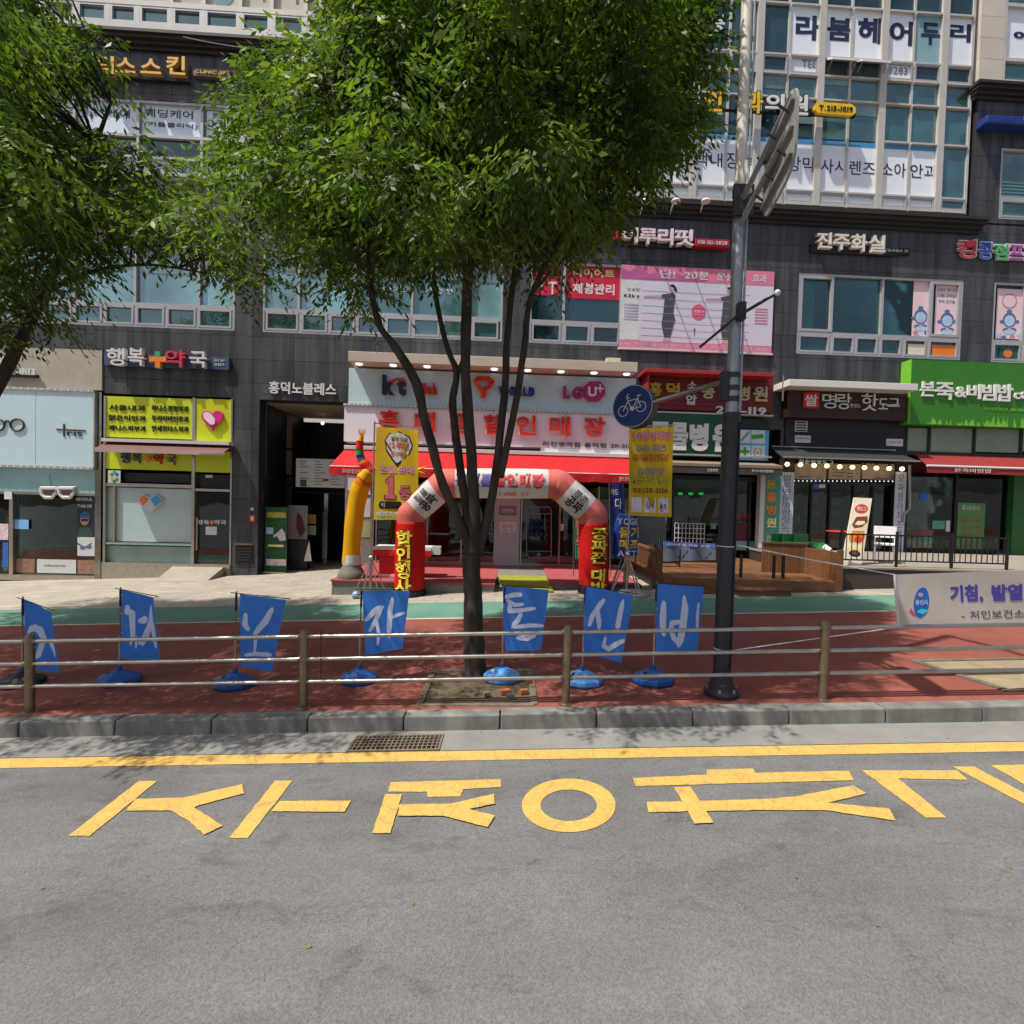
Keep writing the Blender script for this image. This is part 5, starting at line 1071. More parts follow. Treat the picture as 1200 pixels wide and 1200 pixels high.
for k in range(70):
    x = 1085+random.random()*200; h_ = random.uniform(2, 9)+(6 if x > 1160 else 0); w_ = random.uniform(1, 2.5); yb = 497+(x-1067)*.04-1
    mb.prism([fu(x-w_, yb, .35), fu(x+w_, yb, .35), fu(x+random.uniform(-2, 2), yb-h_, .35)], fmapw, .3502, .352+.00001*k)
o = mb.build('grass_print', lgm, sg); o['kind'] = 'stuff'
for s_, r in (('본', (1078, 447, 1094, 465)), ('죽', (1096, 448, 1116, 469)), ('&', (1119, 453, 1131, 466)), ('비', (1133, 450, 1148, 468)), ('빔', (1150, 450, 1166, 470)), ('밥', (1168, 450, 1185, 471)), ('c', (1187, 460, 1194, 468)), ('a', (1196, 459, 1204, 468)), ('f', (1205, 454, 1212, 468)), ('e', (1213, 460, 1221, 469))): ftext(s_, r, .352, white, sg, th=.05, each=True, bold=.02)
ftext('흥덕중앙점 215-8882', (1153, 477, 1206, 483), .352, lgm, sg, th=.01, bold=0)
aw = thf('awning', 'faded brick red awning over the porridge shop', 'awning', 1140, 545, 1)
br_ = cloth('brick_red_awning', (140, 50, 48), .15); u0, u1 = X(1072, 533, .1), UR; ua = X(1098, 548, .9); z1 = Z(1130, 534, .1); z0 = Z(1100, 546, .9)
MB().add([FP(u0, z1, .1), FP(u1, z1, .1), FP(u1, z0, .9), FP(ua-.3, z0, .9)], [(3, 2, 1, 0)]).build('fabric', br_, aw); MB().add([FP(ua-.3, z0, .9), FP(u1, z0, .9), FP(u1, z0-.2, .91), FP(ua-.3, z0-.2, .91)], [(3, 2, 1, 0)]).build('valance', br_, aw)
MB().tube([FP(ua-.3, z0, .9), FP(u1, z0, .9)], .03, 8).build('front_rail', offwhite, aw); text('본죽비빔밥', lambda a, b, w: FP(ua+.5+1.1*a, z0-.16+.11*b, .92+.01*w), offwhite, aw, bold=.0)
dp = MB().tube([FP(*fu(q[0], q[1], .2), .2) for q in ((1066, 545), (1066, 596), (1060, 602), (1059, 612))], .035, 8).build('drain_pipe', pole_grey, loc=tuple(FP(X(1066), 1, .2))); tag(dp, 'thin grey pipe running down between the hot dog and porridge shops', 'pipe')

# ---- upper signs ----
def letters(sg, L, off, th=.07, bold=.022):
    for s_, r, m in L: ftext(s_, r, off, m, sg, th=th, each=True, bold=bold)
gold = mat('gold_letter', (206, 164, 84), rough=.4, metal=.3, var=.05)
sg = thf('shop_sign', 'gold raised skin clinic lettering on the dark wall at the upper left', 'sign', 168, 92, .0)
fpanel('back_rail', (140, 91, 222, 96), .0, .1, black, sg)
letters(sg, [('팁', (114, 69, 137, 91), gold), ('스', (139, 71, 162, 90), gold), ('스', (168, 72, 192, 91), gold), ('킨', (198, 69, 220, 92), gold)], .1, .12)
fpanel('name_plate', (226, 79, 269, 91), .0, .12, mat('bronze_plate', (96, 84, 72), rough=.5), sg); ftext('CLINIC 3F', (229, 82, 265, 88), .12, gold, sg, th=.02, each=False)
pale_pink = mat('blush_letter', (226, 208, 214), rough=.45); 
sg = thf('shop_sign', 'pale pink raised gym lettering with red phone plate above the banner', 'sign', 785, 290, .0)
letters(sg, [('이', (728, 269, 746, 287), pale_pink), ('루', (748, 270, 768, 289), pale_pink), ('리', (770, 270, 787, 290), pale_pink), ('핏', (789, 271, 811, 291), pale_pink)], .05, .15)
fpanel('back_rail', (728, 288, 812, 291), .0, .05, black, sg)
fpanel('phone_plate', (815, 279, 855, 290), .0, .2, mat('plate_red', (170, 30, 44), rough=.4), sg, bevel=.01); ftext('031-213-2828', (818, 281.5, 852, 287.5), .2, offwhite, sg, th=.02, bold=.01)
ftext('J', (717, 272, 723, 282), .05, letter_red, sg, th=.1, bold=.03); fpline([(722, 279), (728, 279)], 2.5, .05, .12).build('dash', letter_red, sg)
sil = mat('ivory_letter', (214, 206, 192), rough=.45)
sg = thf('shop_sign', 'ivory raised art studio lettering on a black backing above the teal window', 'sign', 1000, 298, .0)
MB().prism(fpoly([(950, 286), (950, 296), (1034, 300), (1066, 299), (1066, 291), (1036, 291), (1036, 284)], .05), fmapw, .001, .06).build('backing', black, sg)
letters(sg, [('진', (955, 274, 972, 293), sil), ('주', (974, 276, 993, 295), sil), ('화', (995, 276, 1013, 297), sil), ('실', (1015, 277, 1034, 298), sil)], .062, .12)
ftext('미술교습소 2F', (1036, 291, 1064, 296), .062, sil, sg, th=.01, bold=0)
sg = thf('shop_sign', 'multicoloured raised kids trampoline lettering with white outlines', 'sign', 1160, 300, .0)
for s_, r, c in (('킹', (1122, 281, 1143, 303), (206, 60, 60)), ('콩', (1147, 284, 1162, 304), (50, 90, 200)), ('점', (1164, 286, 1180, 305), (60, 170, 90)), ('프', (1183, 287, 1199, 305), (176, 70, 160)), ('존', (1202, 288, 1220, 307), (206, 60, 60))):
    ftext(s_, (r[0]-1, r[1]-1, r[2]+1, r[3]+1), .03, offwhite, sg, th=.03, each=True, bold=.05, name='letter_outline'); ftext(s_, r, .065, mat('kids_%d' % c[0]+str(c[1]), c), sg, th=.02, each=True, bold=.005)
MB().prism(fpoly(circ(1137, 286, 5, 4), .1), fmapw, .001, .12).build('balloon_print', mat('kids_20660', (206, 60, 60)), sg)
sg = thf('shop_sign', 'navy blue box sign on the dark wall at the top right', 'sign', 1180, 150, .0)
fpanel('panel', (1157, 134, 1262, 150), .0, .35, mat('navy_board', (30, 50, 120), rough=.4), sg, bevel=.03); ftext('경희한의원', (1199, 136, 1255, 148), .35, offwhite, sg, th=.03, each=True)
# eye clinic channel letters on the curtain wall
sg = thf('shop_sign', 'yellow and white raised eye clinic lettering on a black bar across the curtain wall', 'sign', 900, 135, .15)
fpanel('bar', (700, 118, 955, 134), .08, .2, black, sg); fpanel('bar_tail', (945, 127, 1003, 136), .08, .2, black, sg)
yel = mat('bright_yellow_letter', (228, 184, 30), rough=.4)
for s_, r, m in (('밝', (738, 101, 762, 131), mat('cobalt_letter', (34, 50, 150))), ('은', (768, 102, 792, 132), mat('cobalt_letter', (34, 50, 150))), ('안', (826, 106, 848, 132), yel), ('과', (872, 107, 893, 134), yel), ('의', (897, 110, 918, 134), white), ('원', (924, 111, 946, 136), white)):
    ftext(s_, (r[0]-1, r[1]-1, r[2]+1, r[3]+1), .202, black, sg, th=.04, each=True, bold=.06, name='letter_rim'); ftext(s_, r, .245, m, sg, th=.04, each=True, bold=.02)
MB().prism(fpoly([(958, 119), (998, 122), (1003, 126), (1003, 132), (998, 135.5), (958, 132), (955, 128), (955, 123)], .3), fmapw, .205, .3).build('phone_plate', yel, sg); ftext('T.215-1019', (960, 123, 999, 132), .302, inkblack, sg, th=.01, bold=.03)

# gooseneck lamps over the gym sign
for k, (x, lb) in enumerate(((757, 'left of the three small white arm lamps above the gym lettering'), (792, 'middle of the three small white arm lamps above the gym lettering'), (827, 'right of the three small white arm lamps above the gym lettering'))):
    l_ = thf('arm_lamp', lb, 'lamp', x-7, 252, .0, group='arm lamps above the gym sign')
    A = FP(*fu(x-7, 251, .05), .05); Bp = FP(*fu(x, 235, 1.0), 1.0); MB().tube([A, A*.5+Bp*.5+Vector((0, 0, .08)), Bp], .018, 6).build('arm', offwhite, l_)
    MB().sphere(A, .035, seg=8, rings=6).build('wall_mount', offwhite, l_); MB().lathe(Bp+Vector((0, 0, -.05)), [(.11, 0), (.13, .02), (.1, .07), (.04, .09)], 12).build('shade', offwhite, l_, smooth=True)
# gym banner
t = thf('wall_banner', 'large pink and white gym advertising banner over the second floor windows', 'banner', 815, 410, .1)
u0, u1 = X(727.5, 360, .1), X(907, 365, .1); z0, z1 = Z(815, 410, .1), Z(815, 313, .1)
def bm_(a, b, w): return FP(u0+(u1-u0)*a, z0+(z1-z0)*b, .04+.02*math.sin(a*9)*math.sin(b*4)*.3+w)
v = []; n, m2 = 24, 12
for j in range(m2+1):
    for i in range(n+1): v.append(bm_(i/n, j/m2, .0))
fcs = [(j*(n+1)+i, j*(n+1)+i+1, (j+1)*(n+1)+i+1, (j+1)*(n+1)+i) for j in range(m2) for i in range(n)]
MB().add(v, fcs).build('sheet', mat('banner_lilac_white', (206, 200, 214), rough=.55, var=.03), t, smooth='all'); MB().fbox(u0-.03, u1+.03, z0-.05, z0, .0, .08).build('lower_rail', offwhite, t)
def bpr(pts, m, lay=1, name='printed_area'):
    return MB().prism(pts, bm_, .002, .003+.0025*lay).build(name, m, t)
pk = mat('banner_pink', (216, 120, 150), rough=.55, var=.05); dp2 = mat('banner_purple_pink', (176, 90, 140), rough=.55)
for i in range(8): bpr(sq(i/8, .83, (i+1)/8, 1), pk, 1); bpr(sq(i/8, 0, (i+1)/8, .09), pk, 1)
bpr([(0, .84), (.55, .84), (.5, .93), (.4, .9), (.3, .96), (.18, .9), (.12, 1), (.05, .92), (0, .97)], dp2, 2)
for s_, a, b in (('단!', .25, .35), ('20분', .41, .57), ('운동의', .62, .80), ('효과', .86, .95)): text(s_, lambda p, q, w, a=a, b=b: bm_(a+(b-a)*p, .86+.10*q, .0085+.003*w), offwhite, t, bold=.02)
text('EMS 전문트레이닝 센터 이루리핏  상담문의 031-213-2828', lambda p, q, w: bm_(.01+.96*p, .02+.05*q, .006+.003*w), offwhite, t, bold=.0)
bpr(sq(0, .1, .13, .82), mat('banner_cream', (206, 204, 206), rough=.55), 1)
text('김효린', lambda p, q, w: bm_(.04+.08*p, .69+.035*q, .008+.002*w), mat('grey_print', (120, 124, 122)), t, bold=0); text('62kg', lambda p, q, w: bm_(.02+.10*p, .60+.05*q, .008+.002*w), navy, t, bold=.02)
gpr = mat('banner_grey_grid', (170, 170, 186), rough=.6)
for k in range(6): bpr(sq(.025, .34+k*.035, .115, .345+k*.035+.012), gpr, 2)
for k in range(7): bpr(sq(.14, .16+k*.09, .84, .163+k*.09), mat('banner_line', (184, 180, 198)), 1, 'printed_line')
dk2 = mat('banner_figure_dark', (74, 72, 82), rough=.6); sk2 = mat('banner_skin', (196, 160, 160), rough=.6)
def fig(x, s, mirror=1):
    f = lambda P: [(x+mirror*a*s, b) for a, b in P]
    bpr(f([(-.045, .66), (.03, .69), (.045, .66), (.035, .45), (.05, .36), (.04, .3), (.02, .14), (-.02, .14), (-.04, .3), (-.03, .45), (-.025, .62), (-.045, .62)]), dk2, 2, 'printed_figure')
    bpr(f([(-.16, .64), (-.04, .655), (-.04, .625), (-.16, .625)]), sk2, 2, 'printed_arm'); bpr(f(circ(.018, .745, .02, .035, 12)), sk2, 2, 'printed_head'); bpr(f([(.005, .78), (.03, .79), (.05, .75), (.055, .70), (.04, .71), (.03, .75), (.01, .765)]), inkblack, 3, 'printed_hair')
    bpr(f([(-.02, .14), (.02, .14), (.03, .10), (-.03, .10)]), mat('banner_skin', (196, 160, 160)), 2, 'printed_feet')
fig(.31, 1.0); fig(.69, .85)
bpr(circ(.51, .47, .047, .095, 20), mat('banner_coral', (214, 90, 120)), 2); text('-13kg', lambda p, q, w: bm_(.475+.07*p, .45+.045*q, .009+.002*w), offwhite, t, bold=.02)
bpr(sq(.486, .18, .489, .26), inkblack, 2); bpr([(.48, .25), (.495, .25), (.4875, .275)], inkblack, 3)
for k in range(6): bpr(sq(.88, .36+k*.035, .965, .345+k*.035+.025), pk, 2)
tag(fpanel('junction_box', (711, 419, 727, 430), .0, .2, mat('ivory_box', (196, 188, 160)), bevel=.01, loc=tuple(FP(X(719), Z(719, 430), .1))), 'ivory electrical junction box above the right end of the phone shop canopy', 'box')

# thin cables sagging under the left cornice
for k, (p, q, lb) in enumerate((((215, 43), (300, 56), 'upper thin pale cable sagging along the left cornice'), ((235, 60), (300, 72), 'lower thin dark cable sagging below the left cornice'))):
    a = Vector(fu(*p, .45)); b = Vector(fu(q[0]+80, q[1]+4, .45)); pts = [FP(a.x+(b.x-a.x)*s, a.y+(b.y-a.y)*s-.25*4*s*(1-s)*.5, .45) for s in [i/10 for i in range(11)]]
    tag(MB().tube(pts, .012, 5).build('cable', offwhite if k == 0 else black, loc=tuple(pts[0])), lb, 'cable')

# ---- wooden deck of the animal hospital ----
dk = thing('wooden_deck', 'orange brown wooden deck with railing in front of the animal hospital', 'deck', (5, 10.7, gz(5)))
zD = .64; xa, xb = 3.2, 6.95
k = 0; y = 10.72
while y < 15:
    MB().box(xa, xb, y, y+.138, zD-.03, zD).build('plank', wood, dk); y += .145; k += 1
for k in range(2): MB().box(xa, xb, 10.68, 10.715, .30+k*.165, .30+k*.165+.158).build('fascia_plank', wood, dk)
MB().box(xa+.05, xb-.05, 10.8, 14.9, -.2, .6).build('under_frame', black, dk)
mb = MB().box(3.12, 3.18, 10.75, 13.4, 1.14, 1.2); mb.build('rail', wood, dk); MB().box(3.12, 3.18, 10.75, 13.4, zD+.05, zD+.1).build('rail', wood, dk)
for k in range(14): MB().box(3.125, 3.165, 10.8+k*.19, 10.87+k*.19, zD+.1, 1.14).build('baluster', wood, dk)
for yy in (10.72, 13.35): MB().box(3.1, 3.19, yy, yy+.09, .2, 1.24).build('rail_post', wood, dk)
tp = glass('smoked_panel', (.12, .12, .13), .12)
for (a, b, yy) in ((3.35, 4.15, 12.6), (4.25, 5.6, 13.0)): 
    MB().box(a, b, yy, yy+.012, zD+.08, 1.2).build('glass_panel', tp, dk); MB().box(a-.03, a, yy-.02, yy+.03, zD, 1.22).build('panel_post', black, dk); MB().box(b, b+.03, yy-.02, yy+.03, zD, 1.22).build('panel_post', black, dk)
for x in (4.7, 4.95, 5.66, 5.86): 
    MB().box(x, x+.05, 11.0, 11.05, zD, 1.14).build('low_post', black, dk)
for i in range(16): MB().box(5.9+i*.066, 5.9+i*.066+.06, 12.0, 12.03, zD, 1.32-.0*i).build('side_board', wood, dk)
for yy in range(9): MB().box(6.9, 6.94, 10.72+yy*.15, 10.72+yy*.15+.14, .3, 1.26).build('side_board', wood, dk)
MB().box(6.88, 6.97, 10.7, 10.79, .3, 1.32).build('rail_post', wood, dk); MB().box(5.9, 6.97, 11.98, 12.06, 1.322, 1.36).build('rail', wood, dk)
st = thing('wooden_step', 'low wooden step box in front of the animal hospital deck', 'step', (5.1, 10.4, gz(5.1)))
for k in range(3): MB().hexa([(4.62, 10.28+k*.13, .47), (5.72, 10.28+k*.13, .49), (5.72, 10.40+k*.13, .49), (4.62, 10.40+k*.13, .47), (4.62, 10.28+k*.13, .5), (5.72, 10.28+k*.13, .52), (5.72, 10.40+k*.13, .52), (4.62, 10.40+k*.13, .5)]).build('plank', wood, st)
MB().hexa([(4.66, 10.3, .3), (5.68, 10.3, .34), (5.68, 10.66, .34), (4.66, 10.66, .3), (4.66, 10.3, .469), (5.68, 10.3, .489), (5.68, 10.66, .489), (4.66, 10.66, .469)]).build('riser', wood, st)
cb = thing('cloth_banner', 'blue and grey cloth banner hung on the deck glass panel', 'banner', (4.2, 12.5, 1.2)); v = []; P0 = [at(777, 634, 12.55), at(838, 637, 12.55), at(838, 656, 12.55), at(777, 658, 12.55)]
for (tt0, tt1, m, nm) in ((0, .28, mat('faded_blue_cloth', (70, 92, 150), rough=.8), 'blue_band'), (.28, 1, mat('faded_grey_cloth', (90, 98, 112), rough=.8, var=.2), 'cloth')):
    v = []
    for i in range(21):
        s = i/20; top = P0[0].lerp(P0[1], s); bot = P0[3].lerp(P0[2], s); w = Vector((0, -.03*math.sin(s*14), 0)); v += [top.lerp(bot, tt0)+w, top.lerp(bot, tt1)+w*1.3]
    MB().add(v, [(2*i+1, 2*i+3, 2*i+2, 2*i) for i in range(20)]).build(nm, m, cb, smooth='all')
text('반려동물 미용 호텔', lambda a, b, w: P0[0].lerp(P0[1], .08+.8*a)+Vector((0, -.045-.003*w, -.10+.06*b)), offwhite, cb, bold=0)

# ---- terrace and railing at the right ----
tr = thing('shop_terrace', 'dark fronted raised terrace before the hot dog and porridge shops', 'terrace', (8, 10.9, gz(8)))
MB().box(7.0, 20, 10.95, 15.0, -.2, zT-.04).build('base', mat('dark_terrace_base', (62, 52, 46), rough=.7, var=.15), tr); MB().box(6.98, 20.02, 10.92, 15.0, zT-.038, zT).build('top_slab', mat('terrace_paving', (138, 128, 116), rough=.85, var=.12), tr)
rl = thing('metal_railing', 'black metal railing with thin bars along the right terrace', 'railing', (9, 11.1, zT))
mb = MB()
for x in (7.15, 8.35, 9.55, 10.75): MB().box(x, x+.045, 11.08, 11.12, zT, 1.72).build('post', black, rl)
MB().box(7.15, 10.79, 11.085, 11.115, 1.62, 1.655).build('rail', black, rl); MB().box(7.15, 10.79, 11.085, 11.115, zT+.12, zT+.15).build('rail', black, rl)
for k in range(30):
    x = 7.27+k*.118; MB().box(x, x+.014, 11.093, 11.107, zT+.15, 1.62).build('bar', black, rl)
def chair(loc, rz, m, label, group=None):
    c = thing('plastic_chair', label, 'chair', loc, group); c.rotation_euler = (0, 0, rz)
    L = Vector(loc); 
    def B_(nm, *a, **k):
        mb = MB(); mb.box(*a); mb.v = [tuple(Vector(q)+L) for q in mb.v]; return mb.build(nm, m, c, bevel=.006)
    B_('seat', -.22, .22, -.22, .22, .42, .46)
    for x in (-.2, .17):
        for y in (-.2, .17): B_('leg', x, x+.03, y, y+.03, 0, .42)
    B_('backrest', -.22, .22, .19, .22, .58, .85); B_('back_post', -.21, -.18, .19, .215, .46, .58); B_('back_post', .18, .21, .19, .215, .46, .58); B_('arm', -.24, -.21, -.2, .2, .62, .65); B_('arm', .21, .24, -.2, .2, .62, .65)
    return c
gcm = mat('green_plastic', (20, 92, 46), rough=.4); zc = zT
for k, x in enumerate((7.35, 7.8, 8.25)): pass
P = [at(918, 650, 13.2), at(932, 650, 13.2), at(946, 650, 13.2)]
for k, p in enumerate(P): chair((p.x, 13.2, zT-.31), .3, gcm, ['green plastic chair nearest the vertical green sign behind the deck wall', 'middle green plastic chair behind the wooden deck wall', 'green plastic chair closest to the folded green parasol'][k], 'green chairs behind the deck wall')
fp = thing('folded_parasol', 'folded green and white parasol lying behind the wooden deck wall', 'parasol', tuple(at(962, 645, 12.6)))
a, b = at(954, 640, 12.8), at(972, 646, 12.5); MB().tube([a, a.lerp(b, .4), a.lerp(b, .8), b], [.05, .16, .14, .04], 8).build('canopy', gcm, fp); MB().tube([a.lerp(b, .55)+Vector((0, -.06, .03)), b+Vector((0, -.06, .02))], [.1, .06], 8).build('white_panel', offwhite, fp)
p = at(1036, 660, 11.9); chair((p.x, 11.9, zT), -.6, white, 'white chair behind the black railing beside the hot dog board')
tb = thing('cafe_table', 'small red topped table behind the hot dog board', 'table', tuple(at(985, 660, 12.4))); p = at(985, 631, 12.4)
MB().lathe((p.x, 12.4, 1.62), [(.3, 0), (.32, .015), (.3, .03)], 16).build('tabletop', mat('table_red', (190, 40, 40), rough=.4), tb); MB().tube([(p.x, 12.4, zT), (p.x, 12.4, 1.62)], .03, 8).build('leg', black, tb); MB().lathe((p.x, 12.4, zT), [(.2, 0), (.2, .02), (.03, .04)], 12).build('foot', black, tb)

# ================= STREET THINGS =================
AD = 11.15
# inflatable arch
ar = thing('inflatable_arch', 'red and white inflatable arch standing before the phone shop', 'arch', tuple(at(590, 695, AD)))
ctr = [(479.5, 699), (480, 668), (480, 636), (480.5, 604), (481.5, 601), (500, 584), (521, 567.5), (525, 566.2), (590, 566.5), (651, 567), (655, 568), (673, 584), (693, 602), (695, 605), (695.5, 640), (695.5, 670), (696, 702)]
pts = [at(x, y, AD) for x, y in ctr]; pts[0].z = gz(pts[0].x)+.02; pts[-1].z = gz(pts[-1].x)+.02
for q in (pts[1], pts[2]): q.x = pts[0].x
rr = .325
redA = cloth('arch_red', (206, 26, 20), .2); pinkA = cloth('arch_sunlit_red', (222, 118, 108), .25); whA = cloth('arch_white', (214, 210, 206), .25)  # elbows: same red fabric, its sunlit pink put into the colour
def resamp(P, n):
    out = []
    for i in range(len(P)-1):
        for k in range(n): out.append(P[i].lerp(P[i+1], k/n))
    return out+[P[-1]]
def seg(P, m, name, bul=.02, n=5, lab_=None):
    Q = resamp(P, n); N_ = len(Q)-1; r_ = [rr*(.955+.05*math.sin(math.pi*min(1, i/N_))) for i in range(N_+1)]
    o = MB().tube(Q, r_, 24, cap=False).build(name, m, ar, smooth='all')
    if lab_: o['label'] = lab_
    return o
def smoothP(P):
    Q = list(P)
    for _ in range(3):
        R2 = [Q[0]]
        for i in range(len(Q)-1): R2 += [Q[i].lerp(Q[i+1], .25), Q[i].lerp(Q[i+1], .75)]
        Q = R2+[Q[-1]]
    return Q
SP = smoothP(pts); 
def cut(x0, y0, x1, y1):
    a, b = at(x0, y0, AD), at(x1, y1, AD); i = min(range(len(SP)), key=lambda k: (SP[k]-a).length); j = min(range(len(SP)), key=lambda k: (SP[k]-b).length); return SP[i:j+1]
cuts = [(479.5, 699), (481, 612), (488, 594), (511, 573), (537, 566.3), (643, 567), (664, 575), (687, 597), (695, 613), (696, 702)]
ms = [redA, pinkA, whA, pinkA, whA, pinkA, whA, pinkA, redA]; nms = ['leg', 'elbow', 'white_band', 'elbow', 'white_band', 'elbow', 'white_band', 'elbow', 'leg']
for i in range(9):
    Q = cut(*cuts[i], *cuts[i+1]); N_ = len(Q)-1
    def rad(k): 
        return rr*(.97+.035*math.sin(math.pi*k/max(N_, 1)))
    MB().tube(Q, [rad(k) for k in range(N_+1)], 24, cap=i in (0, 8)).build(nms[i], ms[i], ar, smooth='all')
for q in (pts[0], pts[-1]): MB().lathe(Vector((q.x, q.y, gz(q.x)-.01)), [(.36, 0), (.37, .04), (.35, .12), (.33, .16)], 20).build('base_ring', black, ar)
def arctext(s, A, d, n_, hw, hh, m, bold=.03, vertical=False, eps=.012, th=.006):
    "text box centred on A, half width hw along d, half height hh along n_, wrapped on the tube's front; c = offset across tube axis"
    axis = n_ if vertical else d
    def f(a, b, w):
        s1 = (a-.5)*2*hw; s2 = (b-.5)*2*hh; across = s1 if vertical else s2
        return A+d*s1+n_*s2+Vector((0, -1, 0))*(math.sqrt(max(rr*rr*1.0-(across+off_)**2, .001))+eps+th*w)
    return text(s, f, m, ar, bold=bold, vertical=vertical)
off_ = 0; ylA = mat('arch_yellow_print', (232, 206, 60)); dkA = mat('arch_dark_print', (40, 36, 40)); upv = Vector((0, 0, 1)); rt = Vector((1, 0, 0))
A = at(476, 657, AD); off_ = A.x-pts[0].x
arctext('할인행사', A, rt, upv, .19, .68, dkA, bold=.06, vertical=True); arctext('할인행사', A, rt, upv, .185, .675, ylA, bold=.03, vertical=True, eps=.022)
A = at(699, 655, AD); off_ = A.x-pts[-1].x
arctext('공짜폰 대박', A, rt, upv, .18, .70, dkA, bold=.06, vertical=True); arctext('공짜폰 대박', A, rt, upv, .175, .695, ylA, bold=.03, vertical=True, eps=.022)
vio = mat('arch_violet_print', (110, 90, 160)); A = at(557, 563, AD); off_ = A.z-pts[8].z
arctext('흥대폰', A, rt, upv, .40, .15, vio, bold=.04); A = at(608, 564, AD); arctext('할인매장', A, rt, upv, .54, .16, mat('arch_red_print', (214, 60, 60)), bold=.04)
A = at(600, 579, AD); off_ = -.22; arctext('kt olleh  U+', A, rt, upv, .36, .05, mat('arch_red_print', (214, 60, 60)), bold=.01)
for (x0, y0, x1, y1, tx) in ((488, 596, 512, 572, '필름'), (662, 574, 688, 598, '팝콘')):
    a, b = at(x0, y0, AD), at(x1, y1, AD); d = (b-a).normalized(); n_ = Vector((-d.z, 0, d.x)); A0 = a.lerp(b, .5)
    off_ = .1; arctext(tx, A0+n_*.1, d, n_, .16, .085, dkA, bold=.0); off_ = -.12; arctext('공짜', A0-n_*.12, d, n_, .19, .12, dkA, bold=.03)

# air dancer
ad = thing('air_dancer', 'tall bent yellow air dancer with rainbow head on a grey blower', 'inflatable', tuple(at(413, 676, 11.6)))
D_ = 11.6; cols = {'y': cloth('dancer_yellow', (226, 172, 10), .3), 'r': cloth('dancer_red', (214, 50, 40), .3), 'g': cloth('dancer_green', (60, 150, 70), .3), 'b': cloth('dancer_blue', (50, 70, 160), .3), 'o': cloth('dancer_orange', (230, 110, 30), .3)}
def dseg(P, R, c, name='tube_section'):
    Q = smoothP([at(x, y, D_) for x, y in P]); N_ = len(Q)-1; MB().tube(Q, [R[0]+(R[1]-R[0])*k/N_+.004*math.sin(k*.5) for k in range(N_+1)], 16).build(name, cols[c], ad, smooth='all')
dseg([(411, 660), (413, 630), (416, 600), (421, 575), (424, 567)], (.19, .205), 'y', 'body'); dseg([(424, 567.5), (427, 562)], (.175, .17), 'o'); dseg([(426, 562), (431, 556), (434, 552)], (.18, .14), 'y'); dseg([(434, 553), (430, 547), (426, 542)], (.14, .11), 'r')
dseg([(426, 543), (424, 539)], (.10, .10), 'y'); dseg([(424, 539.5), (422, 534)], (.09, .09), 'b'); dseg([(422, 534), (421, 526)], (.09, .085), 'g'); dseg([(421, 526.5), (422, 517)], (.085, .08), 'r'); dseg([(422, 517), (424, 511)], (.08, .05), 'y')
for k in range(5): 
    a = at(424, 512, D_); q = k*1.25; MB().tube([a, a+Vector((.06*math.cos(q), .06*math.sin(q), .1)), a+Vector((.08*math.cos(q), .08*math.sin(q), .2))], [.018, .014, .004], 5).build('hair_strand', cols['y'], ad)
dseg([(434, 556), (450, 566), (466, 562), (488, 552)], (.10, .06), 'y', 'arm')
for k in range(5):
    a = at(488, 552, D_); q = k*1.2; MB().tube([a, a+Vector((.12, .03*math.cos(q), .08*math.sin(q))), a+Vector((.2, .05*math.cos(q), .12*math.sin(q)))], [.03, .02, .005], 5).build('hand_strand', cols['y'], ad)
bl = at(413, 668, D_); MB().lathe(Vector((bl.x-.02, D_, zP)), [(.30, 0), (.31, .05), (.27, .16), (.2, .26), (.19, .36)], 18).build('blower', mat('blower_grey', (110, 104, 92), rough=.7, var=.1), ad, smooth=True); MB().lathe(Vector((bl.x-.02, D_, zP+.3)), [(.2, 0), (.205, .05), (.2, .22)], 16).build('collar', offwhite, ad)

def cloth_quad(name, C4, m, par, n=18, mm=18, amp=.03, ph=0, f1=9, f2=5, thick=0):
    "cloth hung between four photo corners at one depth: real folds in depth; returns a map for prints"
    def f(a, b, w=0):   # a right, b up
        top = C4[0].lerp(C4[1], a); bot = C4[3].lerp(C4[2], a); p = bot.lerp(top, b)
        o = amp*(math.sin(f1*a+3*b+ph)*.6+math.sin(f2*b+4*a+ph*2)*.5)*(.35+.65*a)
        return p+Vector((0, -o-w, 0))
    v = [f(i/n, j/mm) for j in range(mm+1) for i in range(n+1)]
    fc = [(j*(n+1)+i, j*(n+1)+i+1, (j+1)*(n+1)+i+1, (j+1)*(n+1)+i) for j in range(mm) for i in range(n)]
    MB().add(v, fc).build(name, m, par, smooth='all'); return f
def ctext(s, f, a0, b0, a1, b1, m, par, w=.004, **k): return text(s, lambda a, b, ww: f(a0+(a1-a0)*a, b0+(b1-b0)*b, w+.002*ww), m, par, **k)
def cpoly(f, pts, m, par, w=.003, name='printed_shape', cell=.1):
    return MB().prism(pts, lambda a, b, ww: f(a, b, ww), w-.001, w).build(name, m, par)
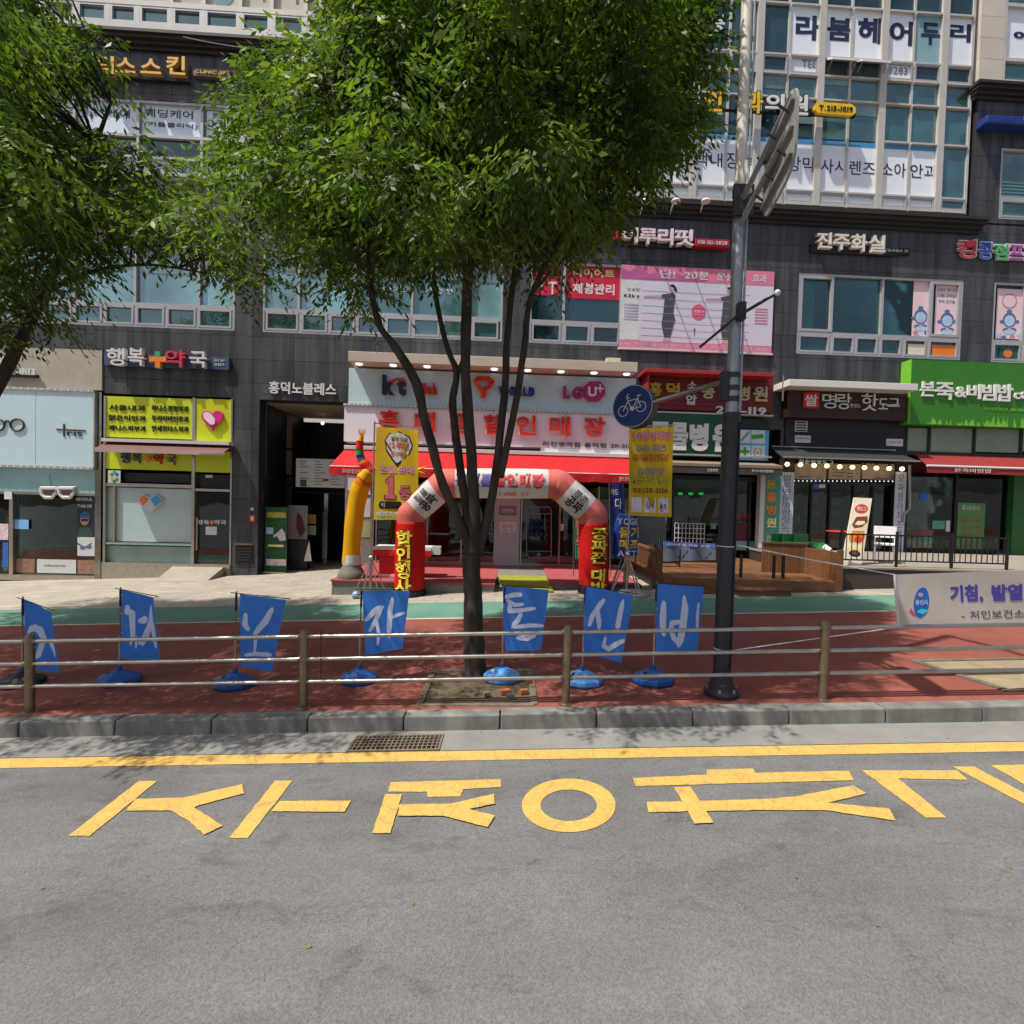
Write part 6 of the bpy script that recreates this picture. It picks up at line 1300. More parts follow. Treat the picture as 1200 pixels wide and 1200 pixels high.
# tall yellow banners on poles
def tall(label, px, y0, y1, C, dep, seed):
    base = at(px, y1, dep); base.z = gz(base.x)
    t = thing('banner_stand', label, 'banner', tuple(base)); top = at(px+1, y0, dep); mid = Vector((base.x, dep, base.z+.85)); top = Vector((base.x+.02, dep, top.z))
    MB().tube([base+Vector((0, 0, .05)), mid], .035, 8).build('lower_pole', steel, t); MB().tube([mid, top], .018, 8).build('upper_pole', steel, t); MB().sphere(mid, .06).build('hub', steel, t)
    for k in range(6): q = k*math.pi/3+.3; MB().tube([mid, base+Vector((.36*math.cos(q), .36*math.sin(q), .03))], .012, 6).build('stay', steel, t)
    C4 = [at(x, y, dep-.02) for x, y in C]; MB().tube([Vector((top.x, dep, top.z-.03)), Vector((C4[1].x+.05, dep, C4[1].z+.04))], .012, 6).build('top_bar', steel, t)
    return t, C4, base
ylc = cloth('banner_yellow', (222, 190, 40), .3); 
t, C4, base = tall('tall yellow banner with a big number one on a pole left of the arch', 434, 494, 692, [(441, 500), (490, 504), (490, 609), (438, 609)], 10.95, 1)
f = cloth_quad('cloth', C4, ylc, t, amp=.035, ph=.4)
MB().sphere(base+Vector((-.28, -.1, .06)), .09).build('water_bag', mat('pale_blue_bag', (130, 150, 170), rough=.4), t)
pkp = mat('banner_rose_print', (206, 90, 110)); blk = inkblack
cpoly(f, [(.2, .86), (.3, .94), (.55, .97), (.8, .92), (.88, .82), (.8, .72), (.6, .62), (.52, .57), (.4, .64), (.25, .74)], blk, t, .003); cpoly(f, [(.23, .86), (.32, .93), (.55, .955), (.77, .91), (.85, .82), (.77, .73), (.6, .65), (.5, .62), (.42, .66), (.27, .76)], offwhite, t, .005)
ctext('올레기념', f, .36, .86, .74, .91, blk, t, w=.007, bold=.0); ctext('12주년', f, .32, .775, .78, .855, pkp, t, w=.007, bold=.03); ctext('행사매장', f, .36, .69, .72, .75, pkp, t, w=.007, bold=.02)
ctext('친절,판매', f, .1, .50, .9, .59, blk, t, w=.004, bold=.04); ctext('친절,판매', f, .105, .503, .895, .587, mat('banner_lilac_print', (226, 160, 190)), t, w=.007, bold=.02)
one = [(.22, .22), (.50, .22), (.50, .27), (.44, .27), (.44, .48), (.34, .48), (.24, .44), (.24, .40), (.31, .41), (.31, .27), (.22, .27)]; cpoly(f, one, blk, t, .004, 'numeral'); cpoly(f, [(.36+(x-.36)*.86, .35+(y-.35)*.93) for x, y in one], pkp, t, .007, 'numeral'); ctext('등', f, .56, .22, .84, .38, blk, t, w=.004, bold=.06); ctext('등', f, .57, .225, .83, .375, pkp, t, w=.007, bold=.03)
cpoly(f, [(.1, .16), (.14, .2), (.6, .2), (.64, .16), (.6, .12), (.14, .12)], blk, t, .004); ctext('약정없이', f, .16, .135, .58, .185, offwhite, t, w=.006, bold=0); ctext('배터리셋트', f, .07, .03, .72, .09, offwhite, t, w=.006, bold=.03)
t, C4, base = tall('tall yellow banner with many lines of phone shop print right of the arch', 734, 498, 694, [(737, 502), (789, 500), (787, 606), (737, 604)], 10.75, 2)
f = cloth_quad('cloth', C4, ylc, t, amp=.03, ph=2.1)
for s_, b0, b1, a0, a1, m, rim in (('5G할인매장', .86, .96, .05, .95, mat('banner_lilac_print', (226, 160, 190)), pkp), ('통신3사비교', .73, .81, .16, .86, offwhite, navy), ('공짜폰할인매장', .62, .71, .08, .92, mat('banner_orange_print', (236, 150, 70)), mat('banner_brown_print', (120, 60, 20))), ('인터넷가입', .46, .55, .2, .8, offwhite, navy), ('현금지원 행사', .36, .46, .05, .92, mat('banner_lime_print', (214, 226, 80)), mat('banner_darkgreen_print', (60, 84, 20)))):
    ctext(s_, f, a0, b0, a1, b1, rim, t, w=.004, bold=.05); ctext(s_, f, a0+.005, b0+.003, a1-.005, b1-.003, m, t, w=.007, bold=.0)
ctext('031)211-2126', f, .1, .25, .9, .32, blk, t, w=.004, bold=.01)
for a0, a1, s_, m in ((.06, .3, 'T', pkp), (.36, .62, 'U+', mat('magenta_letter', (170, 20, 110))), (.68, .92, 'kt', blk)): cpoly(f, sq(a0, .04, a1, .21), mat('banner_pale_tile', (216, 206, 216)), t, .003); ctext(s_, f, a0+.05, .09, a1-.05, .16, m, t, w=.005, bold=.02)
MB().lathe(base+Vector((.15, -.05, 0)), [(.34, 0), (.35, .04), (.30, .10), (.12, .13)], 18).build('base_disc', mat('base_grey_plastic', (140, 138, 132), rough=.6), t)
# blue cloth wrap with print
wr = thing('round_banner', 'small blue wrap banner with yellow characters behind the right yellow banner', 'banner', tuple(at(733, 655, 11.3)))
c_ = at(733, 628, 11.3); za = at(733, 602, 11.3).z; zb_ = at(733, 650, 11.3).z
MB().lathe(Vector((c_.x, 11.3, zb_)), [(.29, 0), (.28, .12), (.25, (za-zb_)*.75), (.16, za-zb_)], 20).build('cloth', cloth('wrap_blue', (52, 84, 170), .2), wr, smooth=True)
def wm_(x0, y0, x1, y1):
    a_, b_ = at(x0, y1, 11.3), at(x1, y0, 11.3)
    return lambda a, b, w: Vector((a_.x+(b_.x-a_.x)*a, 11.3-math.sqrt(max(.3**2-(a_.x+(b_.x-a_.x)*a-c_.x)**2, .004))-.01-.004*w, a_.z+(b_.z-a_.z)*b))
for s_, r, m in (('YOGE', (721, 607, 744, 614), offwhite), ('올기', (723, 617, 746, 629), yel), ('메조', (723, 631, 746, 642), yel), ('ATTE', (721, 644, 748, 650), offwhite)): text(s_, wm_(*r), m, wr, bold=.03)
MB().tube([Vector((c_.x, 11.3, gz(c_.x))), Vector((c_.x, 11.3, za+.1))], .02, 6).build('pole', steel, wr)
for k in range(4): q = k*math.pi/2+.6; MB().tube([Vector((c_.x, 11.3, zb_+.1)), Vector((c_.x+.4*math.cos(q), 11.3+.4*math.sin(q), gz(c_.x)+.02))], .012, 5).build('stay', steel, wr)
bb = thing('standing_banner', 'navy blue banner half hidden between the arch and right yellow banner', 'banner', tuple(at(722, 668, 12.5)))
C4 = [at(x, y, 12.5) for x, y in ((714, 566), (731, 566), (731, 655), (716, 655))]; f = cloth_quad('cloth', C4, cloth('navy_cloth', (26, 44, 100), .2), bb, amp=.04); ctext('다', f, .4, .66, .85, .8, offwhite, bb, bold=0); ctext('가드', f, .1, .84, .6, .92, offwhite, bb, bold=0)
MB().tube([Vector((C4[3].x, 12.5, zP)), C4[0]], .012, 6).build('pole', steel, bb)
gbn = thing('standing_banner', 'narrow green and white banner against the right leg of the arch', 'banner', tuple(at(676, 672, 12.2)))
C4 = [at(x, y, 12.2) for x, y in ((672, 600), (682, 600), (680, 655), (674, 655))]; f = cloth_quad('cloth', C4, cloth('green_cloth', (60, 150, 100), .2), gbn, amp=.02); ctext('휴대폰', f, .2, .3, .8, .8, pkp, gbn, vertical=True); MB().tube([at(672, 675, 12.2), C4[0]], .012, 6).build('pole', steel, gbn)

# ---- blue flags ----
blue = cloth('flag_blue', (78, 150, 252), .55, var=.05); fw = mat('flag_white_print', (196, 204, 226), rough=.7)
bpl = mat('blue_plastic', (30, 84, 150), rough=.45, var=.08); lbp = mat('light_blue_plastic', (80, 146, 210), rough=.45)
flags = [  # pole px x, base y, corners UL UR LR LL, strokes (x,y,w)*, base kind, label
 (26, 802, [(29, 702), (60, 717), (71, 789), (31, 782)], [[(34, 742, 3), (38, 735, 6), (46, 738, 8), (51, 748, 6), (46, 768, 6), (42, 771, 2)], [(58, 748, 2), (60, 754, 5), (64, 764, 3), (65, 770, 1)], [(36, 740, 5), (42, 733, 5), (43, 737, 3)]], 'dark', 'blue flag at the left edge leaning over a dark base'),
 (140, 800, [(143, 691), (181, 700), (187, 778), (141, 771)], [[(150, 709, 5), (149, 717, 7), (155, 718, 8), (156, 742, 6), (153, 756, 3)], [(162, 728, 4), (168, 727, 9), (172, 723, 5)], [(178, 709, 2), (177, 728, 6), (171, 744, 7), (166, 754, 7), (163, 750, 4)], [(178, 728, 5), (180, 745, 5), (182, 760, 3)], [(160, 745, 4), (160, 760, 2)]], 'square', 'blue flag with white strokes on a square base, second from the left edge'),
 (275, 804, [(281, 696), (336, 703), (318, 788), (282, 780)], [[(288, 718, 5), (287, 732, 7), (292, 739, 5)], [(320, 712, 5), (311, 728, 8), (301, 740, 6), (297, 745, 3)], [(300, 742, 5), (299, 760, 3), (298, 766, 2)], [(286, 768, 3), (300, 766, 5), (318, 768, 5)]], 'square', 'blue flag with one long diagonal white stroke, left of the first wide gap'),
 (421, 799, [(425, 692), (480, 692), (472, 760), (428, 768)], [[(428, 728, 4), (439, 716, 7), (447, 711, 6), (441, 726, 5), (433, 740, 4)], [(441, 724, 4), (444, 742, 4), (443, 756, 3)], [(460, 700, 4), (457, 716, 6), (456, 735, 6), (456, 748, 3)], [(458, 724, 4), (468, 720, 4), (475, 718, 3)]], 'round', 'blue flag reading like a single white syllable left of the tree trunk'),
 (588, 797, [(589, 687), (643, 691), (634, 762), (592, 763)], [[(590, 700, 4), (603, 697, 6), (612, 697, 5)], [(594, 703, 4), (603, 709, 5), (614, 708, 4)], [(598, 705, 4), (597, 716, 6), (612, 715, 5), (628, 713, 4)], [(611, 718, 5), (606, 728, 6), (600, 733, 4)], [(599, 735, 4), (620, 733, 5), (638, 734, 4)], [(605, 748, 3), (616, 743, 5), (628, 744, 5), (618, 749, 4), (606, 748, 4)]], 'light', 'blue flag with stacked white strokes beside the tree on a light blue round base'),
 (682, 801, [(686, 687), (742, 697), (728, 777), (683, 764)], [[(709, 702, 3), (704, 708, 6), (694, 722, 6), (690, 734, 4)], [(700, 714, 5), (702, 728, 6), (702, 738, 3)], [(730, 702, 3), (727, 716, 6), (724, 734, 6), (723, 737, 3)], [(710, 746, 3), (707, 757, 5), (713, 761, 6), (724, 754, 6), (732, 750, 4)]], 'lightsquare', 'blue flag just right of the fence post with a light blue square base'),
 (765, 800, [(771, 684), (826, 688), (816, 764), (768, 767)], [[(778, 704, 5), (777, 722, 8), (777, 738, 7), (779, 746, 3)], [(801, 697, 3), (802, 712, 8), (800, 732, 8), (797, 752, 7), (795, 759, 3)], [(799, 728, 5), (788, 730, 6), (786, 738, 5), (790, 748, 6), (796, 756, 4)], [(819, 706, 3), (817, 722, 4), (816, 738, 3)]], 'square', 'blue flag nearest the lamp pole with tall white strokes')]
for (px, by, C, strokes, kind, lb_) in flags:
    g = gnd(px, by); dep = g.y; base = Vector((g.x, g.y, gz(g.x)))
    t = thing('flag_stand', lb_, 'flag', tuple(base), group='blue flags along the fence')
    topz = at(px, min(C[0][1], C[1][1])-3, dep).z; MB().tube([base+Vector((0, 0, .1)), Vector((base.x, dep, base.z+.55))], .012, 8).build('lower_pole', steel, t); MB().tube([Vector((base.x, dep, base.z+.5)), Vector((base.x+.005, dep, topz))], .008, 8).build('upper_pole', rust_steel, t)
    MB().tube([Vector((base.x+.004, dep, topz-.22)), Vector((base.x+.005, dep, topz-.03))], .013, 8).build('sleeve', mat('navy_sleeve', (24, 34, 80), rough=.6), t)
    C4 = [at(x, y, dep-.01) for x, y in C]; MB().tube([Vector((base.x-.06, dep, topz-.015)), Vector((C4[1].x+.04, dep-.01, C4[1].z+.012))], .005, 6).build('cross_bar', black, t)
    f = cloth_quad('cloth', C4, blue, t, n=16, mm=20, amp=.022, ph=px*.7, f1=7, f2=4)
    for k in range(3): zc_ = C4[0].z-.06-k*.22; MB().tube([Vector((base.x, dep, zc_)), Vector((C4[0].x+.01, dep-.01, zc_))], .004, 5).build('tie', offwhite, t)
    # strokes: invert the bilinear quad
    def inv(x, y):
        P = at(x, y, dep-.01); a, b = .5, .5
        for _ in range(12):
            top = C4[0].lerp(C4[1], a); bot = C4[3].lerp(C4[2], a); p = bot.lerp(top, b); da = (C4[1]-C4[0])*b+(C4[2]-C4[3])*(1-b); db = top-bot; e = P-p
            det = da.x*db.z-da.z*db.x; a += (e.x*db.z-e.z*db.x)/det; b += (da.x*e.z-da.z*e.x)/det
        return a, b
    for st_ in strokes:
        Q = []; 
        for i in range(len(st_)-1):
            for k in range(5): s = k/5; Q.append(tuple(st_[i][j]*(1-s)+st_[i+1][j]*s for j in range(3)))
        Q.append(st_[-1]); v = []
        for i, (x, y, w_) in enumerate(Q):
            x0_, y0_, _ = Q[max(i-1, 0)]; x1_, y1_, _ = Q[min(i+1, len(Q)-1)]; L_ = math.hypot(x1_-x0_, y1_-y0_) or 1; nx, ny = -(y1_-y0_)/L_, (x1_-x0_)/L_
            if i in (0, len(Q)-1): w_ = w_*.5
            for sgn in (1, -1): a, b = inv(x+nx*w_*.5*sgn, y+ny*w_*.5*sgn); v.append(f(min(max(a, 0), 1), min(max(b, 0), 1), .003))
        fc = [(2*i, 2*i+1, 2*i+3, 2*i+2) for i in range(len(Q)-1)]; MB().add(v, fc).build('brush_stroke', fw, t)
    m_ = {'dark': black, 'square': bpl, 'round': bpl, 'light': lbp, 'lightsquare': lbp}[kind]; R0 = .2 if kind in ('square', 'dark', 'lightsquare') else .18; sg_ = 4 if 'square' in kind or kind == 'dark' else 14
    prof = [(R0, 0), (R0*1.06, .03), (R0*1.03, .07), (R0*.75, .10), (R0*.6, .115), (.05, .15)]
    mb = MB(); mb.lathe(base, prof, sg_ if sg_ > 4 else 8, 0, 1.12, .95); mb.build('base', m_, t, bevel=.008, smooth=sg_ > 4)
    MB().lathe(base+Vector((0, 0, .001)), [(R0*1.02, 0), (R0*1.0, .028)], 8 if sg_ == 4 else 14, 0, 1.13, .97).build('base_skirt', mat('dark_blue_skirt', (16, 34, 66), rough=.7), t)
    MB().lathe(base+Vector((0, 0, .14)), [(.03, 0), (.026, .06)], 8).build('socket', bpl, t)
    MB().sphere(base+Vector((-.1, -.04, .11)), .025).build('filler_cap', white if kind == 'light' else black, t)

# ---- fence ----
fe = thing('guard_rail', 'three bar stainless guard rail with brown steel posts along the kerb', 'fence', (0, 5.08, gz(0)))
fy = 5.08; posts = [-10.6, -7.74, at(35, 787, 5.08).x, at(356, 785, 5.08).x, at(664, 783, 5.08).x, at(965, 778, 5.08).x, 5.70, 8.3]
for x in posts:
    b = MB(); b.lathe(Vector((x, fy, gz(x)-.02)), [(.042, 0), (.042, .78), (.038, .80), (.02, .812)], 14); b.build('post', rust_steel, fe, smooth=True)
    MB().lathe(Vector((x, fy, gz(x)-.005)), [(.075, 0), (.075, .012), (.045, .02)], 14).build('post_foot', rust_steel, fe)
for yy in (744.5, 771, 797.5):
    h = at(450, yy, fy).z-gz(at(450, yy, fy).x)
    for i in range(len(posts)-1):
        a, b = posts[i], posts[i+1]; MB().tube([(a+.03, fy, gz(a+.03)+h), (b-.03, fy, gz(b-.03)+h)], .021, 12).build('rail', steel, fe, smooth=True)
        for q, s in ((a, 1), (b, -1)): MB().tube([(q+s*.035, fy, gz(q)+h), (q+s*.06, fy, gz(q)+h)], .027, 12).build('rail_socket', rust_steel, fe)
wt = MB().tube([at(376, 738, 5.05), at(376, 797, 5.05)], .004, 5); tag(wt.build('wire_tie', black, loc=tuple(at(376, 797, 5.05))), 'thin dark wire hanging down the rails right of the second visible post', 'wire')

# ---- lamp pole ----
lp = thing('lamp_pole', 'tall tapering lamp pole with dark lower sleeve, grey middle and cream top', 'lamp pole', tuple(Vector((2.2, 5.25, gz(2.2)))))
bx = gnd(846, 815); bx = Vector((bx.x, 5.25, gz(bx.x)))
def pz(y): return at(853, y, 5.25).z
zS = pz(484); zM = pz(245); zt = 9.0
xat = lambda x, y: at(x, y, 5.25).x
x0 = xat(848, 780)
MB().lathe(bx, [(.17, 0), (.175, .04), (.14, .09), (.11, .15), (.098, .22)], 18).build('base_flange', pole_dark, lp, smooth=True)
for k in range(6): q = k*math.pi/3; MB().lathe(bx+Vector((.145*math.cos(q), .145*math.sin(q), .035)), [(.018, 0), (.018, .06)], 6).build('anchor_bolt', steel, lp)
MB().lathe(bx+Vector((0, 0, .15)), [(.088, 0), (.087, (zS-bx.z)*.9), (.09, zS-bx.z-.15)], 12).build('lower_sleeve', pole_dark, lp, smooth=True)
MB().box(bx.x+.045, bx.x+.06, 5.165, 5.18, bx.z+.3, zS-.1).build('sleeve_seam', black, lp)
MB().lathe(Vector((bx.x, 5.25, zS)), [(.060, -.05), (.060, 0), (.058, zM-zS)], 16).build('grey_pole', pole_grey, lp, smooth=True); MB().tube([(bx.x+.062, 5.20, zS), (bx.x+.06, 5.20, zM)], .013, 6).build('cable_conduit', pole_grey, lp)
MB().lathe(Vector((bx.x, 5.25, zM)), [(.056, -.02), (.056, 0), (.052, zt-zM)], 16).build('cream_pole', pole_cream, lp, smooth=True); MB().tube([(bx.x+.06, 5.2, zM), (bx.x+.055, 5.2, zt)], .011, 6).build('cable_conduit', pole_grey, lp)
for yy in (226, 252): z = pz(yy); MB().lathe(Vector((bx.x, 5.25, z)), [(.072, -.03), (.072, .03)], 16).build('clamp_band', darkgrey, lp)
for yy in (440, 455, 468): z = pz(yy); MB().lathe(Vector((bx.x, 5.25, z)), [(.07, -.025), (.07, .025)], 16).build('clamp_band', darkgrey, lp)
MB().lathe(Vector((bx.x, 5.25, pz(640))), [(.093, -.004), (.093, .004)], 12).build('cable_tie', offwhite, lp); MB().lathe(Vector((bx.x, 5.25, pz(760))), [(.092, -.004), (.092, .004)], 12).build('cable_tie', offwhite, lp)
MB().tube([Vector((bx.x, 5.25, zt-.05)), Vector((bx.x, 4.6, zt+.25)), Vector((bx.x, 3.6, zt+.35))], .04, 8).build('lamp_arm', pole_cream, lp); MB().lathe(Vector((bx.x, 3.3, zt+.3)), [(.1, 0), (.18, .03), (.14, .1), (.05, .13)], 12, 0, .8, 2).build('lamp_head', pole_grey, lp)
# road sign on arms, seen edge on
rs = thing('traffic_sign', 'large road sign seen nearly edge on, reaching out from the lamp pole', 'sign', (bx.x, 5.2, pz(240)))
P1, P2_ = at(868, 232, 5.15), at(934, 100, 4.05)
axis = Vector((P2_.x-P1.x, P2_.y-P1.y, 0)); Lh = axis.length; ad_ = axis.normalized(); nr = Vector((-ad_.y, ad_.x, 0))
zA = at(866, 236, 5.2).z; zB = at(866, 262, 5.2).z
tipz = at(934, 98, 4.05).z; pass
za_, zb2 = zA, zB
ea, eb = at(930, 108, 4.1), at(925, 150, 4.12)
MB().tube([Vector((bx.x, 5.2, zA)), ea], .026, 10).build('arm', pole_grey, rs); MB().tube([Vector((bx.x, 5.2, zB)), eb], .026, 10).build('arm', pole_grey, rs)
zt_ = tipz+.02; zl_ = at(925, 205, 4.1).z
cz = (zt_+zl_)/2; hh = (zt_-zl_)/2; cc = Vector((at(928, 140, 4.1).x+.05, 0, 0))
outl = []; sh = []
y_far, y_near = 4.85, 3.98
for k in range(24):
    q = 2*math.pi*k/24; cx_, sx_ = math.cos(q), math.sin(q); e = .5
    a = (abs(cx_)**e)*(1 if cx_ > 0 else -1); b = (abs(sx_)**e)*(1 if sx_ > 0 else -1); outl.append((a, b))
xn_, xf_ = at(930, 140, 4.0).x, at(893, 215, 4.85).x
pm = lambda a, b, w: Vector((xn_+(.5-.5*a)*(xf_-xn_)+w+.01, (y_far+y_near)/2-(y_far-y_near)/2*a, cz+hh*b))
MB().prism(outl, pm, 0, .02).build('panel', mat('sign_back_aluminium', (150, 148, 142), rough=.5, metal=.2, var=.1), rs); MB().prism([(a*.97, b*.97) for a, b in outl], pm, .021, .024).build('sign_face', mat('sign_blue_face', (30, 70, 150), rough=.4), rs)
for b in (-.6, 0, .6):
    MB().add([pm(-.9, b-.05, -.03), pm(.9, b-.05, -.03), pm(.9, b+.05, -.03), pm(-.9, b+.05, -.03), pm(-.9, b-.05, -.001), pm(.9, b-.05, -.001), pm(.9, b+.05, -.001), pm(-.9, b+.05, -.001)], [(0, 1, 2, 3), (7, 6, 5, 4), (0, 4, 5, 1), (1, 5, 6, 2), (2, 6, 7, 3), (3, 7, 4, 0)]).build('stiffener', pole_grey, rs)
for a in (-.7, 0, .7): 
    q = pm(a, .5, -.05); MB().tube([q+Vector((-.05, 0, .03)), q+Vector((.03, 0, -.02))], .011, 6).build('clamp', darkgrey, rs); q = pm(a, -.5, -.05); MB().tube([q+Vector((-.05, 0, .03)), q+Vector((.03, 0, -.02))], .011, 6).build('clamp', darkgrey, rs)
MB().box(bx.x-.10, bx.x+.10, 5.15, 5.18, pz(258), pz(222)).build('bracket_plate', darkgrey, rs); MB().tube([Vector((bx.x-.02, 5.1, pz(200))), Vector((bx.x+.02, 5.06, pz(238)))], .02, 6).build('cable', offwhite, rs)
# round bicycle sign
bs = thing('bicycle_sign', 'round blue bicycle sign on a steel arm left of the lamp pole', 'sign', (bx.x, 5.25, pz(455)))
cS = at(741, 476, 6.3); nS = Vector((-.60, -.80, .0)).normalized(); tS = Vector((0, 0, 1)).cross(nS).normalized()*1; tS = Vector((-nS.y, nS.x, 0)) if (-nS.y) > 0 else Vector((nS.y, -nS.x, 0))
RS = .262
sm2 = lambda a, b, w: cS+tS*a+Vector((0, 0, 1))*b+nS*w
MB().prism(circ(0, 0, RS, RS, 36), sm2, -.17, 0).build('disc', mat('sign_edge_grey', (56, 58, 62), rough=.5), bs); MB().prism(circ(0, 0, RS*.985, RS*.985, 36), sm2, .0005, .004).build('white_border', offwhite, bs); MB().prism(circ(0, 0, RS*.955, RS*.955, 36), sm2, .0045, .008).build('blue_face', mat('sign_deep_blue', (12, 44, 108), rough=.35, var=.04), bs)
def ring(cx, cy, r, w_=.010, n=24):
    v = [sm2(cx+(r+s*w_/2)*math.cos(2*math.pi*k/n), cy+(r+s*w_/2)*math.sin(2*math.pi*k/n), .011) for k in range(n) for s in (-1, 1)]
    return MB().add(v, [(2*k, 2*k+1, (2*k+3) % (2*n), (2*k+2) % (2*n)) for k in range(n)])
ring(-.115, -.055, .062).build('wheel_symbol', offwhite, bs); ring(.115, -.015, .062).build('wheel_symbol', offwhite, bs)
mb = MB()
def bar_(p, q, w_=.011):
    a = Vector((*p, 0)); b = Vector((*q, 0)); d = (b-a).normalized(); n_ = Vector((-d.y, d.x, 0))*w_/2
    mb.prism([tuple((a+n_)[:2]), tuple((a-n_)[:2]), tuple((b-n_)[:2]), tuple((b+n_)[:2])], sm2, .0085, .012)
for p, q in (((-.115, -.055), (-.055, .065)), ((-.055, .065), (.07, .085)), ((.07, .085), (.115, -.015)), ((.07, .085), (.0, -.035)), ((-.055, .065), (.0, -.035)), ((.0, -.035), (.115, -.015)), ((-.055, .065), (-.075, .12)), ((-.075, .12), (-.05, .155)), ((-.075, .12), (-.03, .10)), ((.07, .085), (.085, .125)), ((.06, .12), (.11, .13))): bar_(p, q)
mb.prism([(-.02, -.05), (.02, -.06), (.03, -.02), (.0, .0), (-.03, -.02)], sm2, .0085, .0125); mb.build('bicycle_symbol', offwhite, bs)
MB().tube([Vector((bx.x-.08, 5.27, pz(447))), cS+tS*.1-nS*.1+Vector((0, 0, .02))], .028, 10).build('arm', steel, bs); MB().box(bx.x-.12, bx.x-.06, 5.2, 5.3, pz(470), pz(436)).build('bracket', darkgrey, bs)
# flag holder rod on the pole
fh = thing('flag_holder', 'thin metal rod slanting across the lamp pole with a ball tip', 'rod', (bx.x, 5.15, pz(365)))
a, b, c = at(820, 407, 5.45), at(862, 372, 5.12), at(911, 343, 4.9); MB().tube([a, b], .014, 8).build('rod', darkgrey, fh); MB().tube([b, c], .017, 8).build('rod', darkgrey, fh); MB().sphere(c, .03).build('ball_tip', offwhite, fh); MB().box(bx.x-.03, bx.x+.04, 5.09, 5.17, pz(380), pz(360)).build('bracket', darkgrey, fh)

# ---- hanging street banner at the right ----
hb = thing('street_banner', 'white public health banner with purple lettering strung above the rail', 'banner', tuple(at(1120, 735, 5.6)))
C4 = [at(1048, 673.5, 5.55), at(1420, 660, 5.55), at(1420, 728, 5.55), at(1053, 735, 5.55)]
f = cloth_quad('cloth', C4, cloth('banner_white_cloth', (206, 200, 190), .4), hb, n=40, mm=10, amp=.02, f1=11, ph=.5)
def hx(x): return (x-1048)/372
pur = mat('purple_lettering', (74, 62, 150), rough=.6)
def ht(s, x0, y0, x1, y1, m, **k):
    def yy(x, y): t0 = 673.5-(x-1048)*.0363; b0 = 735-(x-1053)*.019; return (b0-y)/(b0-t0)
    return text(s, lambda a, b, w: f(hx(x0+(x1-x0)*a), yy(x0, y1)+(yy(x0, y0)-yy(x0, y1))*b, .004+.002*w), m, hb, **k)
ht('기침,', 1112, 686, 1151, 707, pur, bold=.04); ht('발열,', 1161, 685, 1203, 706, pur, bold=.04); ht('마스크', 1215, 684, 1275, 705, pur, bold=.04); ht('- 처인보건소(', 1123, 716, 1203, 727, mat('soft_black_lettering', (70, 66, 66)), bold=0)
def hyy(x, y): t0 = 673.5-(x-1048)*.0363; b0 = 735-(x-1053)*.019; return (b0-y)/(b0-t0)
el = [(hx(1077+9.5*math.cos(q)+2.5*math.sin(q)), hyy(1077, 706-17.5*math.sin(q)-2*math.cos(q))) for q in [2*math.pi*k/24 for k in range(24)]]
MB().prism(el, lambda a, b, w: f(a, b, w), .003, .004).build('logo', mat('logo_blue', (24, 90, 170)), hb)
MB().prism([(hx(1077+3*math.cos(q)), hyy(1077, 697-2.4*math.sin(q))) for q in [2*math.pi*k/12 for k in range(12)]], lambda a, b, w: f(a, b, w), .005, .006).build('logo_sun', mat('logo_tan', (190, 140, 110)), hb)
MB().prism([(hx(x), hyy(x, y)) for x, y in ((1070, 717), (1076, 713), (1084, 715), (1077, 720))], lambda a, b, w: f(a, b, w), .005, .006).build('logo_leaf', mat('logo_aqua', (60, 180, 200)), hb); ht('용인시', 1070, 703, 1084, 709, offwhite, bold=.0)
MB().prism([(hx(x), hyy(x, y)) for x, y in ((1064, 712), (1061, 716), (1066, 721), (1069, 720), (1065, 715))], lambda a, b, w: f(a, b, w), .005, .006).build('logo_arc', mat('logo_red', (196, 70, 80)), hb)
MB().tube([Vector((bx.x+.08, 5.2, pz(638))), C4[0].lerp(Vector((bx.x+.1, 5.2, pz(638))), .5)+Vector((0, 0, -.01)), C4[0]], .006, 6).build('rope', offwhite, hb); MB().tube([Vector((bx.x+.1, 5.2, pz(760))), C4[3]], .005, 6).build('rope', offwhite, hb)
MB().tube([C4[0], C4[3]], .012, 6).build('end_batten', offwhite, hb); MB().tube([C4[1], C4[2]], .02, 8).build('end_batten', offwhite, hb)

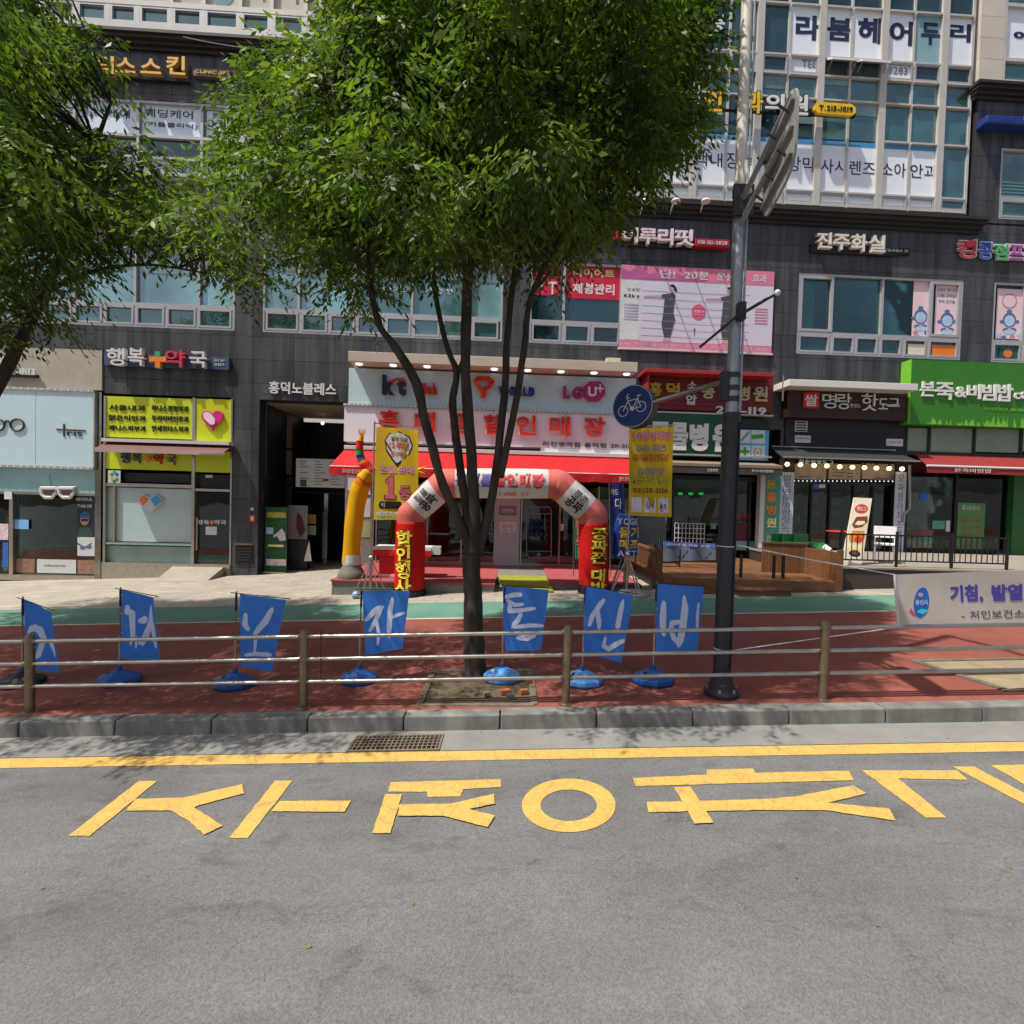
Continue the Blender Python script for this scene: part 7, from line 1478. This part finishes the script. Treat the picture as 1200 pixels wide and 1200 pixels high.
# ================= TREES =================
def leaf_material():
    m = bpy.data.materials.new('leaf'); m.use_nodes = True; n = m.node_tree; L = n.links.new; b = n.nodes['Principled BSDF']
    geo = n.nodes.new('ShaderNodeNewGeometry'); r = n.nodes.new('ShaderNodeMapRange'); L(geo.outputs['Random Per Island'], r.inputs[0]); r.inputs[3].default_value = .7; r.inputs[4].default_value = 1.35
    nz = n.nodes.new('ShaderNodeTexNoise'); nz.inputs['Scale'].default_value = 1.3; L(geo.outputs['Position'], nz.inputs[0])
    mx = n.nodes.new('ShaderNodeMix'); mx.data_type = 'RGBA'; rm = n.nodes.new('ShaderNodeMapRange'); L(nz.outputs[0], rm.inputs[0]); rm.inputs[1].default_value = .38; rm.inputs[2].default_value = .62; L(rm.outputs[0], mx.inputs[0]); mx.inputs[6].default_value = (.030, .064, .010, 1); mx.inputs[7].default_value = (.118, .180, .030, 1)  # position noise paints bright and dark clumps, imitating sunlit and shaded leaves
    vm = n.nodes.new('ShaderNodeVectorMath'); vm.operation = 'SCALE'; L(mx.outputs[2], vm.inputs[0]); L(r.outputs[0], vm.inputs['Scale'])
    L(vm.outputs[0], b.inputs['Base Color']); b.inputs['Roughness'].default_value = .5; b.inputs['Specular IOR Level'].default_value = .22
    tr = n.nodes.new('ShaderNodeBsdfTranslucent'); v2 = n.nodes.new('ShaderNodeVectorMath'); v2.operation = 'MULTIPLY'; L(vm.outputs[0], v2.inputs[0]); v2.inputs[1].default_value = (1.9, 2.0, .7); L(v2.outputs[0], tr.inputs[0])
    ms = n.nodes.new('ShaderNodeMixShader'); ms.inputs[0].default_value = .34; L(b.outputs[0], ms.inputs[1]); L(tr.outputs[0], ms.inputs[2]); L(ms.outputs[0], n.nodes['Material Output'].inputs[0]); return m
leafm = leaf_material(); bark = mat('zelkova_bark', (62, 53, 45), rough=.95, var=.55, scale=9, bump=1, bscale=28, stretch=(1, 1, .3))
from mathutils.geometry import intersect_point_quad_2d
def inside(poly, x, y):
    c = False; n = len(poly); j = n-1
    for i in range(n):
        xi, yi = poly[i]; xj, yj = poly[j]
        if (yi > y) != (yj > y) and x < (xj-xi)*(y-yi)/(yj-yi)+xi: c = not c
        j = i
    return c
def pdist(poly, x, y):
    best = 1e9; n = len(poly)
    for i in range(n):
        x1, y1 = poly[i]; x2, y2 = poly[(i+1) % n]; dx, dy = x2-x1, y2-y1; L2 = dx*dx+dy*dy or 1
        s = max(0, min(1, ((x-x1)*dx+(y-y1)*dy)/L2)); best = min(best, math.hypot(x-x1-s*dx, y-y1-s*dy))
    return best
def make_tree(name, label, limbs, crown_outline, cdep, ncl, nsp, base, seed, maxthick=2.9, lean=0):
    R = random.Random(seed); g = np.random.default_rng(seed)
    t = thing(name, label, 'tree', tuple(base))
    mb = MB(); tips = []
    for P, Rr in limbs:
        Q = [Vector(p) for p in P]; S = []; RS_ = []
        for i in range(len(Q)-1):
            for k in range(4):
                s = k/4; p0 = Q[max(i-1, 0)]; p1 = Q[i]; p2 = Q[i+1]; p3 = Q[min(i+2, len(Q)-1)]
                q = .5*((2*p1)+(p2-p0)*s+(2*p0-5*p1+4*p2-p3)*s*s+(3*p1-p0-3*p2+p3)*s**3)
                S.append(q+Vector((R.uniform(-1, 1), R.uniform(-1, 1), 0))*Rr[i]*.08); RS_.append((Rr[i]*(1-s)+Rr[i+1]*s)*R.uniform(.94, 1.08))
        S.append(Q[-1]); RS_.append(Rr[-1]); mb.tube(S, [q*(.70 if Rr[0] < .15 else .95) for q in RS_], 12); tips += S[len(S)//2:]
    # clusters of foliage through the crown's volume
    xs = [p[0] for p in crown_outline]; ys = [p[1] for p in crown_outline]; cl = []; tries = 0
    while len(cl) < ncl and tries < 60000:
        tries += 1; x = R.uniform(min(xs), max(xs)); y = R.uniform(min(ys), max(ys))
        if not inside(crown_outline, x, y): continue
        d = pdist(crown_outline, x, y); rad = R.uniform(.24, .42)
        if d/100 < rad*1.1: 
            if d < 16 or R.random() > .45: continue
            rad = max(.13, d/100*.65)
        half = min(maxthick, .5+d/100*1.6); dep = cdep+R.uniform(-min(half, 2.1), half)
        p = at(x, y, dep)
        if any((p-q).length < (.36 if tries < 20000 else .26) for q, _ in cl): continue
        # keep the silhouette where it belongs for nearer / farther clumps
        cl.append((p, rad*dep/6.0))
    for p, rad in cl:   # secondary limbs reach every clump
        a = min(tips, key=lambda q: (q-p).length+max(0, (q.z-p.z))*.8); mid = a.lerp(p, .5)+Vector((0, 0, .12*(p-a).length)); L_ = (p-a).length
        mb.tube([a, a.lerp(mid, .5)+Vector((R.uniform(-.05, .05), R.uniform(-.05, .05), .03)), mid, p], [.008+.005*L_, .008+.003*L_, .006+.002*L_, .004], 5, cap=False)
    mb.build('trunk', bark, t, smooth='all')
    wts = np.array([r**1.8 for _, r in cl]); wts /= wts.sum(); cnt = g.multinomial(nsp, wts); V = []; NL = 9
    for (c, rad), m_ in zip(cl, cnt):
        if not m_: continue
        u = g.normal(size=(m_, 3)); u /= np.linalg.norm(u, axis=1)[:, None]; rr_ = rad*(.3+.75*g.random((m_, 1))**.5)
        st_ = np.array(c)+u*rr_*np.array([1.15, 1.15, .55]); V.append(np.concatenate([st_, u], 1))
    V = np.concatenate(V); n = len(V); start = V[:, :3]; out = V[:, 3:]
    dirn = out*np.array([1, 1, .3])+np.array([0, 0, -.25])+g.normal(size=(n, 3))*.35; dirn /= np.linalg.norm(dirn, axis=1)[:, None]
    side = np.cross(dirn, np.array([0, 0, 1.])); side /= np.linalg.norm(side, axis=1)[:, None]+1e-6; up = np.cross(side, dirn)
    Ls = g.uniform(.24, .44, (n, 1)); verts = []; 
    for k in range(NL):
        s = (k+.6)/NL; pos = start+dirn*Ls*s+np.array([0, 0, -1.])*Ls*.35*s*s; sg_ = 1 if k % 2 else -1
        ld = dirn*.55+side*sg_*.75+np.array([0, 0, -.6])+g.normal(size=(n, 3))*.2
        if k == NL-1: ld = dirn+np.array([0, 0, -.3])+g.normal(size=(n, 3))*.1
        ld /= np.linalg.norm(ld, axis=1)[:, None]; ln = g.uniform(.070, .118, (n, 1)); wd = np.cross(ld, up+g.normal(size=(n, 3))*.5); wd /= np.linalg.norm(wd, axis=1)[:, None]+1e-6; wd *= ln*.175
        nn = np.cross(ld, wd); nn /= np.linalg.norm(nn, axis=1)[:, None]+1e-6
        a0 = pos; a1 = pos+ld*ln*.45+wd+nn*ln*.05; a2 = pos+ld*ln; a3 = pos+ld*ln*.45-wd+nn*ln*.05
        verts.append(np.stack([a0, a1, a2, a3], 1))
    VV = np.concatenate(verts).reshape(-1, 3); o0 = np.array(base); VV = VV-o0; nf = len(VV)//4
    me = bpy.data.meshes.new('crown'); me.vertices.add(len(VV)); me.vertices.foreach_set('co', VV.ravel()); me.loops.add(nf*4); me.loops.foreach_set('vertex_index', np.arange(nf*4)); me.polygons.add(nf)
    me.polygons.foreach_set('loop_start', np.arange(nf)*4); me.polygons.foreach_set('loop_total', np.full(nf, 4)); me.materials.append(leafm); me.update(calc_edges=True); me.validate()
    o = bpy.data.objects.new('crown', me); COL.objects.link(o); o.parent = t
    return t
T0 = gnd(556, 790); T0 = Vector((T0.x, T0.y, gz(T0.x)))
A_ = lambda L, w: ([at(x, y, d) for x, y, d in L], w)
td = T0.y
limbs1 = [([Vector((T0.x, td, T0.z-.05)), Vector((T0.x+.0, td, T0.z+.12)), at(555, 720, td), at(553, 680, td), at(552, 650, td)], [.19, .135, .115, .112, .115]),
 A_([(552, 660, td), (546, 630, td), (520, 570, td-.1), (500, 500, td-.15), (487, 448, td-.2), (462, 405, td-.25), (442, 375, td-.3), (430, 300, td-.5), (410, 200, td-.8), (390, 100, td-1)], [.11, .085, .075, .072, .08, .06, .05, .045, .035, .02]),
 A_([(553, 655, td), (547, 600, td+.05), (537, 530, td+.1), (530, 475, td+.1), (535, 438, td+.1), (522, 400, td+.15), (510, 340, td+.2), (500, 240, td+.4), (470, 120, td+.6), (440, 0, td+.9)], [.10, .075, .068, .066, .055, .045, .04, .035, .03, .02]),
 A_([(556, 655, td), (556, 590, td-.05), (551, 520, td-.05), (546, 440, td-.1), (548, 340, td-.1), (552, 200, td-.15), (556, 60, td-.2), (560, -80, td-.2)], [.11, .09, .088, .085, .08, .07, .05, .03]),
 A_([(558, 650, td), (573, 600, td), (584, 530, td), (592, 450, td+.05), (594, 400, td+.1), (602, 330, td+.1), (625, 200, td+.2), (650, 60, td+.3), (665, -60, td+.4)], [.095, .075, .068, .06, .055, .05, .045, .035, .02]),
 A_([(586, 560, td), (603, 480, td-.1), (614, 410, td-.2), (622, 350, td-.3), (650, 290, td-.4), (700, 200, td-.6), (750, 90, td-.7)], [.06, .055, .05, .045, .035, .025, .015]),
 A_([(535, 440, td+.1), (546, 410, td+.15), (547, 370, td+.2), (548, 320, td+.3)], [.045, .035, .03, .02]),
 A_([(623, 345, td-.3), (640, 325, td-.35), (665, 300, td-.4)], [.03, .02, .012])]
out1 = [(390, -240), (790, -240), (838, -20), (845, 60), (852, 105), (822, 122), (836, 150), (800, 182), (775, 205), (742, 216), (732, 250), (700, 282), (672, 300), (688, 322), (655, 340), (632, 322), (606, 318), (592, 372), (572, 388), (556, 330), (540, 322), (522, 392), (502, 388), (506, 332), (470, 318), (456, 330), (452, 375), (430, 396), (396, 366), (370, 348), (364, 316), (330, 303), (300, 285), (268, 238), (262, 190), (270, 130), (250, 100), (298, 58), (340, 42), (385, 52), (402, 22), (380, -20)]  # crown top out of view is raised to darken the foliage below
make_tree('street_tree', 'multi stemmed street tree standing in the pit between the blue flags', limbs1, out1, td, 310, 23000, T0, 3)
# left tree: trunk just outside the picture
Tb = Vector((-6.6, 5.75, gz(-6.6)))
limbs2 = [([Tb+Vector((0, 0, -.05)), Tb+Vector((0, 0, .15)), Tb+Vector((.02, 0, 1.0)), Tb+Vector((.05, 0, 1.9))], [.2, .14, .12, .13]),
 ([Tb+Vector((.05, 0, 1.8)), at(-40, 520, 5.75), at(4, 440, 5.7), at(40, 365, 5.7), at(62, 320, 5.7), at(90, 230, 5.6), at(130, 120, 5.6)], [.12, .1, .09, .08, .07, .045, .02]),
 ([Tb+Vector((.05, 0, 1.8)), at(-60, 440, 5.9), at(-70, 320, 6.1), at(-80, 150, 6.2), at(-90, -40, 6.3)], [.11, .09, .08, .06, .03]),
 ([at(50, 345, 5.7), at(100, 320, 5.6), at(170, 310, 5.5), at(240, 320, 5.4)], [.04, .03, .022, .012]),
 ([Tb+Vector((.05, 0, 1.8)), at(-130, 400, 5.5), at(-200, 250, 5.2), at(-260, 100, 5.0)], [.1, .08, .06, .03])]
out2 = [(-480, -140), (50, -140), (75, -20), (105, 20), (150, 42), (192, 88), (150, 84), (100, 92), (92, 108), (138, 146), (205, 166), (256, 186), (300, 270), (352, 342), (300, 348), (285, 366), (240, 356), (228, 318), (180, 300), (130, 312), (156, 362), (120, 345), (80, 325), (66, 368), (97, 422), (80, 438), (40, 408), (0, 415), (-200, 430), (-450, 350)]
make_tree('street_tree', 'street tree at the left edge whose crown overhangs the pharmacy', limbs2, out2, 5.75, 260, 17000, Tb, 9)
